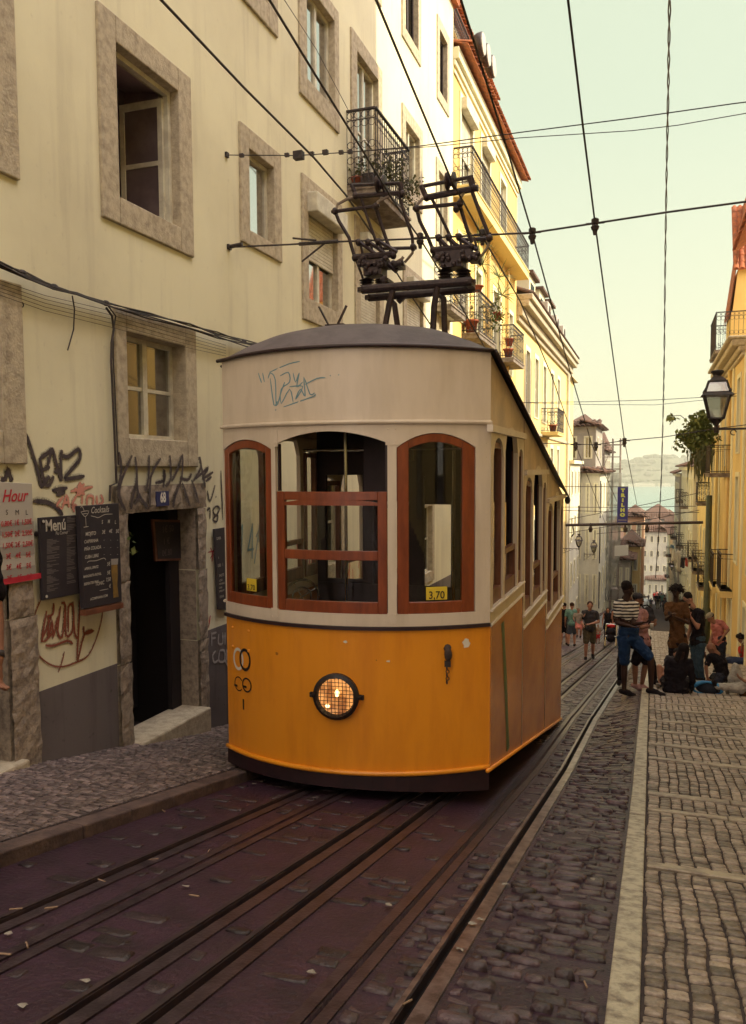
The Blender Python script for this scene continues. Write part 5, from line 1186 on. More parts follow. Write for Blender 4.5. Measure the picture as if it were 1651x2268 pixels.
for s_ in (1, -1):
    xx = XB if s_ > 0 else XA
    for k, (a, b) in enumerate(SEC): mb.bar((xx+.014*s_, a+.02, LED-.03-STEP*k-.02), (xx+.014*s_, b-.03, LED-.03-STEP*k-.02), .05, .06)
mb.build('drip_moulding', M['twhite'], T)
mb = MB()
for x0, x1 in ((xL1, xM0), (xM1, xR0)):
    xc = (x0+x1)/2; band(mb, xc-.05, xc+.05, 1.74, 1.90, out=.009, n=3, th=.01); band(mb, xc-.04, xc+.04, .25, .34, out=.009, n=3, th=.01)
    for z in (1.77, 1.87, .27, .32):
        for dx in (-.03, .03): p = V((xc+dx, yf(xc+dx), z))+nf_(xc)*.01; mb.ell(p, (.006, .006, .006), 6, 4)
for z in (.1, -.08):
    for dx in (.1, .32): x = XA+dx; p = V((x, yf(x), z))+nf_(x)*.003; mb.ell(p, (.016, .008, .016), 8, 5, 1)
for k in range(14): z = .32+k*.12; p = V((XB-.03, yf(XB-.03), z))+nf_(XB-.03)*.006; mb.ell(p, (.005, .005, .005), 6, 4)
for k in range(16): x = XA+.1+k*.145; p = V((x, yf(x), -1.035))+nf_(x)*.032; mb.ell(p, (.006, .006, .006), 6, 4, 1)
mb.build('rivets', [M['twhite'], M['tyellow']], T)
# wooden windows of the front
def wood(x0, x1, top, w, z0=WZ0, glassz=None, rails=()):
    mb = MB(); n = 10
    band(mb, x0+.004, x0+w, z0, lambda x: top(x)-.004, out=-.004, n=3, th=.045); band(mb, x1-w, x1-.004, z0, lambda x: top(x)-.004, out=-.004, n=3, th=.045)
    band(mb, x0+w, x1-w, z0, z0+.10, out=-.006, n=n, th=.04); band(mb, x0+w, x1-w, lambda x: top(x)-.075, lambda x: top(x)-.004, out=-.006, n=n, th=.04)
    for r in rails: band(mb, x0+w, x1-w, r[0], r[1], out=-.005, n=n, th=.042)
    o = bevel(mb.build('window', M['wood'], T), .004, 1)
    return o
wl = wood(xL0, xL1, aL, .072); wr = wood(xR0, xR1, aR, .095)
mb = MB(); band(mb, xL0+.05, xL1-.05, WZ0+.08, lambda x: aL(x)-.07, out=-.022, flat=True); mb.build('pane', M['glassT'], wl)
mb = MB(); band(mb, xR0+.055, xR1-.055, WZ0+.08, lambda x: aR(x)-.07, out=-.022, flat=True); mb.build('pane', M['glassT'], wr)
topM = lambda x: 1.36
wm = wood(xM0, xM1, topM, .08, rails=((.78, .86),)); wm['label'] = 'half lowered middle wooden sash'
mb = MB(); band(mb, xM0+.06, xM1-.06, 1.24, lambda x: 1.30-.05*((2*x-xM0-xM1)/(xM1-xM0))**2-.0, out=-.007, th=.038) ; mb.build('arched_rail', M['wood'], wm)
mb = MB(); band(mb, xM0+.06, xM1-.06, WZ0+.08, .80, out=-.022, flat=True); band(mb, xM0+.06, xM1-.06, .84, 1.30, out=-.022, flat=True); mb.build('pane', M['glassT'], wm)
mb = MB(); band(mb, xM0+.0, xM0+.018, 1.36, lambda x: aM(x)-.004, out=-.03, n=2, th=.03); band(mb, xM1-.018, xM1, 1.36, lambda x: aM(x)-.004, out=-.03, n=2, th=.03); mb.build('sash_channel', M['trim'], T)
# fare stickers
for par, xc, zc, w_ in ((wl, px2x(553), .52, .12), (wr, px2x(967), .50, .16)):
    mb = MB(); band(mb, xc-w_/2, xc+w_/2, zc-.055, zc+.055, out=-.010, n=3, th=.004); s_ = mb.build('fare_sticker', M['stick'], par)
    mb = MB(); nn = nf_(xc); U_ = V((-nn.y, nn.x, 0)); p = V((xc, yf(xc), zc-.045))-nn*.006; ctext(mb, '3,70', .085*w_/.15, p, U_, (0, 0, 1), align='CENTER', sx=.9, bold=.001); mb.build('numerals', M['black'], s_)
# headlamp
xh = px2x(746, 1540); nh = nf_(xh); hp = V((xh, yf(xh), 0)); hp.z = onY(746, 1540, hp.y).z; Uh = V((-nh.y, nh.x, 0)); Wh = V((0, 0, 1))
def H(u, w, d): return hp+Uh*u+Wh*w+nh*d
hl = mb = MB(); Rh = .165
for (r0, d0, r1, d1) in ((Rh+.03, .0, Rh+.035, .05), (Rh+.035, .05, Rh+.005, .075), (Rh+.005, .075, Rh-.01, .03)):
    vs = []; fs = []
    for k in range(32):
        a = 2*math.pi*k/32; vs += [H(math.cos(a)*r0, math.sin(a)*r0, d0), H(math.cos(a)*r1, math.sin(a)*r1, d1)]
    for k in range(32): b = (k+1) % 32; fs.append((2*k, 2*b, 2*b+1, 2*k+1))
    mb.add(vs, fs)
mb.box(H(-.235, -.02, .0), H(-.19, .02, .03)); mb.box(H(.19, -.02, 0), H(.235, .02, .03)); mb.tube([H(-.215, 0, .02), H(-.195, 0, .06)], .016, 6); mb.tube([H(.215, 0, .02), H(.195, 0, .06)], .016, 6)
HL = mb.build('headlamp', M['black'], T, smooth=False)
mb = MB(); vs = []; fs = []
for j, (r, d) in enumerate(((Rh, .03), (Rh*.8, .012), (Rh*.5, .004), (.0, .002))):
    for k in range(24): a = 2*math.pi*k/24; vs.append(H(math.cos(a)*r, math.sin(a)*r, d))
for j in range(3):
    for k in range(24): b = (k+1) % 24; fs.append((j*24+k, j*24+b, (j+1)*24+b, (j+1)*24+k))
mb.add(vs, fs)
lm = bpy.data.materials.new('lit_reflector'); lm.use_nodes = True; nt = lm.node_tree; b_ = nt.nodes['Principled BSDF']
b_.inputs['Base Color'].default_value = (.5, .25, .08, 1); b_.inputs['Roughness'].default_value = .3
nz = nt.nodes.new('ShaderNodeTexNoise'); nz.inputs['Scale'].default_value = 11; tc = nt.nodes.new('ShaderNodeTexCoord'); nt.links.new(tc.outputs['Object'], nz.inputs['Vector'])
rp = nt.nodes.new('ShaderNodeValToRGB'); rp.color_ramp.elements[0].position = .35; rp.color_ramp.elements[0].color = (.16, .035, .012, 1); rp.color_ramp.elements[1].position = .64; rp.color_ramp.elements[1].color = (1., .42, .12, 1)
nt.links.new(nz.outputs['Fac'], rp.inputs[0]); nt.links.new(rp.outputs[0], b_.inputs['Emission Color']); b_.inputs['Emission Strength'].default_value = .75
mb.build('reflector', lm, HL, smooth=True)
bm_ = bpy.data.materials.new('lit_bulb'); bm_.use_nodes = True; b_ = bm_.node_tree.nodes['Principled BSDF']; b_.inputs['Emission Color'].default_value = (1., .75, .3, 1); b_.inputs['Emission Strength'].default_value = 3.
mb = MB(); mb.ell(H(.01, .03, .035), (.022, .022, .032), 10, 6); mb.ell(H(-.08, -.09, .02), (.02, .012, .018), 8, 5); mb.build('bulb', bm_, HL)
mb = MB(); st = .032
for k in range(-5, 6):
    u = k*st; h_ = math.sqrt(max(Rh*Rh-u*u, 0))
    if h_ > .02: mb.tube([H(u+.002*math.sin(t), h_*t/4, .062) for t in range(-4, 5)], .003, 4); mb.tube([H(h_*t/4, u, .066) for t in range(-4, 5)], .003, 4)
mb.build('wire_grille', M['black'], HL)
# logos and number
def onfront(px, py):
    x = px2x(px, py); y = yf(x); return V((x, y, onY(px, py, y).z))
def disc_ring(mb, c, R, r, mi=0, lift=.004, n=28, sx=1., a0=0, a1=2*math.pi):
    nn = nf_(c.x); u = V((-nn.y, nn.x, 0)); vs = []; fs = []
    for k in range(n+1):
        a = a0+(a1-a0)*k/n
        for q in (R, R-r):
            p = c+u*math.cos(a)*q*sx+V((0, 0, math.sin(a)*q)); x = min(max(p.x, XA+.002), XB); p = V((x, yf(x), p.z))+nf_(x)*lift; vs.append(p)
    for k in range(n): fs.append((2*k, 2*k+2, 2*k+3, 2*k+1))
    mb.add(vs, fs, mi)
mb = MB(); disc_ring(mb, onfront(528, 1459), .105, .028, 0, .004, sx=.78); disc_ring(mb, onfront(543, 1461), .105, .028, 1, .0055, sx=.78); disc_ring(mb, onfront(529, 1514), .068, .010, 1, .004, a0=.6, a1=5.6); disc_ring(mb, onfront(547, 1517), .068, .015, 1, .005)
for px, py, sz in ((520, 1516, .022), (539, 1519, .020)):
    q = onfront(px, py); nn = nf_(q.x); ctext(mb, 'carris' if px < 530 else 'bica', sz, q+nn*.007-V((0, 0, .006)), (-nn.y, nn.x, 0), (0, 0, 1), 1) if False else mb.bar(q+nn*.006, q+nn*.006+V((-nn.y, nn.x, 0))*.05, .02, .002, up=nn, mi=1)
mb.build('emblem', [M['white'], M['black']], T)
mb = MB(); q = onfront(540, 1570); nn = nf_(q.x); ctext(mb, '1', .13, q+nn*.006, (-nn.y, nn.x, 0), (0, 0, 1), align='CENTER', bold=.005, sx=.85); mb.build('car_number', M['black'], T)
# chips in the paint
mb = MB()
for cx, cy, w_, h_, mi in ((764, 1421, .045, .022, 0), (859, 1464, .035, .018, 0), (1031, 1425, .07, .10, 0), (613, 1447, .035, .03, 1), (833, 1462, .008, .01, 2)):
    c = onfront(cx, cy); nn = nf_(c.x); u = V((-nn.y, nn.x, 0)); k_ = 13; ps = [c+nn*.0035+u*math.cos(a)*w_*random.uniform(.5, 1)*.6+V((0, 0, math.sin(a)*h_*random.uniform(.5, 1)*.6)) for a in [2*math.pi*k/k_ for k in range(k_)]]
    mb.add(ps, [tuple(range(k_))], mi)
mb.build('paint_chips', [M['white'], mat('ochre_scuff', (.40, .13, .012), .6), M['black']], T)
# handle with hanging chain
c = onfront(989, 1455); nn = nf_(c.x); u = V((-nn.y, nn.x, 0)); mb = MB()
mb.tube([c+V((0, 0, .07)), c+nn*.03+V((0, 0, .09))], .03, 8); mb.ell(c+nn*.035+V((0, 0, .03))-u*.0, (.034, .03, .06), 10, 8); mb.box(c+nn*.03-u*.03-V((0, 0, .075)), c+nn*.06+u*.015-V((0, 0, .02)))
for k in range(5): mb.ring(c+nn*.04+u*(.0+.006*(k % 2)-.012)-V((0, 0, .085+.03*k)), .014, .0045, u if k % 2 else nn, (0, 0, 1), 8, 5)
mb.build('coupling_hook', M['rustiron'], T)
# pen tag on the head panel
mb = MB(); cG = lambda x, y: ((700+x*1400/1651)/1.6, (1100+y*1200/1415)/1.6)
def onhead(x, y):
    q = onfront(x, y); return q+nf_(q.x)*.001
G_ = [[(255, 262), (262, 285), (268, 303)], [(272, 262), (280, 300)], [(295, 285), (305, 262), (325, 290), (330, 400), (350, 340), (365, 300)], [(300, 260), (380, 225), (428, 214)], [(345, 275), (380, 260), (385, 300), (350, 330), (350, 390), (385, 330), (400, 385)], [(400, 262), (410, 300), (425, 262), (415, 320), (440, 300)], [(385, 320), (440, 318), (410, 372), (430, 330), (450, 360), (445, 280), (470, 350), (490, 345)], [(450, 310), (500, 285), (535, 282)], [(553, 273), (557, 273)], [(588, 270), (592, 270)], [(305, 285), (320, 395), (335, 380)], [(325, 418), (330, 415)], [(360, 404), (480, 362), (492, 350)]]
strokes(mb, G_, None, .010, cG, plane=onhead, base=.004); mb.build('pen_tag', M['sprayblue'], T)
# side walls with the stepped windows
def side(sg):
    xx = XB if sg > 0 else XA; f = Fac((xx, 0, 0), (0, 1, 0), (sg, 0, 0)); xi = .04
    rel = ((.07, .335, 1.42), (.385, .775, 1.47), (.815, .965, 1.42))
    for k, (a, b) in enumerate(SEC):
        if k == 0: a = yf(xx)+.002
        z0 = zs0-STEP*k; L = b-a; mbw = MB(); mbp = MB(); mbh = MB()
        # painted lower sheet with slanting bottom
        p = [f.P(a+.003, botz(a), 0), f.P(b-.003, botz(b), 0), f.P(b-.003, z0-.03, 0), f.P(a+.003, z0-.03, 0)]; q = [v-f.N*xi for v in p]
        mbp.hexa(q+p if sg > 0 else p+q); pl_ = mbp.build('side_panel', M['tside'], T)
        zt_ = LED-.04-STEP*k
        # upper sheet up to the sloping roof
        p = [f.P(a+.003, zt_, 0), f.P(b-.003, zt_, 0), f.P(b-.003, roofz(b)-.03, 0), f.P(a+.003, roofz(a)-.03, 0)]; q = [v-f.N*xi for v in p]
        mbh.hexa(q+p if sg > 0 else p+q); mbh.build('upper_side_panel', M['talu'], T)
        # window band: posts, sill, arches
        wb = z0+.11; ends = [a]+[v for r in rel for v in (a+L*r[0], a+L*r[1])]+[b]
        f.box(mbw, a, b, z0-.03, wb, -xi, .006)
        for j in range(0, len(ends), 2): f.box(mbw, ends[j], ends[j+1], wb, zt_-.001, -xi, .006)
        for (r0, r1, tz) in rel:
            u0 = a+L*r0; u1 = a+L*r1; n = 10; zt0 = z0+tz; ri = (u1-u0)*.33; vs = []; fs = []
            for i in range(n+1):
                u = u0+(u1-u0)*i/n; z = zt0+ri*math.sqrt(max(0, 1-((2*i/n)-1)**2)) if True else 0
                vs += [f.P(u, z, .006), f.P(u, zt_-.001, .006), f.P(u, zt_-.001, -xi), f.P(u, z, -xi)]
            for i in range(n): c = 4*i; d = c+4; fs += [(c, d, d+1, c+1), (c+3, c+2, d+2, d+3), (c, c+3, d+3, d)]
            mbw.add(vs, fs)
        mbw.tube([f.P(a, z0+.10, .02), f.P(b, z0+.10, .02)], .014, 6); mbw.tube([f.P(a, z0-.03, .012), f.P(b, z0-.03, .012)], .016, 6)
        mbw.build('side_window_frame', M['twhite'], T)
        # wooden sashes
        for j, (r0, r1, tz) in enumerate(rel):
            u0 = a+L*r0; u1 = a+L*r1; zt0 = z0+tz; w = .035 if j != 1 else .04; m2 = MB(); op = j == 1
            ztop = z0+.55 if op else zt0+(u1-u0)*.25
            f.box(m2, u0+.002, u0+w, wb, ztop, -xi-.03, -.012); f.box(m2, u1-w, u1-.002, wb, ztop, -xi-.03, -.012); f.box(m2, u0+w, u1-w, wb, wb+.13, -xi-.028, -.014)
            f.box(m2, u0+w, u1-w, ztop-.05, ztop+.0, -xi-.028, -.014)
            s_ = m2.build('side_sash', M['wood2'], T); m2 = MB(); m2.quad(f.P(u0+w, wb+.1, -xi-.015), f.P(u1-w, wb+.1, -xi-.015), f.P(u1-w, ztop-.03, -xi-.015), f.P(u0+w, ztop-.03, -xi-.015)); m2.build('pane', M['glassT'], s_)
    mb = MB(); f.box(mb, yf(XB)-.002, yf(XB)+.06, botz(SEC[0][0]), zs0-.03, 0, .008); mb.build('corner_strip', M['tyellow'], T) if sg > 0 else None
    mb = MB()
    for k, (a, b) in enumerate(SEC[:-1]): f.box(mb, b-.01, b+.01, botz(b), roofz(b)-.05, 0, .009)
    mb.build('joint_strip', M['talu'], T)
side(1); side(-1)
mb = MB(); fS_ = Fac((XB, 0, 0), (0, 1, 0), (1, 0, 0))
ln = [onX(*p, XB+.003) for p in ((1113, 1378), (1115, 1430), (1119, 1500), (1121, 1570), (1125, 1660))]
hw_ = V((0, .075, 0)); mb.add([q_ for p_ in ln for q_ in (p_-hw_*(1+.2*math.sin(p_.z*9)), p_+hw_)], [(2*k, 2*k+1, 2*k+3, 2*k+2) for k in range(len(ln)-1)])
mb.build('green_paint_run', mat('green_paint', (.09, .13, .04), .5), T)
# rear wall, floors, benches, inside
YE = 12.8
mb = MB(); zr_ = zs0-STEP*2
fB = Fac((0, YE, 0), (1, 0, 0), (0, -1, 0)); hs = [(XA+.15, XA+.75, zr_+.1, zr_+1.5), (XA+.88, XB-.88, zr_+.1, zr_+1.55), (XB-.75, XB-.15, zr_+.1, zr_+1.5)]
fB.wall(mb, XA+.02, XB-.02, botz(YE), roofz(YE)-.03, hs, th=.05); mb.build('rear_wall', M['tin'], T)
mb = MB(); mb.hexa([(XA+.045, 6.9, roofz(6.9)-.14), (XB-.045, 6.9, roofz(6.9)-.14), (XB-.045, 12.7, roofz(12.7)-.1), (XA+.045, 12.7, roofz(12.7)-.1), (XA+.045, 6.9, roofz(6.9)-.12), (XB-.045, 6.9, roofz(6.9)-.12), (XB-.045, 12.7, roofz(12.7)-.08), (XA+.045, 12.7, roofz(12.7)-.08)]); mb.build('ceiling', M['tin'], T)
mb = MB()
for k, (a, b) in enumerate(SEC):
    zf = -.62-STEP*k; mb.box((XA+.05, a+(.0 if k else .12), zf-.05), (XB-.05, b, zf))
    mb.box((XA+.05, b-.01, zf-STEP), (XB-.05, b+.01, zf))
mb.box((XA+.1, YF+.3, -1.2), (XB-.1, YE-.2, -1.18)) if False else None
mb.build('floor', M['tin'], T)
mb = MB()
for k, (a, b) in enumerate(SEC):
    zf = -.62-STEP*k
    for yy in ((b-.30,) if k == 0 else (a+.06, b-.30)):
        mb.box((XA+.08, yy, zf+.38), (XB-.08, yy+.30, zf+.42)); mb.box((XA+.08, yy+(.26 if yy > a+.3 else .0), zf+.4), (XB-.08, yy+(.30 if yy > a+.3 else .04), zf+.86)); mb.box((XA+.1, yy+.03, zf), (XB-.1, yy+.06, zf+.38))
mb.build('benches', M['tin'], T)
for k, (a, b) in enumerate(SEC[:-1]):
    mb = MB(); zf = -.62-STEP*k; fK = Fac((0, b, 0), (1, 0, 0), (0, -1, 0))
    fK.wall(mb, XA+.04, XB-.04, zf, roofz(b)-.04, [(XA+.15, XA+.6, zf+.9, zf+2.1), (XA+.72, XA+1.15, zf+.85, zf+2.1), (XB-1.1, XB-.68, zf+.85, zf+2.1), (XB-.58, XB-.15, zf+.9, zf+2.1)], th=.05); mb.build('partition', M['tin'], T)
mb = MB(); mb.tube([(XM-.5, 7.9, -.6), (XM-.5, 7.9, 2.1)], .018, 8); mb.tube([(XM+.55, 8.3, -.6), (XM+.55, 8.3, 2.0)], .018, 8); mb.tube([(XA+.1, 8.2, 1.75), (XB-.1, 8.2, 1.75)], .014, 6)
pw = onY(668, 1322, 6.75); mb.ring(pw, .16, .011, V((.75, .66, 0)), (0, 0, 1), 24, 6); mb.ring(pw, .09, .008, V((.75, .66, 0)), (0, 0, 1), 20, 6)
for k in range(4): a = k*math.pi/2+.5; mb.tube([pw, pw+V((.75, .66, 0)).normalized()*math.cos(a)*.16+V((0, 0, math.sin(a)*.16))], .006, 5)
mb.build('handrails_and_brake_wheel', M['chrome'], T)
mb = MB(); mb.box((XM-.05, 7.2, 1.25), (XM+.2, 7.35, 1.85)); mb.build('control_box', M['tin'], T); mb = MB(); mb.box((XA+.25, 6.75, -.6), (XB-.3, 7.0, .28)); mb.build('drivers_desk', M['tin'], T); mb = MB(); mb.lathe((XM+.25, 7.4, 1.62), [(.13, 0), (.12, .1), (.03, .16)], 14); mb.build('interior_lamp', M['tin'], T)
# roof
mb = MB(); n = 36; m_ = 34; vs = []; fs = []
def rz_(x, y): return roofz(y)+.03*(1-((x-XM)/(XB+.08-XM))**2)
ysr = [0]*(m_+1)
for j in range(m_+1):
    for i in range(n+1):
        x = XA-.03+(XB-XA+.06)*i/n; xx = min(max(x, XA), XB); y0 = yf(xx)-.035; y1 = 12.9; t = j/m_; y = y0+(y1-y0)*t
        e = 1-abs((x-XM)/((XB-XA)/2+.035))**3.; ed = min(1, (y-y0)/1.0); dome = .32*max(0, e)**.62*(sm(ed)**.36 if ed < 1 else 1)
        vs.append((x, y, rz_(x, y)+dome))
for j in range(m_):
    for i in range(n): a = j*(n+1)+i; fs.append((a, a+1, a+n+2, a+n+1))
o_ = len(vs); vs2 = [(x, y, z-.02) for x, y, z in vs]
mb.add(vs, fs); mb.add(vs2, [tuple(reversed(f)) for f in fs]); mb.build('roof', M['troof'], T, smooth=True)
mb = MB(); P = []
for k in range(31): x = XA-.03+(XB-XA+.06)*k/30; xx = min(max(x, XA), XB); P.append(V((x, yf(xx)-.035, rz_(x, yf(xx))-.012)))
mb.tube(P, .017, 8)
for s_ in (XA-.045, XB+.045): mb.tube([V((s_, yf(XB)-.02, roofz(YF)-.01)), V((s_, 12.9, roofz(12.9)-.01))], .015, 8); mb.tube([V((s_+(.025 if s_ > XM else -.025), YF, roofz(YF)-.035)), V((s_+(.025 if s_ > XM else -.025), 12.9, roofz(12.9)-.035))], .012, 6)
mb.build('roof_rim', M['trim'], T, smooth=True)
p = onX(1155, 915, XB+.06); mb = MB(); mb.ell(V((XB+.06, 12.85, roofz(12.85)-.1)), (.045, .06, .06), 10, 8); mb.build('rear_lamp', M['black'], T)
# underframe and wheels
mb = MB(); mb.box((XM-.75, 7.3, -1.5), (XM+.75, 7.45, -1.15)); mb.box((XM-.8, 11.9, -2.52), (XM+.8, 12.1, -2.1))
for xx in (XM-.62, XM+.55): mb.hexa([(xx, 7.0, -1.3), (xx+.08, 7.0, -1.3), (xx+.08, 12.6, botz(12.6)-.14), (xx, 12.6, botz(12.6)-.14), (xx, 7.0, -1.05), (xx+.08, 7.0, -1.05), (xx+.08, 12.6, botz(12.6)), (xx, 12.6, botz(12.6))])
mb.build('underframe', M['black'], T)
for y in (7.9, 11.6):
    for x in (-2.88, -2.03): mb = MB(); mb.lathe((x, y, zl(y)+.24), [(.05, -.05), (.22, -.05), (.24, -.04), (.24, .02), (.05, .03)], 20, axis='X'); mb.build('wheel', M['rustiron'], T)
# rear guard and V shaped antenna
YV = 6.95; mb = MB()
a = onY(744, 722, YV); mb.box(a+V((-.09, -.05, -.06)), a+V((.09, .05, .01))); mb.bar(onY(728, 722, YV), onY(706, 680, YV), .03, .012); mb.bar(onY(746, 722, YV), onY(767, 677, YV), .03, .012); mb.box(onY(716, 727, YV)+V((0, -.05, -.02)), onY(758, 722, YV)+V((0, .05, .0)))
mb.build('roof_rod_holder', M['rustiron'], T)
# pantographs
YP = 8.3
def q(x, y, dy=0.): return onY(*cP(x, y), YP+dy)
def pth(mb, pts, r, dy=0., n=6): mb.tube([q(*p[:2], p[2] if len(p) > 2 else dy) for p in pts], r, n)
mb = MB()
pth(mb, [(430, 1055), (800, 1025), (1345, 985)], .046, -.15, 10); pth(mb, [(485, 1122), (900, 1090), (1350, 1050)], .042, .2, 10)
for x, y, d in ((430, 1055, -.15), (1340, 990, -.15), (490, 1120, .2), (1335, 1058, .2)): pth(mb, [(x, y-16, d), (x, y+18, d)], .055)
for pts in ([(690, 1040, -.15), (655, 1180, -.15), (615, 1400, -.15)], [(640, 1120, .2), (700, 1180, .2), (735, 1420, .2)], [(1060, 1010, -.15), (1030, 1200, -.15), (1020, 1440, -.15)], [(1060, 1080, .2), (1110, 1130, .2), (1122, 1450, .2)]): pth(mb, pts, .033, 0, 8)
pth(mb, [(780, 1110, .2), (730, 1160, .2)], .03)
mb.build('pantograph_stand', M['panto'], T)
def panto(L, name_lab):
    mb = MB()
    for pts, r in L['bars']: pth(mb, pts, r)
    for (x, y, w_, h_) in L['blocks']:
        c = q(x, y); s1 = abs(q(x+w_, y).x-q(x, y).x)/2; s2 = abs(q(x, y+h_).z-q(x, y).z)/2; mb.box(c-V((s1, .1, s2)), c+V((s1, .1, s2)))
        for k in range(5): pc_ = c+V((random.uniform(-s1, s1), -.1, random.uniform(-s2, s2))); mb.ell(pc_, (.03, .03, .03), 6, 4)
    for (x, y, h_) in L['ins']:
        c = q(x, y); hh_ = abs(q(x, y+h_).z-c.z)
        mb.lathe(c-V((0, 0, hh_)), [(.035, 0), (.075, hh_*.15), (.04, hh_*.3), (.08, hh_*.45), (.04, hh_*.6), (.085, hh_*.75), (.04, hh_)], 10)
    for (x, y) in L['knots']: mb.ell(q(x, y), (.035, .045, .04), 8, 6)
    o = mb.build('pantograph', M['panto'], T); o['label'] = name_lab
    mb = MB()
    for pts in L['horns']: pth(mb, pts, .016)
    mb.build('horn', M['pantolite'], o)
    mb = MB(); c = q(*L['wheel']); mb.lathe(c-V((.03, 0, 0)), [(.03, -.02), (.085, -.02), (.09, 0), (.05, .02), (.05, .035), (.09, .055), (.085, .075), (.03, .08)], 18, axis='X'); mb.build('contact_wheel', M['panto'], o)
panto(dict(bars=[([(345, 183), (745, 165)], .018), ([(345, 183), (380, 275)], .026), ([(745, 165), (765, 260)], .03), ([(375, 272), (745, 247)], .026), ([(175, 405), (380, 378), (575, 352)], .019),
    ([(205, 400, .1), (235, 480, .1), (320, 620, .1), (372, 800, .1)], .021), ([(420, 290), (480, 470), (545, 650)], .017), ([(545, 365, .1), (572, 460, .1), (640, 660, .1), (692, 780, .1)], .021), ([(737, 265), (800, 470), (848, 610), (855, 700)], .019),
    ([(370, 785), (690, 758)], .034), ([(585, 712, .2), (885, 705, .2)], .018), ([(400, 655), (470, 700), (560, 775)], .022), ([(480, 655), (550, 700), (650, 775)], .022), ([(560, 650), (640, 690), (720, 740)], .022), ([(380, 640), (420, 690), (440, 780)], .014), ([(460, 640), (510, 700), (520, 780)], .014), ([(545, 640), (590, 700), (600, 790)], .014),
    ([(385, 820), (430, 940), (445, 1000)], .014), ([(600, 800), (720, 900)], .03), ([(610, 960), (660, 1020)], .02), ([(690, 860), (775, 825)], .035)],
    blocks=[(560, 850, 190, 60), (540, 900, 150, 90), (460, 830, 60, 80), (740, 855, 60, 40), (640, 990, 60, 30)], ins=[(470, 960, 70), (600, 960, 60)], knots=[(205, 400), (545, 360), (370, 790), (690, 770), (855, 700), (765, 255), (375, 270), (400, 660), (480, 660), (565, 655)],
    horns=[[(400, 268), (300, 300), (225, 342), (208, 400)], [(720, 245), (640, 280), (565, 318), (548, 360)], [(856, 700, .1), (850, 750, .1), (785, 828, .1)], [(690, 840), (760, 800), (775, 780)]], wheel=(590, 172)), 'left pantograph')
panto(dict(bars=[([(912, 195), (1120, 155), (1345, 112)], .019), ([(925, 190), (968, 290)], .03), ([(1330, 110), (1360, 215)], .036), ([(965, 286), (1180, 245), (1400, 205)], .032), ([(855, 376), (1060, 355), (1275, 332)], .02),
    ([(885, 380, .1), (910, 480, .1), (980, 620, .1), (1022, 725, .1), (1030, 800, .1)], .021), ([(1010, 290), (1100, 470), (1172, 620)], .018), ([(1245, 345, .1), (1290, 500, .1), (1345, 660, .1)], .021), ([(1345, 225), (1420, 430), (1488, 600), (1492, 640)], .021),
    ([(1018, 728), (1355, 700)], .036), ([(1240, 640, .2), (1520, 625, .2)], .02), ([(1070, 625), (1130, 690), (1220, 760)], .024), ([(1150, 620), (1210, 680), (1300, 740)], .024), ([(1240, 620), (1320, 680), (1390, 720)], .024), ([(1045, 600), (1080, 660), (1100, 760)], .014), ([(1130, 600), (1170, 660), (1180, 760)], .014), ([(1215, 590), (1250, 650), (1270, 760)], .014),
    ([(1365, 620), (1390, 720), (1415, 850)], .014), ([(1300, 900), (1340, 1010)], .03), ([(1220, 980), (1290, 910)], .02)],
    blocks=[(1230, 780, 260, 70), (1200, 840, 170, 80), (1370, 790, 90, 60), (1090, 790, 60, 60), (1330, 1000, 60, 60)], ins=[(1125, 880, 85), (1275, 880, 85)], knots=[(885, 378), (1245, 340), (1022, 725), (1345, 700), (1490, 625), (1360, 205), (968, 285), (1070, 622), (1155, 620), (1240, 615), (1215, 380)],
    horns=[[(985, 272), (930, 300), (890, 342), (885, 380)], [(1305, 205), (1270, 260), (1242, 310), (1240, 345)], [(1492, 640, .1), (1480, 700, .1), (1420, 780, .1)], [(1022, 790), (1035, 815), (1068, 788)]], wheel=(1172, 148)), 'right pantograph')
# ================================================================== PEOPLE
def skinm(n, c): M[n] = mat(n, c, .6, tuple(v*.8 for v in c), 9, spec=.3); return n
skinm('skin_pale', (.40, .20, .135)); skinm('skin_tan', (.26, .12, .075)); skinm('skin_dark', (.045, .019, .014)); skinm('skin_brown', (.12, .05, .032))
CL = {}
def cloth(n, c, **k): M[n] = mat(n, c, .92, tuple(v*.6 for v in c), 6, 1., 9, spec=.15, mixlo=.35, mixhi=.7, **k); M[n].node_tree.nodes['Bump'].inputs['Distance'].default_value = .05; return n
for n, c in dict(c_black=(.014, .010, .014), c_blue=(.018, .045, .12), c_pink=(.42, .22, .22), c_salmon=(.50, .17, .14), c_brown=(.115, .052, .022), c_jeans=(.05, .085, .12), c_djeans=(.028, .03, .045), c_white=(.42, .38, .34), c_cream=(.36, .31, .26), c_teal=(.17, .33, .28), c_grey=(.05, .045, .05), c_olive=(.10, .08, .05), c_red=(.50, .03, .03), c_shoe=(.02, .014, .016), c_shoepink=(.40, .22, .21), c_navy=(.03, .04, .09), c_denim=(.07, .09, .13), c_beige=(.32, .27, .19), c_hair=(.014, .009, .009), c_hairbr=(.05, .025, .015), c_green=(.12, .2, .15)).items(): cloth(n, c)
ms = bpy.data.materials.new('striped_knit'); ms.use_nodes = True; nt = ms.node_tree
tc = nt.nodes.new('ShaderNodeTexCoord'); wv = nt.nodes.new('ShaderNodeTexWave'); wv.wave_type = 'BANDS'; wv.bands_direction = 'Z'; wv.inputs['Scale'].default_value = 5.2; wv.inputs['Distortion'].default_value = 1.2; wv.inputs['Detail Scale'].default_value = .8
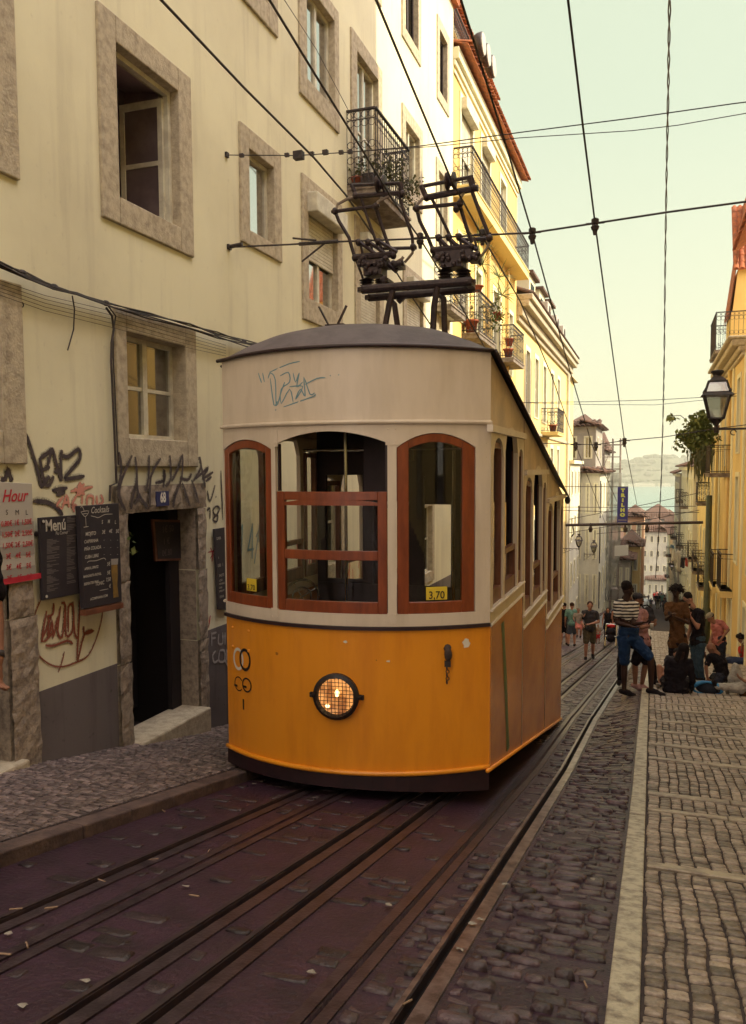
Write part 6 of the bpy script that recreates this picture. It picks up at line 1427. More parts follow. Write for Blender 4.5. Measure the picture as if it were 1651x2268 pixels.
rp = nt.nodes.new('ShaderNodeValToRGB'); rp.color_ramp.interpolation = 'CONSTANT'; rp.color_ramp.elements[0].color = (.018, .012, .016, 1); rp.color_ramp.elements[1].position = .45; rp.color_ramp.elements[1].color = (.55, .50, .43, 1)
nt.links.new(tc.outputs['Object'], wv.inputs['Vector']); nt.links.new(wv.outputs['Fac'], rp.inputs[0]); nt.links.new(rp.outputs[0], nt.nodes['Principled BSDF'].inputs['Base Color']); nt.nodes['Principled BSDF'].inputs['Roughness'].default_value = .95
M['c_stripe'] = ms
def capsule(mb, a, b, ra, rb, n=10):
    a = V(a); b = V(b)
    if (b-a).length < 1e-4: mb.ell(a, (ra, ra, ra), n, 6); return
    t = (b-a).normalized(); pts = []; rs = []
    for k in range(1, 4): an = math.pi/2*k/4; pts.append(a-t*ra*math.cos(an)); rs.append(ra*math.sin(an))
    pts.append(a); rs.append(ra); pts.append(b); rs.append(rb)
    for k in range(3, 0, -1): an = math.pi/2*k/4; pts.append(b+t*rb*math.cos(an)); rs.append(rb*math.sin(an))
    mb.tube(pts, rs, n)
FOLD = bpy.data.textures.new('folds', 'CLOUDS'); FOLD.noise_scale = .09; FOLD.noise_depth = 1
def fuse(mb, name, m, parent, vox, it=3):
    o = mb.build(name, M[m] if isinstance(m, str) else m, parent, smooth=True)
    r = o.modifiers.new('skin', 'REMESH'); r.mode = 'VOXEL'; r.voxel_size = vox; r.use_smooth_shade = True
    s = o.modifiers.new('relax', 'SMOOTH'); s.factor = .5; s.iterations = it
    if name in ('shirt', 'shorts', 'trousers', 'bag'):
        d = o.modifiers.new('folds', 'DISPLACE'); d.texture = FOLD; d.strength = .045 if vox < .014 else .03; d.mid_level = .5; d.texture_coords = 'GLOBAL'
    return o
def person(label, J, s, skin, top=None, sleeve='short', bottom=None, leg='shorts', shoes='c_shoe', hair='c_hair', hstyle='short', face=(0, -1, 0), vox=.011, group=None, cap=None, hem=0., glasses=False, chest=1., sock=None, base=None, nohair=False, fem=False, beard=False, sub=None, crop=False):
    """J: joint name -> world point. One fused body; clothes and hair are its children."""
    J = {k: V(v) for k, v in J.items()}; s = s*1.07
    base = base or ((J['anL']+J['anR'])/2); t = thing('person', label, 'person', tuple(base), group)
    fd = V(face).normalized(); up = (J['head']-J['neck']).normalized(); rt = fd.cross(up).normalized(); fd = up.cross(rt).normalized(); R = Matrix((rt, fd, up)).transposed()
    h = J['head']; mb = MB()
    sw = (J['shR']-J['shL']); hw = (J['hipR']-J['hipL'])
    cc = J['chest']; wa = J['waist']; pv = J['pelvis']
    def torso(mb, e, low=1., pe=0., crop=False):
        capsule(mb, J['shL'].lerp(J['shR'], .16), J['shR'].lerp(J['shL'], .16), (.062+e)*s, (.062+e)*s)
        for q_ in (.28, .72): capsule(mb, J['shL'].lerp(J['shR'], q_)-V((0, 0, .02*s)), (cc+sw*(q_-.5)*.55), (.085+e)*s, (.105+e)*s); 
        for q_ in (-.30, .30):
            capsule(mb, cc+sw*q_*.55, (wa+hw*q_*.55) if not crop else cc.lerp(wa, .35)+hw*q_*.55, (.10+e)*s, (.092+e)*s)
            if not crop: capsule(mb, wa+hw*q_*.55, pv+hw*q_*.9, (.092+e)*s, (.10+e+pe)*s)
    torso(mb, 0)
    mb.ell(h+up*.02*s, (.073*s, .092*s, .108*s), 14, 10, rot=R); mb.ell(h-up*.055*s+fd*.025*s, (.052*s, .06*s, .058*s), 10, 8, rot=R); mb.ell(h+up*.045*s-fd*.02*s, (.076*s, .085*s, .082*s), 12, 8, rot=R)
    capsule(mb, h-up*.005*s+fd*.088*s, h-up*.025*s+fd*.105*s, .011*s, .015*s, 6)
    capsule(mb, h+up*.028*s+fd*.078*s-rt*.03*s, h+up*.028*s+fd*.078*s+rt*.03*s, .014*s, .014*s, 6); capsule(mb, h-up*.055*s+fd*.078*s-rt*.016*s, h-up*.055*s+fd*.078*s+rt*.016*s, .012*s, .012*s, 6)
    for e in (-1, 1): mb.ell(h+rt*.074*s*e-up*.0*s, (.012*s, .02*s, .03*s), 6, 5, rot=R)
    capsule(mb, J['neck']-up*.03*s, h-up*.03*s, .055*s, .05*s)
    for S in 'LR':
        sh, el, wr = J['sh'+S], J['el'+S], J['wr'+S]; capsule(mb, sh, el, .052*s, .039*s); capsule(mb, el, wr, .040*s, .026*s)
        hd = (J['ha'+S]-wr).normalized() if 'ha'+S in J else (wr-el).normalized()
        pn_ = hd.cross(fd); pn_ = pn_.normalized() if pn_.length > .1 else hd.orthogonal().normalized(); side_ = hd.cross(pn_).normalized()
        pc_ = wr+hd*.045*s
        for k in (-1.2, -.4, .4, 1.2): capsule(mb, wr+hd*.01*s+side_*.008*s*k, wr+hd*.075*s+side_*.017*s*k, .017*s, .014*s, 6)
        for k, ln in ((-1.5, .055), (-.5, .07), (.5, .075), (1.5, .066)):
            a = wr+hd*.08*s+side_*.0155*s*k; b = a+hd*ln*.55*s+pn_*.010*s; c = b+hd*ln*.35*s+pn_*.030*s; capsule(mb, a, b, .0095*s, .009*s, 6); capsule(mb, b, c, .009*s, .008*s, 6)
        a = wr+hd*.025*s+side_*.028*s; capsule(mb, a, a+hd*.035*s+side_*.022*s+pn_*.012*s, .012*s, .010*s, 6)
        hp_, kn, an, to = J['hip'+S], J['kn'+S], J['an'+S], J['to'+S]
        capsule(mb, hp_, kn, .086*s, .056*s); capsule(mb, kn, kn.lerp(an, .35), .054*s, .056*s); capsule(mb, kn.lerp(an, .35), an, .056*s, .036*s); capsule(mb, an-V((0, 0, .02*s)), to, .038*s, .034*s)
        capsule(mb, an, an+(an-to).normalized()*.045*s-V((0, 0, .03*s)), .036*s, .032*s)
    fuse(mb, 'body', skin, t, vox)
    v2 = max(vox, .012)
    if top:
        mb = MB(); torso(mb, .016, pe=.022, crop=crop)
        if hem: 
            for S in 'LR': capsule(mb, J['hip'+S], J['hip'+S].lerp(J['kn'+S], hem), .115*s, .118*s)
        for S in 'LR':
            sh, el, wr = J['sh'+S], J['el'+S], J['wr'+S]
            if sleeve == 'short': e2 = sh.lerp(el, .62); capsule(mb, sh, e2, .068*s, .062*s)
            elif sleeve == 'long': capsule(mb, sh, el, .068*s, .054*s); capsule(mb, el, el.lerp(wr, .95), .054*s, .04*s)
        fuse(mb, 'shirt', top, t, v2)
    if bottom:
        mb = MB(); capsule(mb, pv+hw*.36+V((0, 0, .06*s)), pv-hw*.36+V((0, 0, .06*s)), .118*s, .118*s); capsule(mb, J['hipL'], J['hipR'], .112*s, .112*s)
        for S in 'LR':
            hp_, kn, an = J['hip'+S], J['kn'+S], J['an'+S]
            if leg == 'shorts': capsule(mb, hp_, hp_.lerp(kn, .85), .108*s, .090*s)
            elif leg == 'brief': capsule(mb, hp_, hp_.lerp(kn, .45), .108*s, .10*s)
            else: capsule(mb, hp_, kn, .102*s, .074*s); capsule(mb, kn, kn.lerp(an, .93), .074*s, .058*s)
        fuse(mb, 'shorts' if leg in ('shorts', 'brief') else 'trousers', bottom, t, v2)
    if shoes:
        mb = MB()
        for S in 'LR':
            an, to = J['an'+S], J['to'+S]; hl_ = an+(an-to).normalized()*.05*s-V((0, 0, .035*s)); capsule(mb, hl_, to, .046*s, .043*s); capsule(mb, an-V((0, 0, .01*s)), (an+to)/2, .05*s, .046*s)
        fuse(mb, 'shoes', shoes, t, v2)
    if not nohair:
        mb = MB()
        mb.ell(h+up*.055*s-fd*.022*s, (.086*s, .094*s, .082*s), 12, 8, rot=R)
        if hstyle == 'afro':
            mb.ell(h+up*.065*s-fd*.025*s, (.115*s, .115*s, .10*s), 14, 10, rot=R)
            for k in range(90):
                d = V((random.gauss(0, 1), random.gauss(0, 1), abs(random.gauss(0, 1))*.9-.15)).normalized(); p0 = h+up*.05*s-fd*.03*s+d*.09*s; capsule(mb, p0, p0+(d+V((0, 0, -.45)))*random.uniform(.05, .09)*s, .014*s, .009*s, 5)
        if hstyle == 'long':
            for k in range(26):
                a = random.uniform(-1.9, 1.9); d = rt*math.sin(a)*.075*s-fd*math.cos(a)*.075*s*(1 if math.cos(a) > -.2 else .3); p0 = h+up*.05*s+d; capsule(mb, p0, p0-up*random.uniform(.2, .38)*s+d*.3, .017*s, .010*s, 5)
        if hstyle == 'bun': mb.ell(h+up*.12*s-fd*.06*s, (.05*s,)*3, 10, 8)
        if hstyle == 'tall': mb.ell(h+up*.085*s-fd*.03*s, (.083*s, .09*s, .075*s), 12, 8, rot=R)
        if beard: mb.ell(h-up*.085*s+fd*.035*s, (.05*s, .06*s, .04*s), 10, 6, rot=R)
        fuse(mb, 'hair', hair, t, min(v2, .014), 1)
    if cap:
        mb = MB(); mb.ell(h+up*.065*s-fd*.01*s, (.092*s, .104*s, .075*s), 14, 8, rot=R); b0 = h+up*.055*s+fd*.085*s
        mb.add([b0-rt*.075*s, b0+rt*.075*s, b0+rt*.05*s+fd*.09*s+up*.01*s, b0-rt*.05*s+fd*.09*s+up*.01*s]+[b0-rt*.075*s+up*.012*s, b0+rt*.075*s+up*.012*s, b0+rt*.05*s+fd*.09*s+up*.022*s, b0-rt*.05*s+fd*.09*s+up*.022*s], [(0, 3, 2, 1), (4, 5, 6, 7), (0, 1, 5, 4), (1, 2, 6, 5), (2, 3, 7, 6), (3, 0, 4, 7)]); mb.build('cap', M[cap], t, smooth=False)
    mb = MB()
    for e in (-1, 1):
        if glasses: mb.ell(h+up*.008*s+fd*.092*s+rt*.033*s*e, (.027*s, .008*s, .021*s), 10, 6, rot=R); capsule(mb, h+up*.012*s+fd*.08*s+rt*.058*s*e, h+up*.012*s-fd*.0*s+rt*.08*s*e, .004*s, .004*s, 5)
        else: mb.ell(h+up*.008*s+fd*.085*s+rt*.030*s*e, (.013*s, .008*s, .007*s), 8, 5, rot=R)
    if glasses: capsule(mb, h+up*.012*s+fd*.096*s-rt*.02*s, h+up*.012*s+fd*.096*s+rt*.02*s, .004*s, .004*s, 5)
    mb.build('sunglasses' if glasses else 'eyes', M['black'], t)
    return t
def from_px(spec, Y0):
    return {k: onY(*c8(v[0], v[1]), Y0+(v[2] if len(v) > 2 else 0)) for k, v in spec.items()}
def Yfoot(x, y): return onG(*c8(x, y)).y
# man in striped shirt
Y0 = Yfoot(660, 1478); 
person('tall man in striped shirt and blue shorts standing with one foot forward by the rails', from_px(dict(head=(648, 572), neck=(640, 640), shL=(560, 690, -.05), shR=(715, 700, .08), chest=(645, 755), waist=(648, 880), pelvis=(655, 950), hipL=(618, 985, -.03), hipR=(700, 985, .05), elL=(560, 850, -.12), wrL=(680, 880, -.22), elR=(700, 860, -.1), wrR=(770, 852, -.2), knL=(622, 1200), anL=(618, 1420), toL=(700, 1462, -.05), knR=(845, 1150, -.05), anR=(848, 1415), toR=(950, 1460, -.08)), Y0), 1.06, 'skin_dark', 'c_stripe', 'short', 'c_blue', 'shorts', face=(.9, .35, 0), hstyle='tall', vox=.010, crop=True)
Y1 = Yfoot(740, 1418)
cm = person('man in black cap and pink shirt holding a cup of beer, facing right', from_px(dict(head=(738, 655), neck=(735, 715), shL=(735, 765, -.12), shR=(790, 765, .16), chest=(755, 820), waist=(768, 930), pelvis=(775, 1010), hipL=(755, 1035, -.07), hipR=(805, 1035, .08), elL=(765, 890, -.2), wrL=(830, 878, -.25), elR=(800, 900, .15), wrR=(850, 862, .05), knL=(712, 1200, -.05), anL=(712, 1375, -.05), toL=(752, 1405, -.1), knR=(798, 1200, .05), anR=(768, 1378, .05), toR=(815, 1408, 0)), Y1), .98, 'skin_tan', 'c_pink', 'short', 'c_black', 'shorts', shoes='c_shoepink', face=(.97, -.1, .25), cap='c_grey', glasses=True, beard=True, vox=.010)
person('person in black trousers standing behind the striped shirt man', from_px(dict(head=(652, 665), neck=(655, 725), shL=(590, 770), shR=(700, 770), chest=(650, 830), waist=(650, 930), pelvis=(680, 1000), hipL=(620, 1020), hipR=(760, 1020), elL=(590, 880), wrL=(620, 960), elR=(710, 880), wrR=(700, 960), knL=(588, 1180), anL=(582, 1335), toL=(575, 1365, -.1), knR=(855, 1180), anR=(878, 1340), toR=(905, 1362, -.1)), Y1+1.0), 1.0, 'skin_brown', 'c_black', 'short', 'c_black', 'long', face=(1, 0, 0), vox=.014)
t = thing('beer_cup', 'plastic cup of golden beer held by the man in the black cap', 'cup', tuple(onY(*c8(853, 900), Y1-.25)))
c = onY(*c8(853, 905), Y1-.27); mb = MB(); mb.lathe(c, [(.028, 0), (.040, .115), (.038, .115), (.027, .006)], 14); mb.build('cup', M['signgrey'], t, smooth=True); mb = MB(); mb.lathe(c+V((0, 0, .004)), [(.0275, 0), (.037, .095)], 14); M['beer'] = mat('beer', (.50, .24, .03), .3); mb.build('beer', M['beer'], t); mb = MB(); mb.lathe(c+V((0, 0, .1)), [(.0375, 0), (.0385, .018)], 14); mb.build('foam', M['chalk'], t)
t = thing('backpack', 'worn grey backpack slung behind the arm of the man with the beer', 'backpack', tuple(onY(*c8(820, 800), Y1+.3))); c = onY(*c8(822, 795), Y1+.35); mb = MB(); mb.ell(c, (.13, .1, .2), 12, 8); mb.ell(c+V((.05, -.03, -.05)), (.1, .09, .14), 10, 8); fuse(mb, 'bag', 'c_grey', t, .015)
mb = MB(); mb.tube([c+V((-.08, 0, .15)), c+V((-.12, -.1, .22)), c+V((-.02, -.05, .24)), c+V((.05, 0, .17))], .015, 6); mb.build('strap', M['c_black'], t)
Y3 = Yfoot(1060, 1345)
person('man with short dreadlocks in a long brown shirt looking at his phone', from_px(dict(head=(1058, 592), neck=(1058, 655), shL=(990, 700), shR=(1135, 705), chest=(1062, 775), waist=(1068, 900), pelvis=(1070, 985), hipL=(1035, 1010), hipR=(1105, 1010), elL=(978, 820, -.15), wrL=(1018, 785, -.38), elR=(1160, 850, -.1), wrR=(1045, 800, -.38), knL=(1025, 1150), anL=(1025, 1310), toL=(1020, 1335, -.12), knR=(1105, 1150), anR=(1105, 1310), toR=(1110, 1335, -.12)), Y3), 1.06, 'skin_dark', 'c_brown', 'short', 'c_black', 'long', face=(-.25, -1, -.25), hstyle='afro', hem=.12, vox=.010)
t = bevel(tag((lambda c: (lambda m_: m_.build('phone', M['black']))((lambda m2: (m2.box(c-V((.04, .006, .03)), c+V((.04, .006, .05))), m2)[1])(MB())))(onY(*c8(1005, 775), Y3-.47)), 'dark phone held by the dreadlocked man in the brown shirt', 'phone'), .004)
Y4 = Yfoot(1240, 1345)
person('laughing man in black shirt and faded jeans with sunglasses, hand at his chin', from_px(dict(head=(1163, 655), neck=(1195, 705), shL=(1180, 745, .16), shR=(1270, 765, -.14), chest=(1238, 815), waist=(1245, 930), pelvis=(1240, 1010), hipL=(1215, 1035, .08), hipR=(1262, 1035, -.08), elL=(1180, 890, .14), wrL=(1150, 1000, .05), elR=(1238, 890, -.28), wrR=(1172, 790, -.30), haR=(1155, 735, -.28), knL=(1215, 1180, .05), anL=(1235, 1310, .1), toL=(1190, 1335, 0), knR=(1255, 1190, -.05), anR=(1275, 1318), toR=(1240, 1345, -.1)), Y4), 1.04, 'skin_pale', 'c_black', 'short', 'c_jeans', 'long', face=(-.93, -.35, -.3), glasses=True, hstyle='tall', beard=True, vox=.010)
Y5 = Yfoot(1435, 1275)
person('man in salmon pink shirt and beige cap leaning forward, hand on hip', from_px(dict(head=(1352, 808), neck=(1378, 842), shL=(1375, 850, .15), shR=(1445, 850, -.1), chest=(1405, 890), waist=(1418, 960), pelvis=(1420, 1005), hipL=(1398, 1025, .1), hipR=(1448, 1025, -.08), elL=(1370, 930, .1), wrL=(1345, 1000, -.05), elR=(1498, 910, -.2), wrR=(1440, 985, -.25), knL=(1400, 1140, .05), anL=(1400, 1245), toL=(1380, 1262, -.1), knR=(1445, 1140), anR=(1445, 1248), toR=(1425, 1268, -.1)), Y5), .98, 'skin_tan', 'c_salmon', 'short', 'c_djeans', 'long', face=(-.8, -.3, -.7), cap='c_beige', vox=.012)
Y6 = Yfoot(1050, 1452)
person('person in black sitting on the pavement with back to the camera and tied up braids', from_px(dict(head=(1118, 1085), neck=(1100, 1145), shL=(1000, 1185), shR=(1165, 1185), chest=(1075, 1240), waist=(1060, 1330), pelvis=(1055, 1400), hipL=(1000, 1415, .05), hipR=(1110, 1415, .05), elL=(985, 1310, -.05), wrL=(990, 1420, .1), elR=(1195, 1310, 0), wrR=(1190, 1410, .2), knL=(960, 1340, .5), anL=(1000, 1420, .55), toL=(960, 1425, .7), knR=(1160, 1340, .5), anR=(1140, 1410, .6), toR=(1190, 1420, .7)), Y6), 1.12, 'skin_dark', 'c_black', 'long', 'c_black', 'long', face=(.3, 1, -.2), hstyle='long', vox=.012)
person('seated person with a bare bent knee, mostly hidden behind the person in black', from_px(dict(head=(1070, 1120, .3), neck=(1060, 1180, .3), shL=(990, 1150, .3), shR=(1100, 1200, .4), chest=(1040, 1220, .35), waist=(1030, 1290, .3), pelvis=(1020, 1340, .3), hipL=(1005, 1350, .3), hipR=(1060, 1350, .4), elL=(970, 1230, .2), wrL=(965, 1260, .1), elR=(1110, 1290, .4), wrR=(1100, 1330, .4), knL=(915, 1222, .1), anL=(930, 1385, .0), toL=(900, 1405, -.1), knR=(1120, 1260, .3), anR=(1130, 1360, .3), toR=(1160, 1380, .2)), Y6+.9), .98, 'skin_pale', 'c_grey', 'short', 'c_denim', 'brief', shoes='c_grey', face=(.2, -1, -.2), vox=.012)
Y7 = Yfoot(1380, 1345)
person('man with shaved head in black shirt crouching over with one arm on the ground', from_px(dict(head=(1362, 1070), neck=(1400, 1105), shL=(1345, 1135, -.14), shR=(1435, 1125, .14), chest=(1425, 1180), waist=(1450, 1270), pelvis=(1450, 1325), hipL=(1425, 1335, -.1), hipR=(1480, 1335, .1), elL=(1310, 1225, -.18), wrL=(1322, 1310, -.2), elR=(1330, 1180, .2), wrR=(1300, 1120, .1), knL=(1380, 1300, .45), anL=(1340, 1340, .6), toL=(1300, 1345, .6), knR=(1460, 1290, .5), anR=(1420, 1340, .6), toR=(1380, 1345, .6)), Y7-.4), 1.0, 'skin_tan', 'c_black', 'short', 'c_djeans', 'long', face=(-.7, -.3, -.8), nohair=True, vox=.012)
Y8 = Yfoot(1450, 1462)
person('person in white trousers lying on the pavement with one knee raised', from_px(dict(head=(1920, 1370), neck=(1850, 1385), shL=(1800, 1375, -.15), shR=(1800, 1375, .2), chest=(1760, 1395), waist=(1680, 1410), pelvis=(1640, 1415), hipL=(1612, 1405, -.1), hipR=(1612, 1405, .12), elL=(1700, 1370, -.3), wrL=(1625, 1335, -.22), haL=(1575, 1300, -.2), elR=(1720, 1380, .35), wrR=(1650, 1380, .3), knL=(1500, 1392, -.1), anL=(1400, 1385, -.1), toL=(1375, 1345, -.1), knR=(1562, 1225, .12), anR=(1510, 1370, .12), toR=(1465, 1380, .1)), Y8), 1.02, 'skin_tan', 'c_brown', 'short', 'c_white', 'long', face=(-.3, -.5, .8), vox=.012, base=onY(*c8(1600, 1440), Y8))
Y9 = Yfoot(1640, 1195)
person('child in a red shirt sitting against the yellow wall with hand at the mouth', from_px(dict(head=(1605, 985), neck=(1625, 1040), shL=(1600, 1065, -.1), shR=(1665, 1065, .1), chest=(1635, 1100), waist=(1640, 1150), pelvis=(1650, 1180), hipL=(1630, 1185, -.08), hipR=(1670, 1185, .08), elL=(1600, 1120, -.15), wrL=(1612, 1055, -.15), elR=(1690, 1120, .1), wrR=(1640, 1140, 0), knL=(1590, 1170, -.2), anL=(1560, 1200, -.2), toL=(1540, 1200, -.2), knR=(1600, 1160, .1), anR=(1570, 1200, .1), toR=(1545, 1200, .1)), Y9-.4), .98, 'skin_tan', 'c_red', 'short', 'c_djeans', 'long', face=(-.8, -.4, -.1), hstyle='afro', vox=.014)
c = onY(*c8(1570, 1175), Y9-.8); mb = MB(); mb.ell(c, (.45, .2, .13), 14, 8); mb.ell(c+V((.3, 0, -.05)), (.3, .2, .14), 12, 8); o = fuse(mb, 'bag', 'c_navy', None, .02); tag(o, 'long navy blue bag lying on the pavement between the lying person and the red shirt', 'bag')
# blue backpack, cups
t = thing('backpack', 'bright blue backpack lying open on the pavement beside the lying person', 'backpack', tuple(onG(*c8(1320, 1465)))); M['c_bright'] = mat('bright_blue_nylon', (.03, .22, .48), .6, (.02, .15, .36), 9)
c = onY(*c8(1322, 1408), Y8-.1); mb = MB(); mb.ell(c+V((.05, .12, 0)), (.27, .16, .14), 14, 10); fuse(mb, 'shell', 'c_djeans', t, .014)
mb = MB(); mb.tube([c+V((.26*math.cos(a), -.02*math.sin(a*3), .135*math.sin(a))) for a in [2*math.pi*k/20 for k in range(21)]], [.035+.012*math.sin(k) for k in range(21)], 8); fuse(mb, 'rim', 'c_bright', t, .012)
for k, (x, y, lb) in enumerate(((1490, 1462, 'clear plastic cup standing on the pavement in front of the white trousers'), (905, 1412, 'white plastic cup standing beside the shoe of the striped shirt man'))):
    c = onG(*c8(x, y)); mb = MB(); mb.lathe(c, [(.03, 0), (.042, .12), (.044, .122), (.04, .12), (.028, .006)], 12); tag(mb.build('plastic_cup', M['signgrey'], smooth=True), lb, 'cup')
# template standing figures
def stand(label, foot, crown, ang, **k):
    """foot, top: c8 picture points of soles and crown; ang: heading, 0 = towards the camera"""
    walk = k.pop('walk', .0); arms = k.pop('arms', 'down'); g = onG(*c8(*foot)); tp = onY(c8(*foot)[0], c8(*crown)[1], g.y); s = (tp.z-g.z)/1.76; ca, sa = math.cos(ang), math.sin(ang)
    def W_(x, y, z): return g+V((x*ca-y*sa, x*sa+y*ca, z))*s
    J = dict(head=W_(0, -.01, 1.62), neck=W_(0, .01, 1.47), shL=W_(-.18, .01, 1.42), shR=W_(.18, .01, 1.42), chest=W_(0, .01, 1.28), waist=W_(0, 0, 1.07), pelvis=W_(0, 0, .95), hipL=W_(-.09, 0, .92), hipR=W_(.09, 0, .92),
             elL=W_(-.24, .04, 1.13), elR=W_(.24, .04, 1.13), wrL=W_(-.26, -.04, .88), wrR=W_(.26, -.04, .88), knL=W_(-.10, -.03-walk*.2, .50), knR=W_(.10, -.03+walk*.12, .50), anL=W_(-.11, .02-walk*.25, .085), anR=W_(.11, .02+walk*.35, .085+walk*.06), toL=W_(-.12, -.13-walk*.25, .04), toR=W_(.12, -.13+walk*.35, .035+walk*.02))
    if arms == 'front': J.update(elL=W_(-.22, -.05, 1.14), wrL=W_(-.12, -.28, 1.12), elR=W_(.22, -.05, 1.14), wrR=W_(.12, -.28, 1.12))
    if arms == 'hold': J.update(elL=W_(-.26, -.05, 1.16), wrL=W_(-.2, -.3, 1.1), elR=W_(.26, -.02, 1.15), wrR=W_(-.02, -.28, 1.12))
    return person(label, J, s, face=(sa, -ca, -.05), base=g, vox=max(.012, .02*s), **k), g, s
PI = math.pi
stand('man in pale teal shirt and blue shorts walking away on the left pavement', (175, 1050), (168, 678), PI, skin='skin_pale', top='c_teal', bottom='c_denim', hair='c_hairbr', walk=.25)
stand('dark haired person in black partly hidden by the tram corner', (112, 1035), (120, 680), PI, skin='skin_pale', top='c_black', bottom='c_black', hair='c_hair')
_, g, s = stand('man in dark grey shirt and olive shorts carrying a child down the track', (325, 1158), (342, 668), .1, skin='skin_pale', top='c_grey', bottom='c_olive', hair='c_hairbr', walk=.5, arms='hold')
def W2_(x, y, z): return g+V((x, y, z))*s
sc = s*.56
person('small fair haired child in white top and pink shorts carried on the man\'s arm', dict(head=W2_(-.32, -.18, 1.50), neck=W2_(-.32, -.17, 1.41), shL=W2_(-.42, -.16, 1.38), shR=W2_(-.23, -.17, 1.38), chest=W2_(-.32, -.17, 1.30), waist=W2_(-.31, -.17, 1.18), pelvis=W2_(-.30, -.17, 1.10), hipL=W2_(-.35, -.18, 1.08), hipR=W2_(-.26, -.18, 1.08), elL=W2_(-.46, -.2, 1.26), wrL=W2_(-.42, -.3, 1.2), elR=W2_(-.18, -.12, 1.3), wrR=W2_(-.12, -.08, 1.4), knL=W2_(-.34, -.36, 1.0), anL=W2_(-.33, -.34, .78), toL=W2_(-.33, -.42, .74), knR=W2_(-.22, -.33, .96), anR=W2_(-.24, -.3, .76), toR=W2_(-.24, -.38, .72)), sc, 'skin_pale', 'c_cream', 'short', 'c_salmon', 'shorts', hair='c_beige', face=(.5, -1, 0), vox=.016)
stand('toddler in white top and red shorts walking on the left pavement', (398, 1028), (402, 862), .2, skin='skin_pale', top='c_cream', bottom='c_red', hair='c_beige', walk=.2)
stand('woman with long dark hair in a long black dress beside the stroller', (478, 1010), (468, 722), .1, skin='skin_pale', top='c_black', bottom='c_black', leg='long', sleeve='none', hstyle='long', hem=.5)
_, g, s = stand('person in dark clothes pushing the stroller, behind the red bag', (520, 1010), (510, 745), 0, skin='skin_pale', top='c_black', bottom='c_black', leg='long', arms='front')
# stroller
g = onG(*c8(505, 1060)); t = thing('stroller', 'black folding stroller with a red bag on top coming up the tracks', 'stroller', tuple(g)); k_ = (onY(*c8(505, 880), g.y).z-g.z)/1.0
def S_(x, y, z): return g+V((x, y, z))*k_
mb = MB()
for x in (-.24, .24): mb.tube([S_(x, .55, 1.0), S_(x, .1, .5), S_(x, -.25, .1)], .014, 6); mb.tube([S_(x, .35, .1), S_(x, .0, .55), S_(x, -.05, .75)], .014, 6)
mb.tube([S_(-.24, .55, 1.0), S_(.24, .55, 1.0)], .016, 6); mb.tube([S_(-.24, -.05, .55), S_(.24, -.05, .55)], .012, 6); mb.build('frame', M['chrome'], t)
mb = MB(); mb.ell(S_(0, .1, .72), (.25*k_, .24*k_, .2*k_), 12, 8); mb.ell(S_(0, -.02, .45), (.22*k_, .2*k_, .2*k_), 12, 8); fuse(mb, 'seat', 'c_black', t, .02)
for x in (-.28, .28):
    for y in (-.28, .38):
        for dx in (-.03, .03): mb = MB(); mb.lathe(S_(x+dx, y, .085), [(.02, -.012), (.085*k_, -.012), (.085*k_, .012), (.02, .012)], 14, axis='X'); mb.build('wheel', M['black'], t)
mb = MB(); mb.ell(S_(0, .2, .98), (.2*k_, .16*k_, .09*k_), 10, 6); o = fuse(mb, 'bag', 'c_red', None, .02); tag(o, 'bright red bag resting on the stroller hood', 'bag')
# crowd far down
random.seed(11)
CR = [(845, 735, 640, 'c_denim', 'skin_tan', 'grey clad walker nearest on the left of the far group, near the road edge'), (885, 700, 605, 'c_black', 'skin_tan', 'dark figure in the middle of the far crowd, third row'), (903, 735, 600, 'c_black', 'skin_tan', 'dark clothed person at the centre of the far crowd, walking in front'), (935, 720, 600, 'c_teal', 'skin_pale', 'person in a pale green top in the far crowd'),
      (915, 690, 585, 'c_white', 'skin_tan', 'white shirted person behind the front row of the far crowd'), (960, 760, 640, 'c_djeans', 'skin_tan', 'dark clothed walker close to the brown shirt man, down the road'), (870, 670, 590, 'c_red', 'skin_tan', 'person in red at the back left of the far crowd'), (950, 690, 595, 'c_grey', 'skin_tan', 'grey figure at the back right of the far crowd'), (825, 665, 610, 'c_black', 'skin_tan', 'small dark figure left of the far crowd, near the house walls'), (895, 660, 580, 'c_salmon', 'skin_tan', 'pink topped small figure at the very back of the crowd'), (925, 665, 582, 'c_denim', 'skin_tan', 'blue topped small figure at the very back of the crowd'), (970, 680, 600, 'c_cream', 'skin_tan', 'pale topped small figure at the right end of the far crowd')]
for x, f_, tp_, cl, sk, lb in CR: stand(lb, (x, f_), (x, tp_), random.choice((0, PI, .5)), skin=sk, top=cl, bottom=random.choice(('c_djeans', 'c_black', 'c_beige')), leg=random.choice(('long', 'shorts')), group='far crowd at the street end', walk=random.uniform(0, .6))
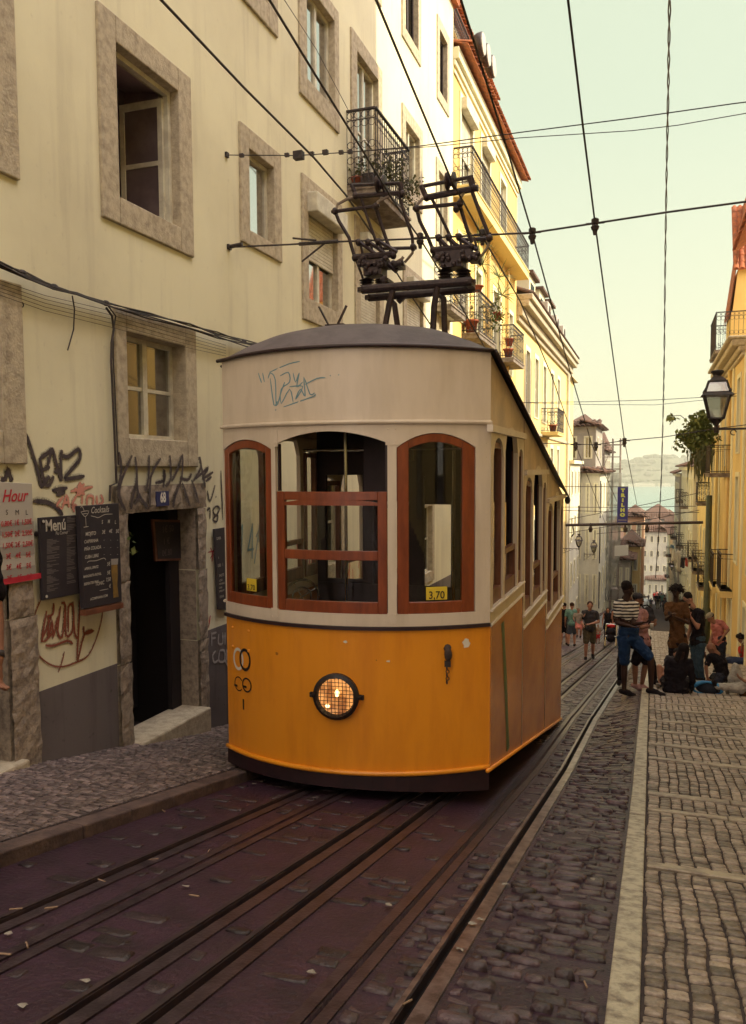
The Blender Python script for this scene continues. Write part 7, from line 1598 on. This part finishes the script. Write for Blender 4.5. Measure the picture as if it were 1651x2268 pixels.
# man cut by the left picture edge
def onD(px, py, d): return CAM+ray(px, py)*(d/F)
D0 = 4.2; _o = onD
def onD(px, py, d): return CAM+ray(px-9, py)*(d/F)
a = dict(head=onD(-75, 1125, D0+.1), neck=onD(-72, 1185, D0+.1), shL=onD(-125, 1225, D0+.1), shR=onD(-22, 1235, D0), chest=onD(-70, 1300, D0+.05), waist=onD(-72, 1410, D0+.05), pelvis=onD(-72, 1480, D0+.05), hipL=onD(-110, 1500, D0+.1), hipR=onD(-45, 1500, D0),
    elL=onD(-150, 1380, D0), wrL=onD(-150, 1480, D0), elR=onD(-2, 1370, D0-.02), wrR=onD(4, 1462, D0-.1), haR=onD(4, 1520, D0-.15), knL=onD(-110, 1720, D0), knR=onD(-50, 1720, D0), anL=onD(-110, 1925, D0), anR=onD(-50, 1925, D0), toL=onD(-100, 1950, D0-.15), toR=onD(-45, 1950, D0-.15))
person('man in black short sleeved shirt cut off by the left picture edge', a, 1.04, 'skin_tan', 'c_black', 'short', 'c_black', 'long', face=(-.3, 1, 0), vox=.009)
mb = MB(); mb.tube([a['wrR'].lerp(a['elR'], .06), a['wrR'].lerp(a['elR'], .2)], .034, 14); tag(mb.build('wristwatch', M['iron'], smooth=True), 'dark wristwatch on the arm at the left picture edge', 'watch')
# litter on the street
LT = [(35, 2015, 0), (113, 2012, 0), (10, 2115, 0), (60, 2095, 0), (20, 2071, 1), (190, 2175, 1), (52, 2231, 1), (410, 1966, 1), (148, 1864, 0), (462, 1886, 0), (340, 1905, 0), (225, 1952, 0), (1020, 2106, 1), (860, 2008, 1), (901, 2222, 0), (1296, 2182, 0), (1312, 1950, 1), (563, 1738, 1), (1046, 2048, 1), (362, 1797, 0), (430, 1985, 0), (1065, 2040, 1), (1250, 1694, 1), (1120, 1962, 1), (690, 2158, 1)]
M['butt'] = mat('cigarette_butt', (.26, .17, .11), .8); M['paper'] = mat('paper_scrap', (.26, .23, .2), .8)
for x, y, kind in LT:
    p = onG(x, y, .012); an = random.uniform(0, PI); mb = MB()
    if kind == 0: d = V((math.cos(an), math.sin(an)-0, -.2*math.sin(an)))*.03; mb.tube([p-d+V((0, 0, .006)), p+d+V((0, 0, .006))], .0045, 6); o = mb.build('cigarette_butt', M['butt']); tag(o, 'small cigarette butt lying on the dark roadway', 'cigarette butt', 'cigarette butts on the road')
    else:
        k_ = 7; ps = [p+V((math.cos(a)*random.uniform(.012, .026), math.sin(a)*random.uniform(.012, .026), .008-.2*math.sin(a)*.02+random.uniform(0, .008))) for a in [2*PI*k/k_ for k in range(k_)]]; mb.add(ps+[p+V((0, 0, .014))], [(k, (k+1) % k_, k_) for k in range(k_)]); o = mb.build('paper_scrap', M['paper']); tag(o, 'crumpled pale paper scrap lying on the dark roadway', 'litter', 'paper scraps on the road')
# ================================================================== LIGHT, SKY, AIR, CAMERA
SUN = V((1, .05, .68)).normalized()
w = bpy.data.worlds.new('World'); scene.world = w; w.use_nodes = True; nt = w.node_tree
bg = nt.nodes['Background']; sk = nt.nodes.new('ShaderNodeTexSky'); sk.sky_type = 'NISHITA'; sk.sun_disc = False; sk.sun_elevation = math.asin(SUN.z); sk.sun_rotation = math.atan2(SUN.x, SUN.y); sk.dust_density = 5; sk.air_density = 1.2
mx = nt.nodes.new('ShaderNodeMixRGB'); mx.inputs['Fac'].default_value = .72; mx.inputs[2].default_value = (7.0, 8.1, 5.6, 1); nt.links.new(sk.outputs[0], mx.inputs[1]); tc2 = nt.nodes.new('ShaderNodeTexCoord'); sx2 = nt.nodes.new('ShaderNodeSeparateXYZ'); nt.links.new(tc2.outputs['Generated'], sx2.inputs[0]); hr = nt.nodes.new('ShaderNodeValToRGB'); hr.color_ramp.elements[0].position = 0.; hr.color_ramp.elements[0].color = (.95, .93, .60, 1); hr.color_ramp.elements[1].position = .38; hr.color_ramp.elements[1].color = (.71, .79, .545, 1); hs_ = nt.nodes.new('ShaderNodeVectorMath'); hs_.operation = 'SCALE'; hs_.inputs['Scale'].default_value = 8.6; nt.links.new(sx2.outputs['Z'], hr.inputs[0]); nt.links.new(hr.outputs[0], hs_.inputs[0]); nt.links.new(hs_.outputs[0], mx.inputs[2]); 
tc = nt.nodes.new('ShaderNodeTexCoord'); sx = nt.nodes.new('ShaderNodeSeparateXYZ'); nt.links.new(tc.outputs['Generated'], sx.inputs[0])
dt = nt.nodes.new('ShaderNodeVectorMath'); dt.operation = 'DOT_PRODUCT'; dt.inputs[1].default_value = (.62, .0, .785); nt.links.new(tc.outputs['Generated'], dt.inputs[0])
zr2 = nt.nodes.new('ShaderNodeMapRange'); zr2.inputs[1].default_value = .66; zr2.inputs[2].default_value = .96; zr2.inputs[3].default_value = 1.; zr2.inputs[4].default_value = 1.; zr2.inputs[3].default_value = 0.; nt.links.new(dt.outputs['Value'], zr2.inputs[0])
vm = nt.nodes.new('ShaderNodeMixRGB'); vm.inputs[2].default_value = (38., 34., 34.5, 1); nt.links.new(mx.outputs[0], vm.inputs[1]); nt.links.new(zr2.outputs[0], vm.inputs[0])  # bright patch added to the unseen overhead western sky to lift shaded walls
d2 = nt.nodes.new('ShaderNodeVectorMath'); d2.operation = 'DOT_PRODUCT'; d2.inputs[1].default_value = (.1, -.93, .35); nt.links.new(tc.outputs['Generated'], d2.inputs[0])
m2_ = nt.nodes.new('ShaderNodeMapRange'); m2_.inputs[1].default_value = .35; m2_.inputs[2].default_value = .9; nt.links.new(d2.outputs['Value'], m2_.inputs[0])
v2_ = nt.nodes.new('ShaderNodeMixRGB'); v2_.inputs[2].default_value = (14., 11.8, 10.2, 1); nt.links.new(vm.outputs[0], v2_.inputs[1]); nt.links.new(m2_.outputs[0], v2_.inputs[0])  # extra glow added to the sky behind the camera to brighten the tram front
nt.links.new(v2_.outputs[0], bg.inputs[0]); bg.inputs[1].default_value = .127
sl = bpy.data.lights.new('sun', 'SUN'); sl.energy = 4.9; sl.angle = math.radians(.6); sl.color = (1., .90, .60); so = bpy.data.objects.new('sun', sl); COL.objects.link(so); so.rotation_euler = SUN.to_track_quat('Z', 'Y').to_euler(); so.location = (10, 0, 30)
HAZE = .00034
if HAZE:
    mb = MB(); mb.box((-7000, -80, -48), (7000, 9500, 90)); hz_ = bpy.data.materials.new('haze'); hz_.use_nodes = True; nt = hz_.node_tree; nt.nodes.clear(); oo = nt.nodes.new('ShaderNodeOutputMaterial'); pv_ = nt.nodes.new('ShaderNodeVolumePrincipled'); pv_.inputs['Density'].default_value = HAZE; pv_.inputs['Color'].default_value = (.95, .93, .78, 1); pv_.inputs['Anisotropy'].default_value = .3; nt.links.new(pv_.outputs[0], oo.inputs['Volume'])
    o = mb.build('haze', hz_); tag(o, 'warm evening haze in the air', 'haze', kind='stuff')
cd = bpy.data.cameras.new('camera'); cam = bpy.data.objects.new('camera', cd); COL.objects.link(cam); cd.sensor_fit = 'HORIZONTAL'; cd.sensor_width = 36; cd.lens = F/1651*36; cd.shift_y = (PY-1134)/1651; cd.clip_end = 20000; cd.clip_start = .05
R = Matrix((Xc, Yc, Zc))  # world -> camera is rows of columns
Rw = Matrix(((Xc.x, Xc.y, Xc.z), (Yc.x, Yc.y, Yc.z), (Zc.x, Zc.y, Zc.z)))
cam.matrix_world = Matrix.Translation(CAM) @ Rw.to_4x4()
scene.camera = cam
scene.view_settings.view_transform = 'Standard'; scene.view_settings.look = 'None'; scene.view_settings.exposure = 0.3; scene.view_settings.gamma = 1
scene.render.resolution_x = 746; scene.render.resolution_y = 1024
scene.cycles.volume_bounces = 0; scene.cycles.max_bounces = 6; scene.cycles.transparent_max_bounces = 24
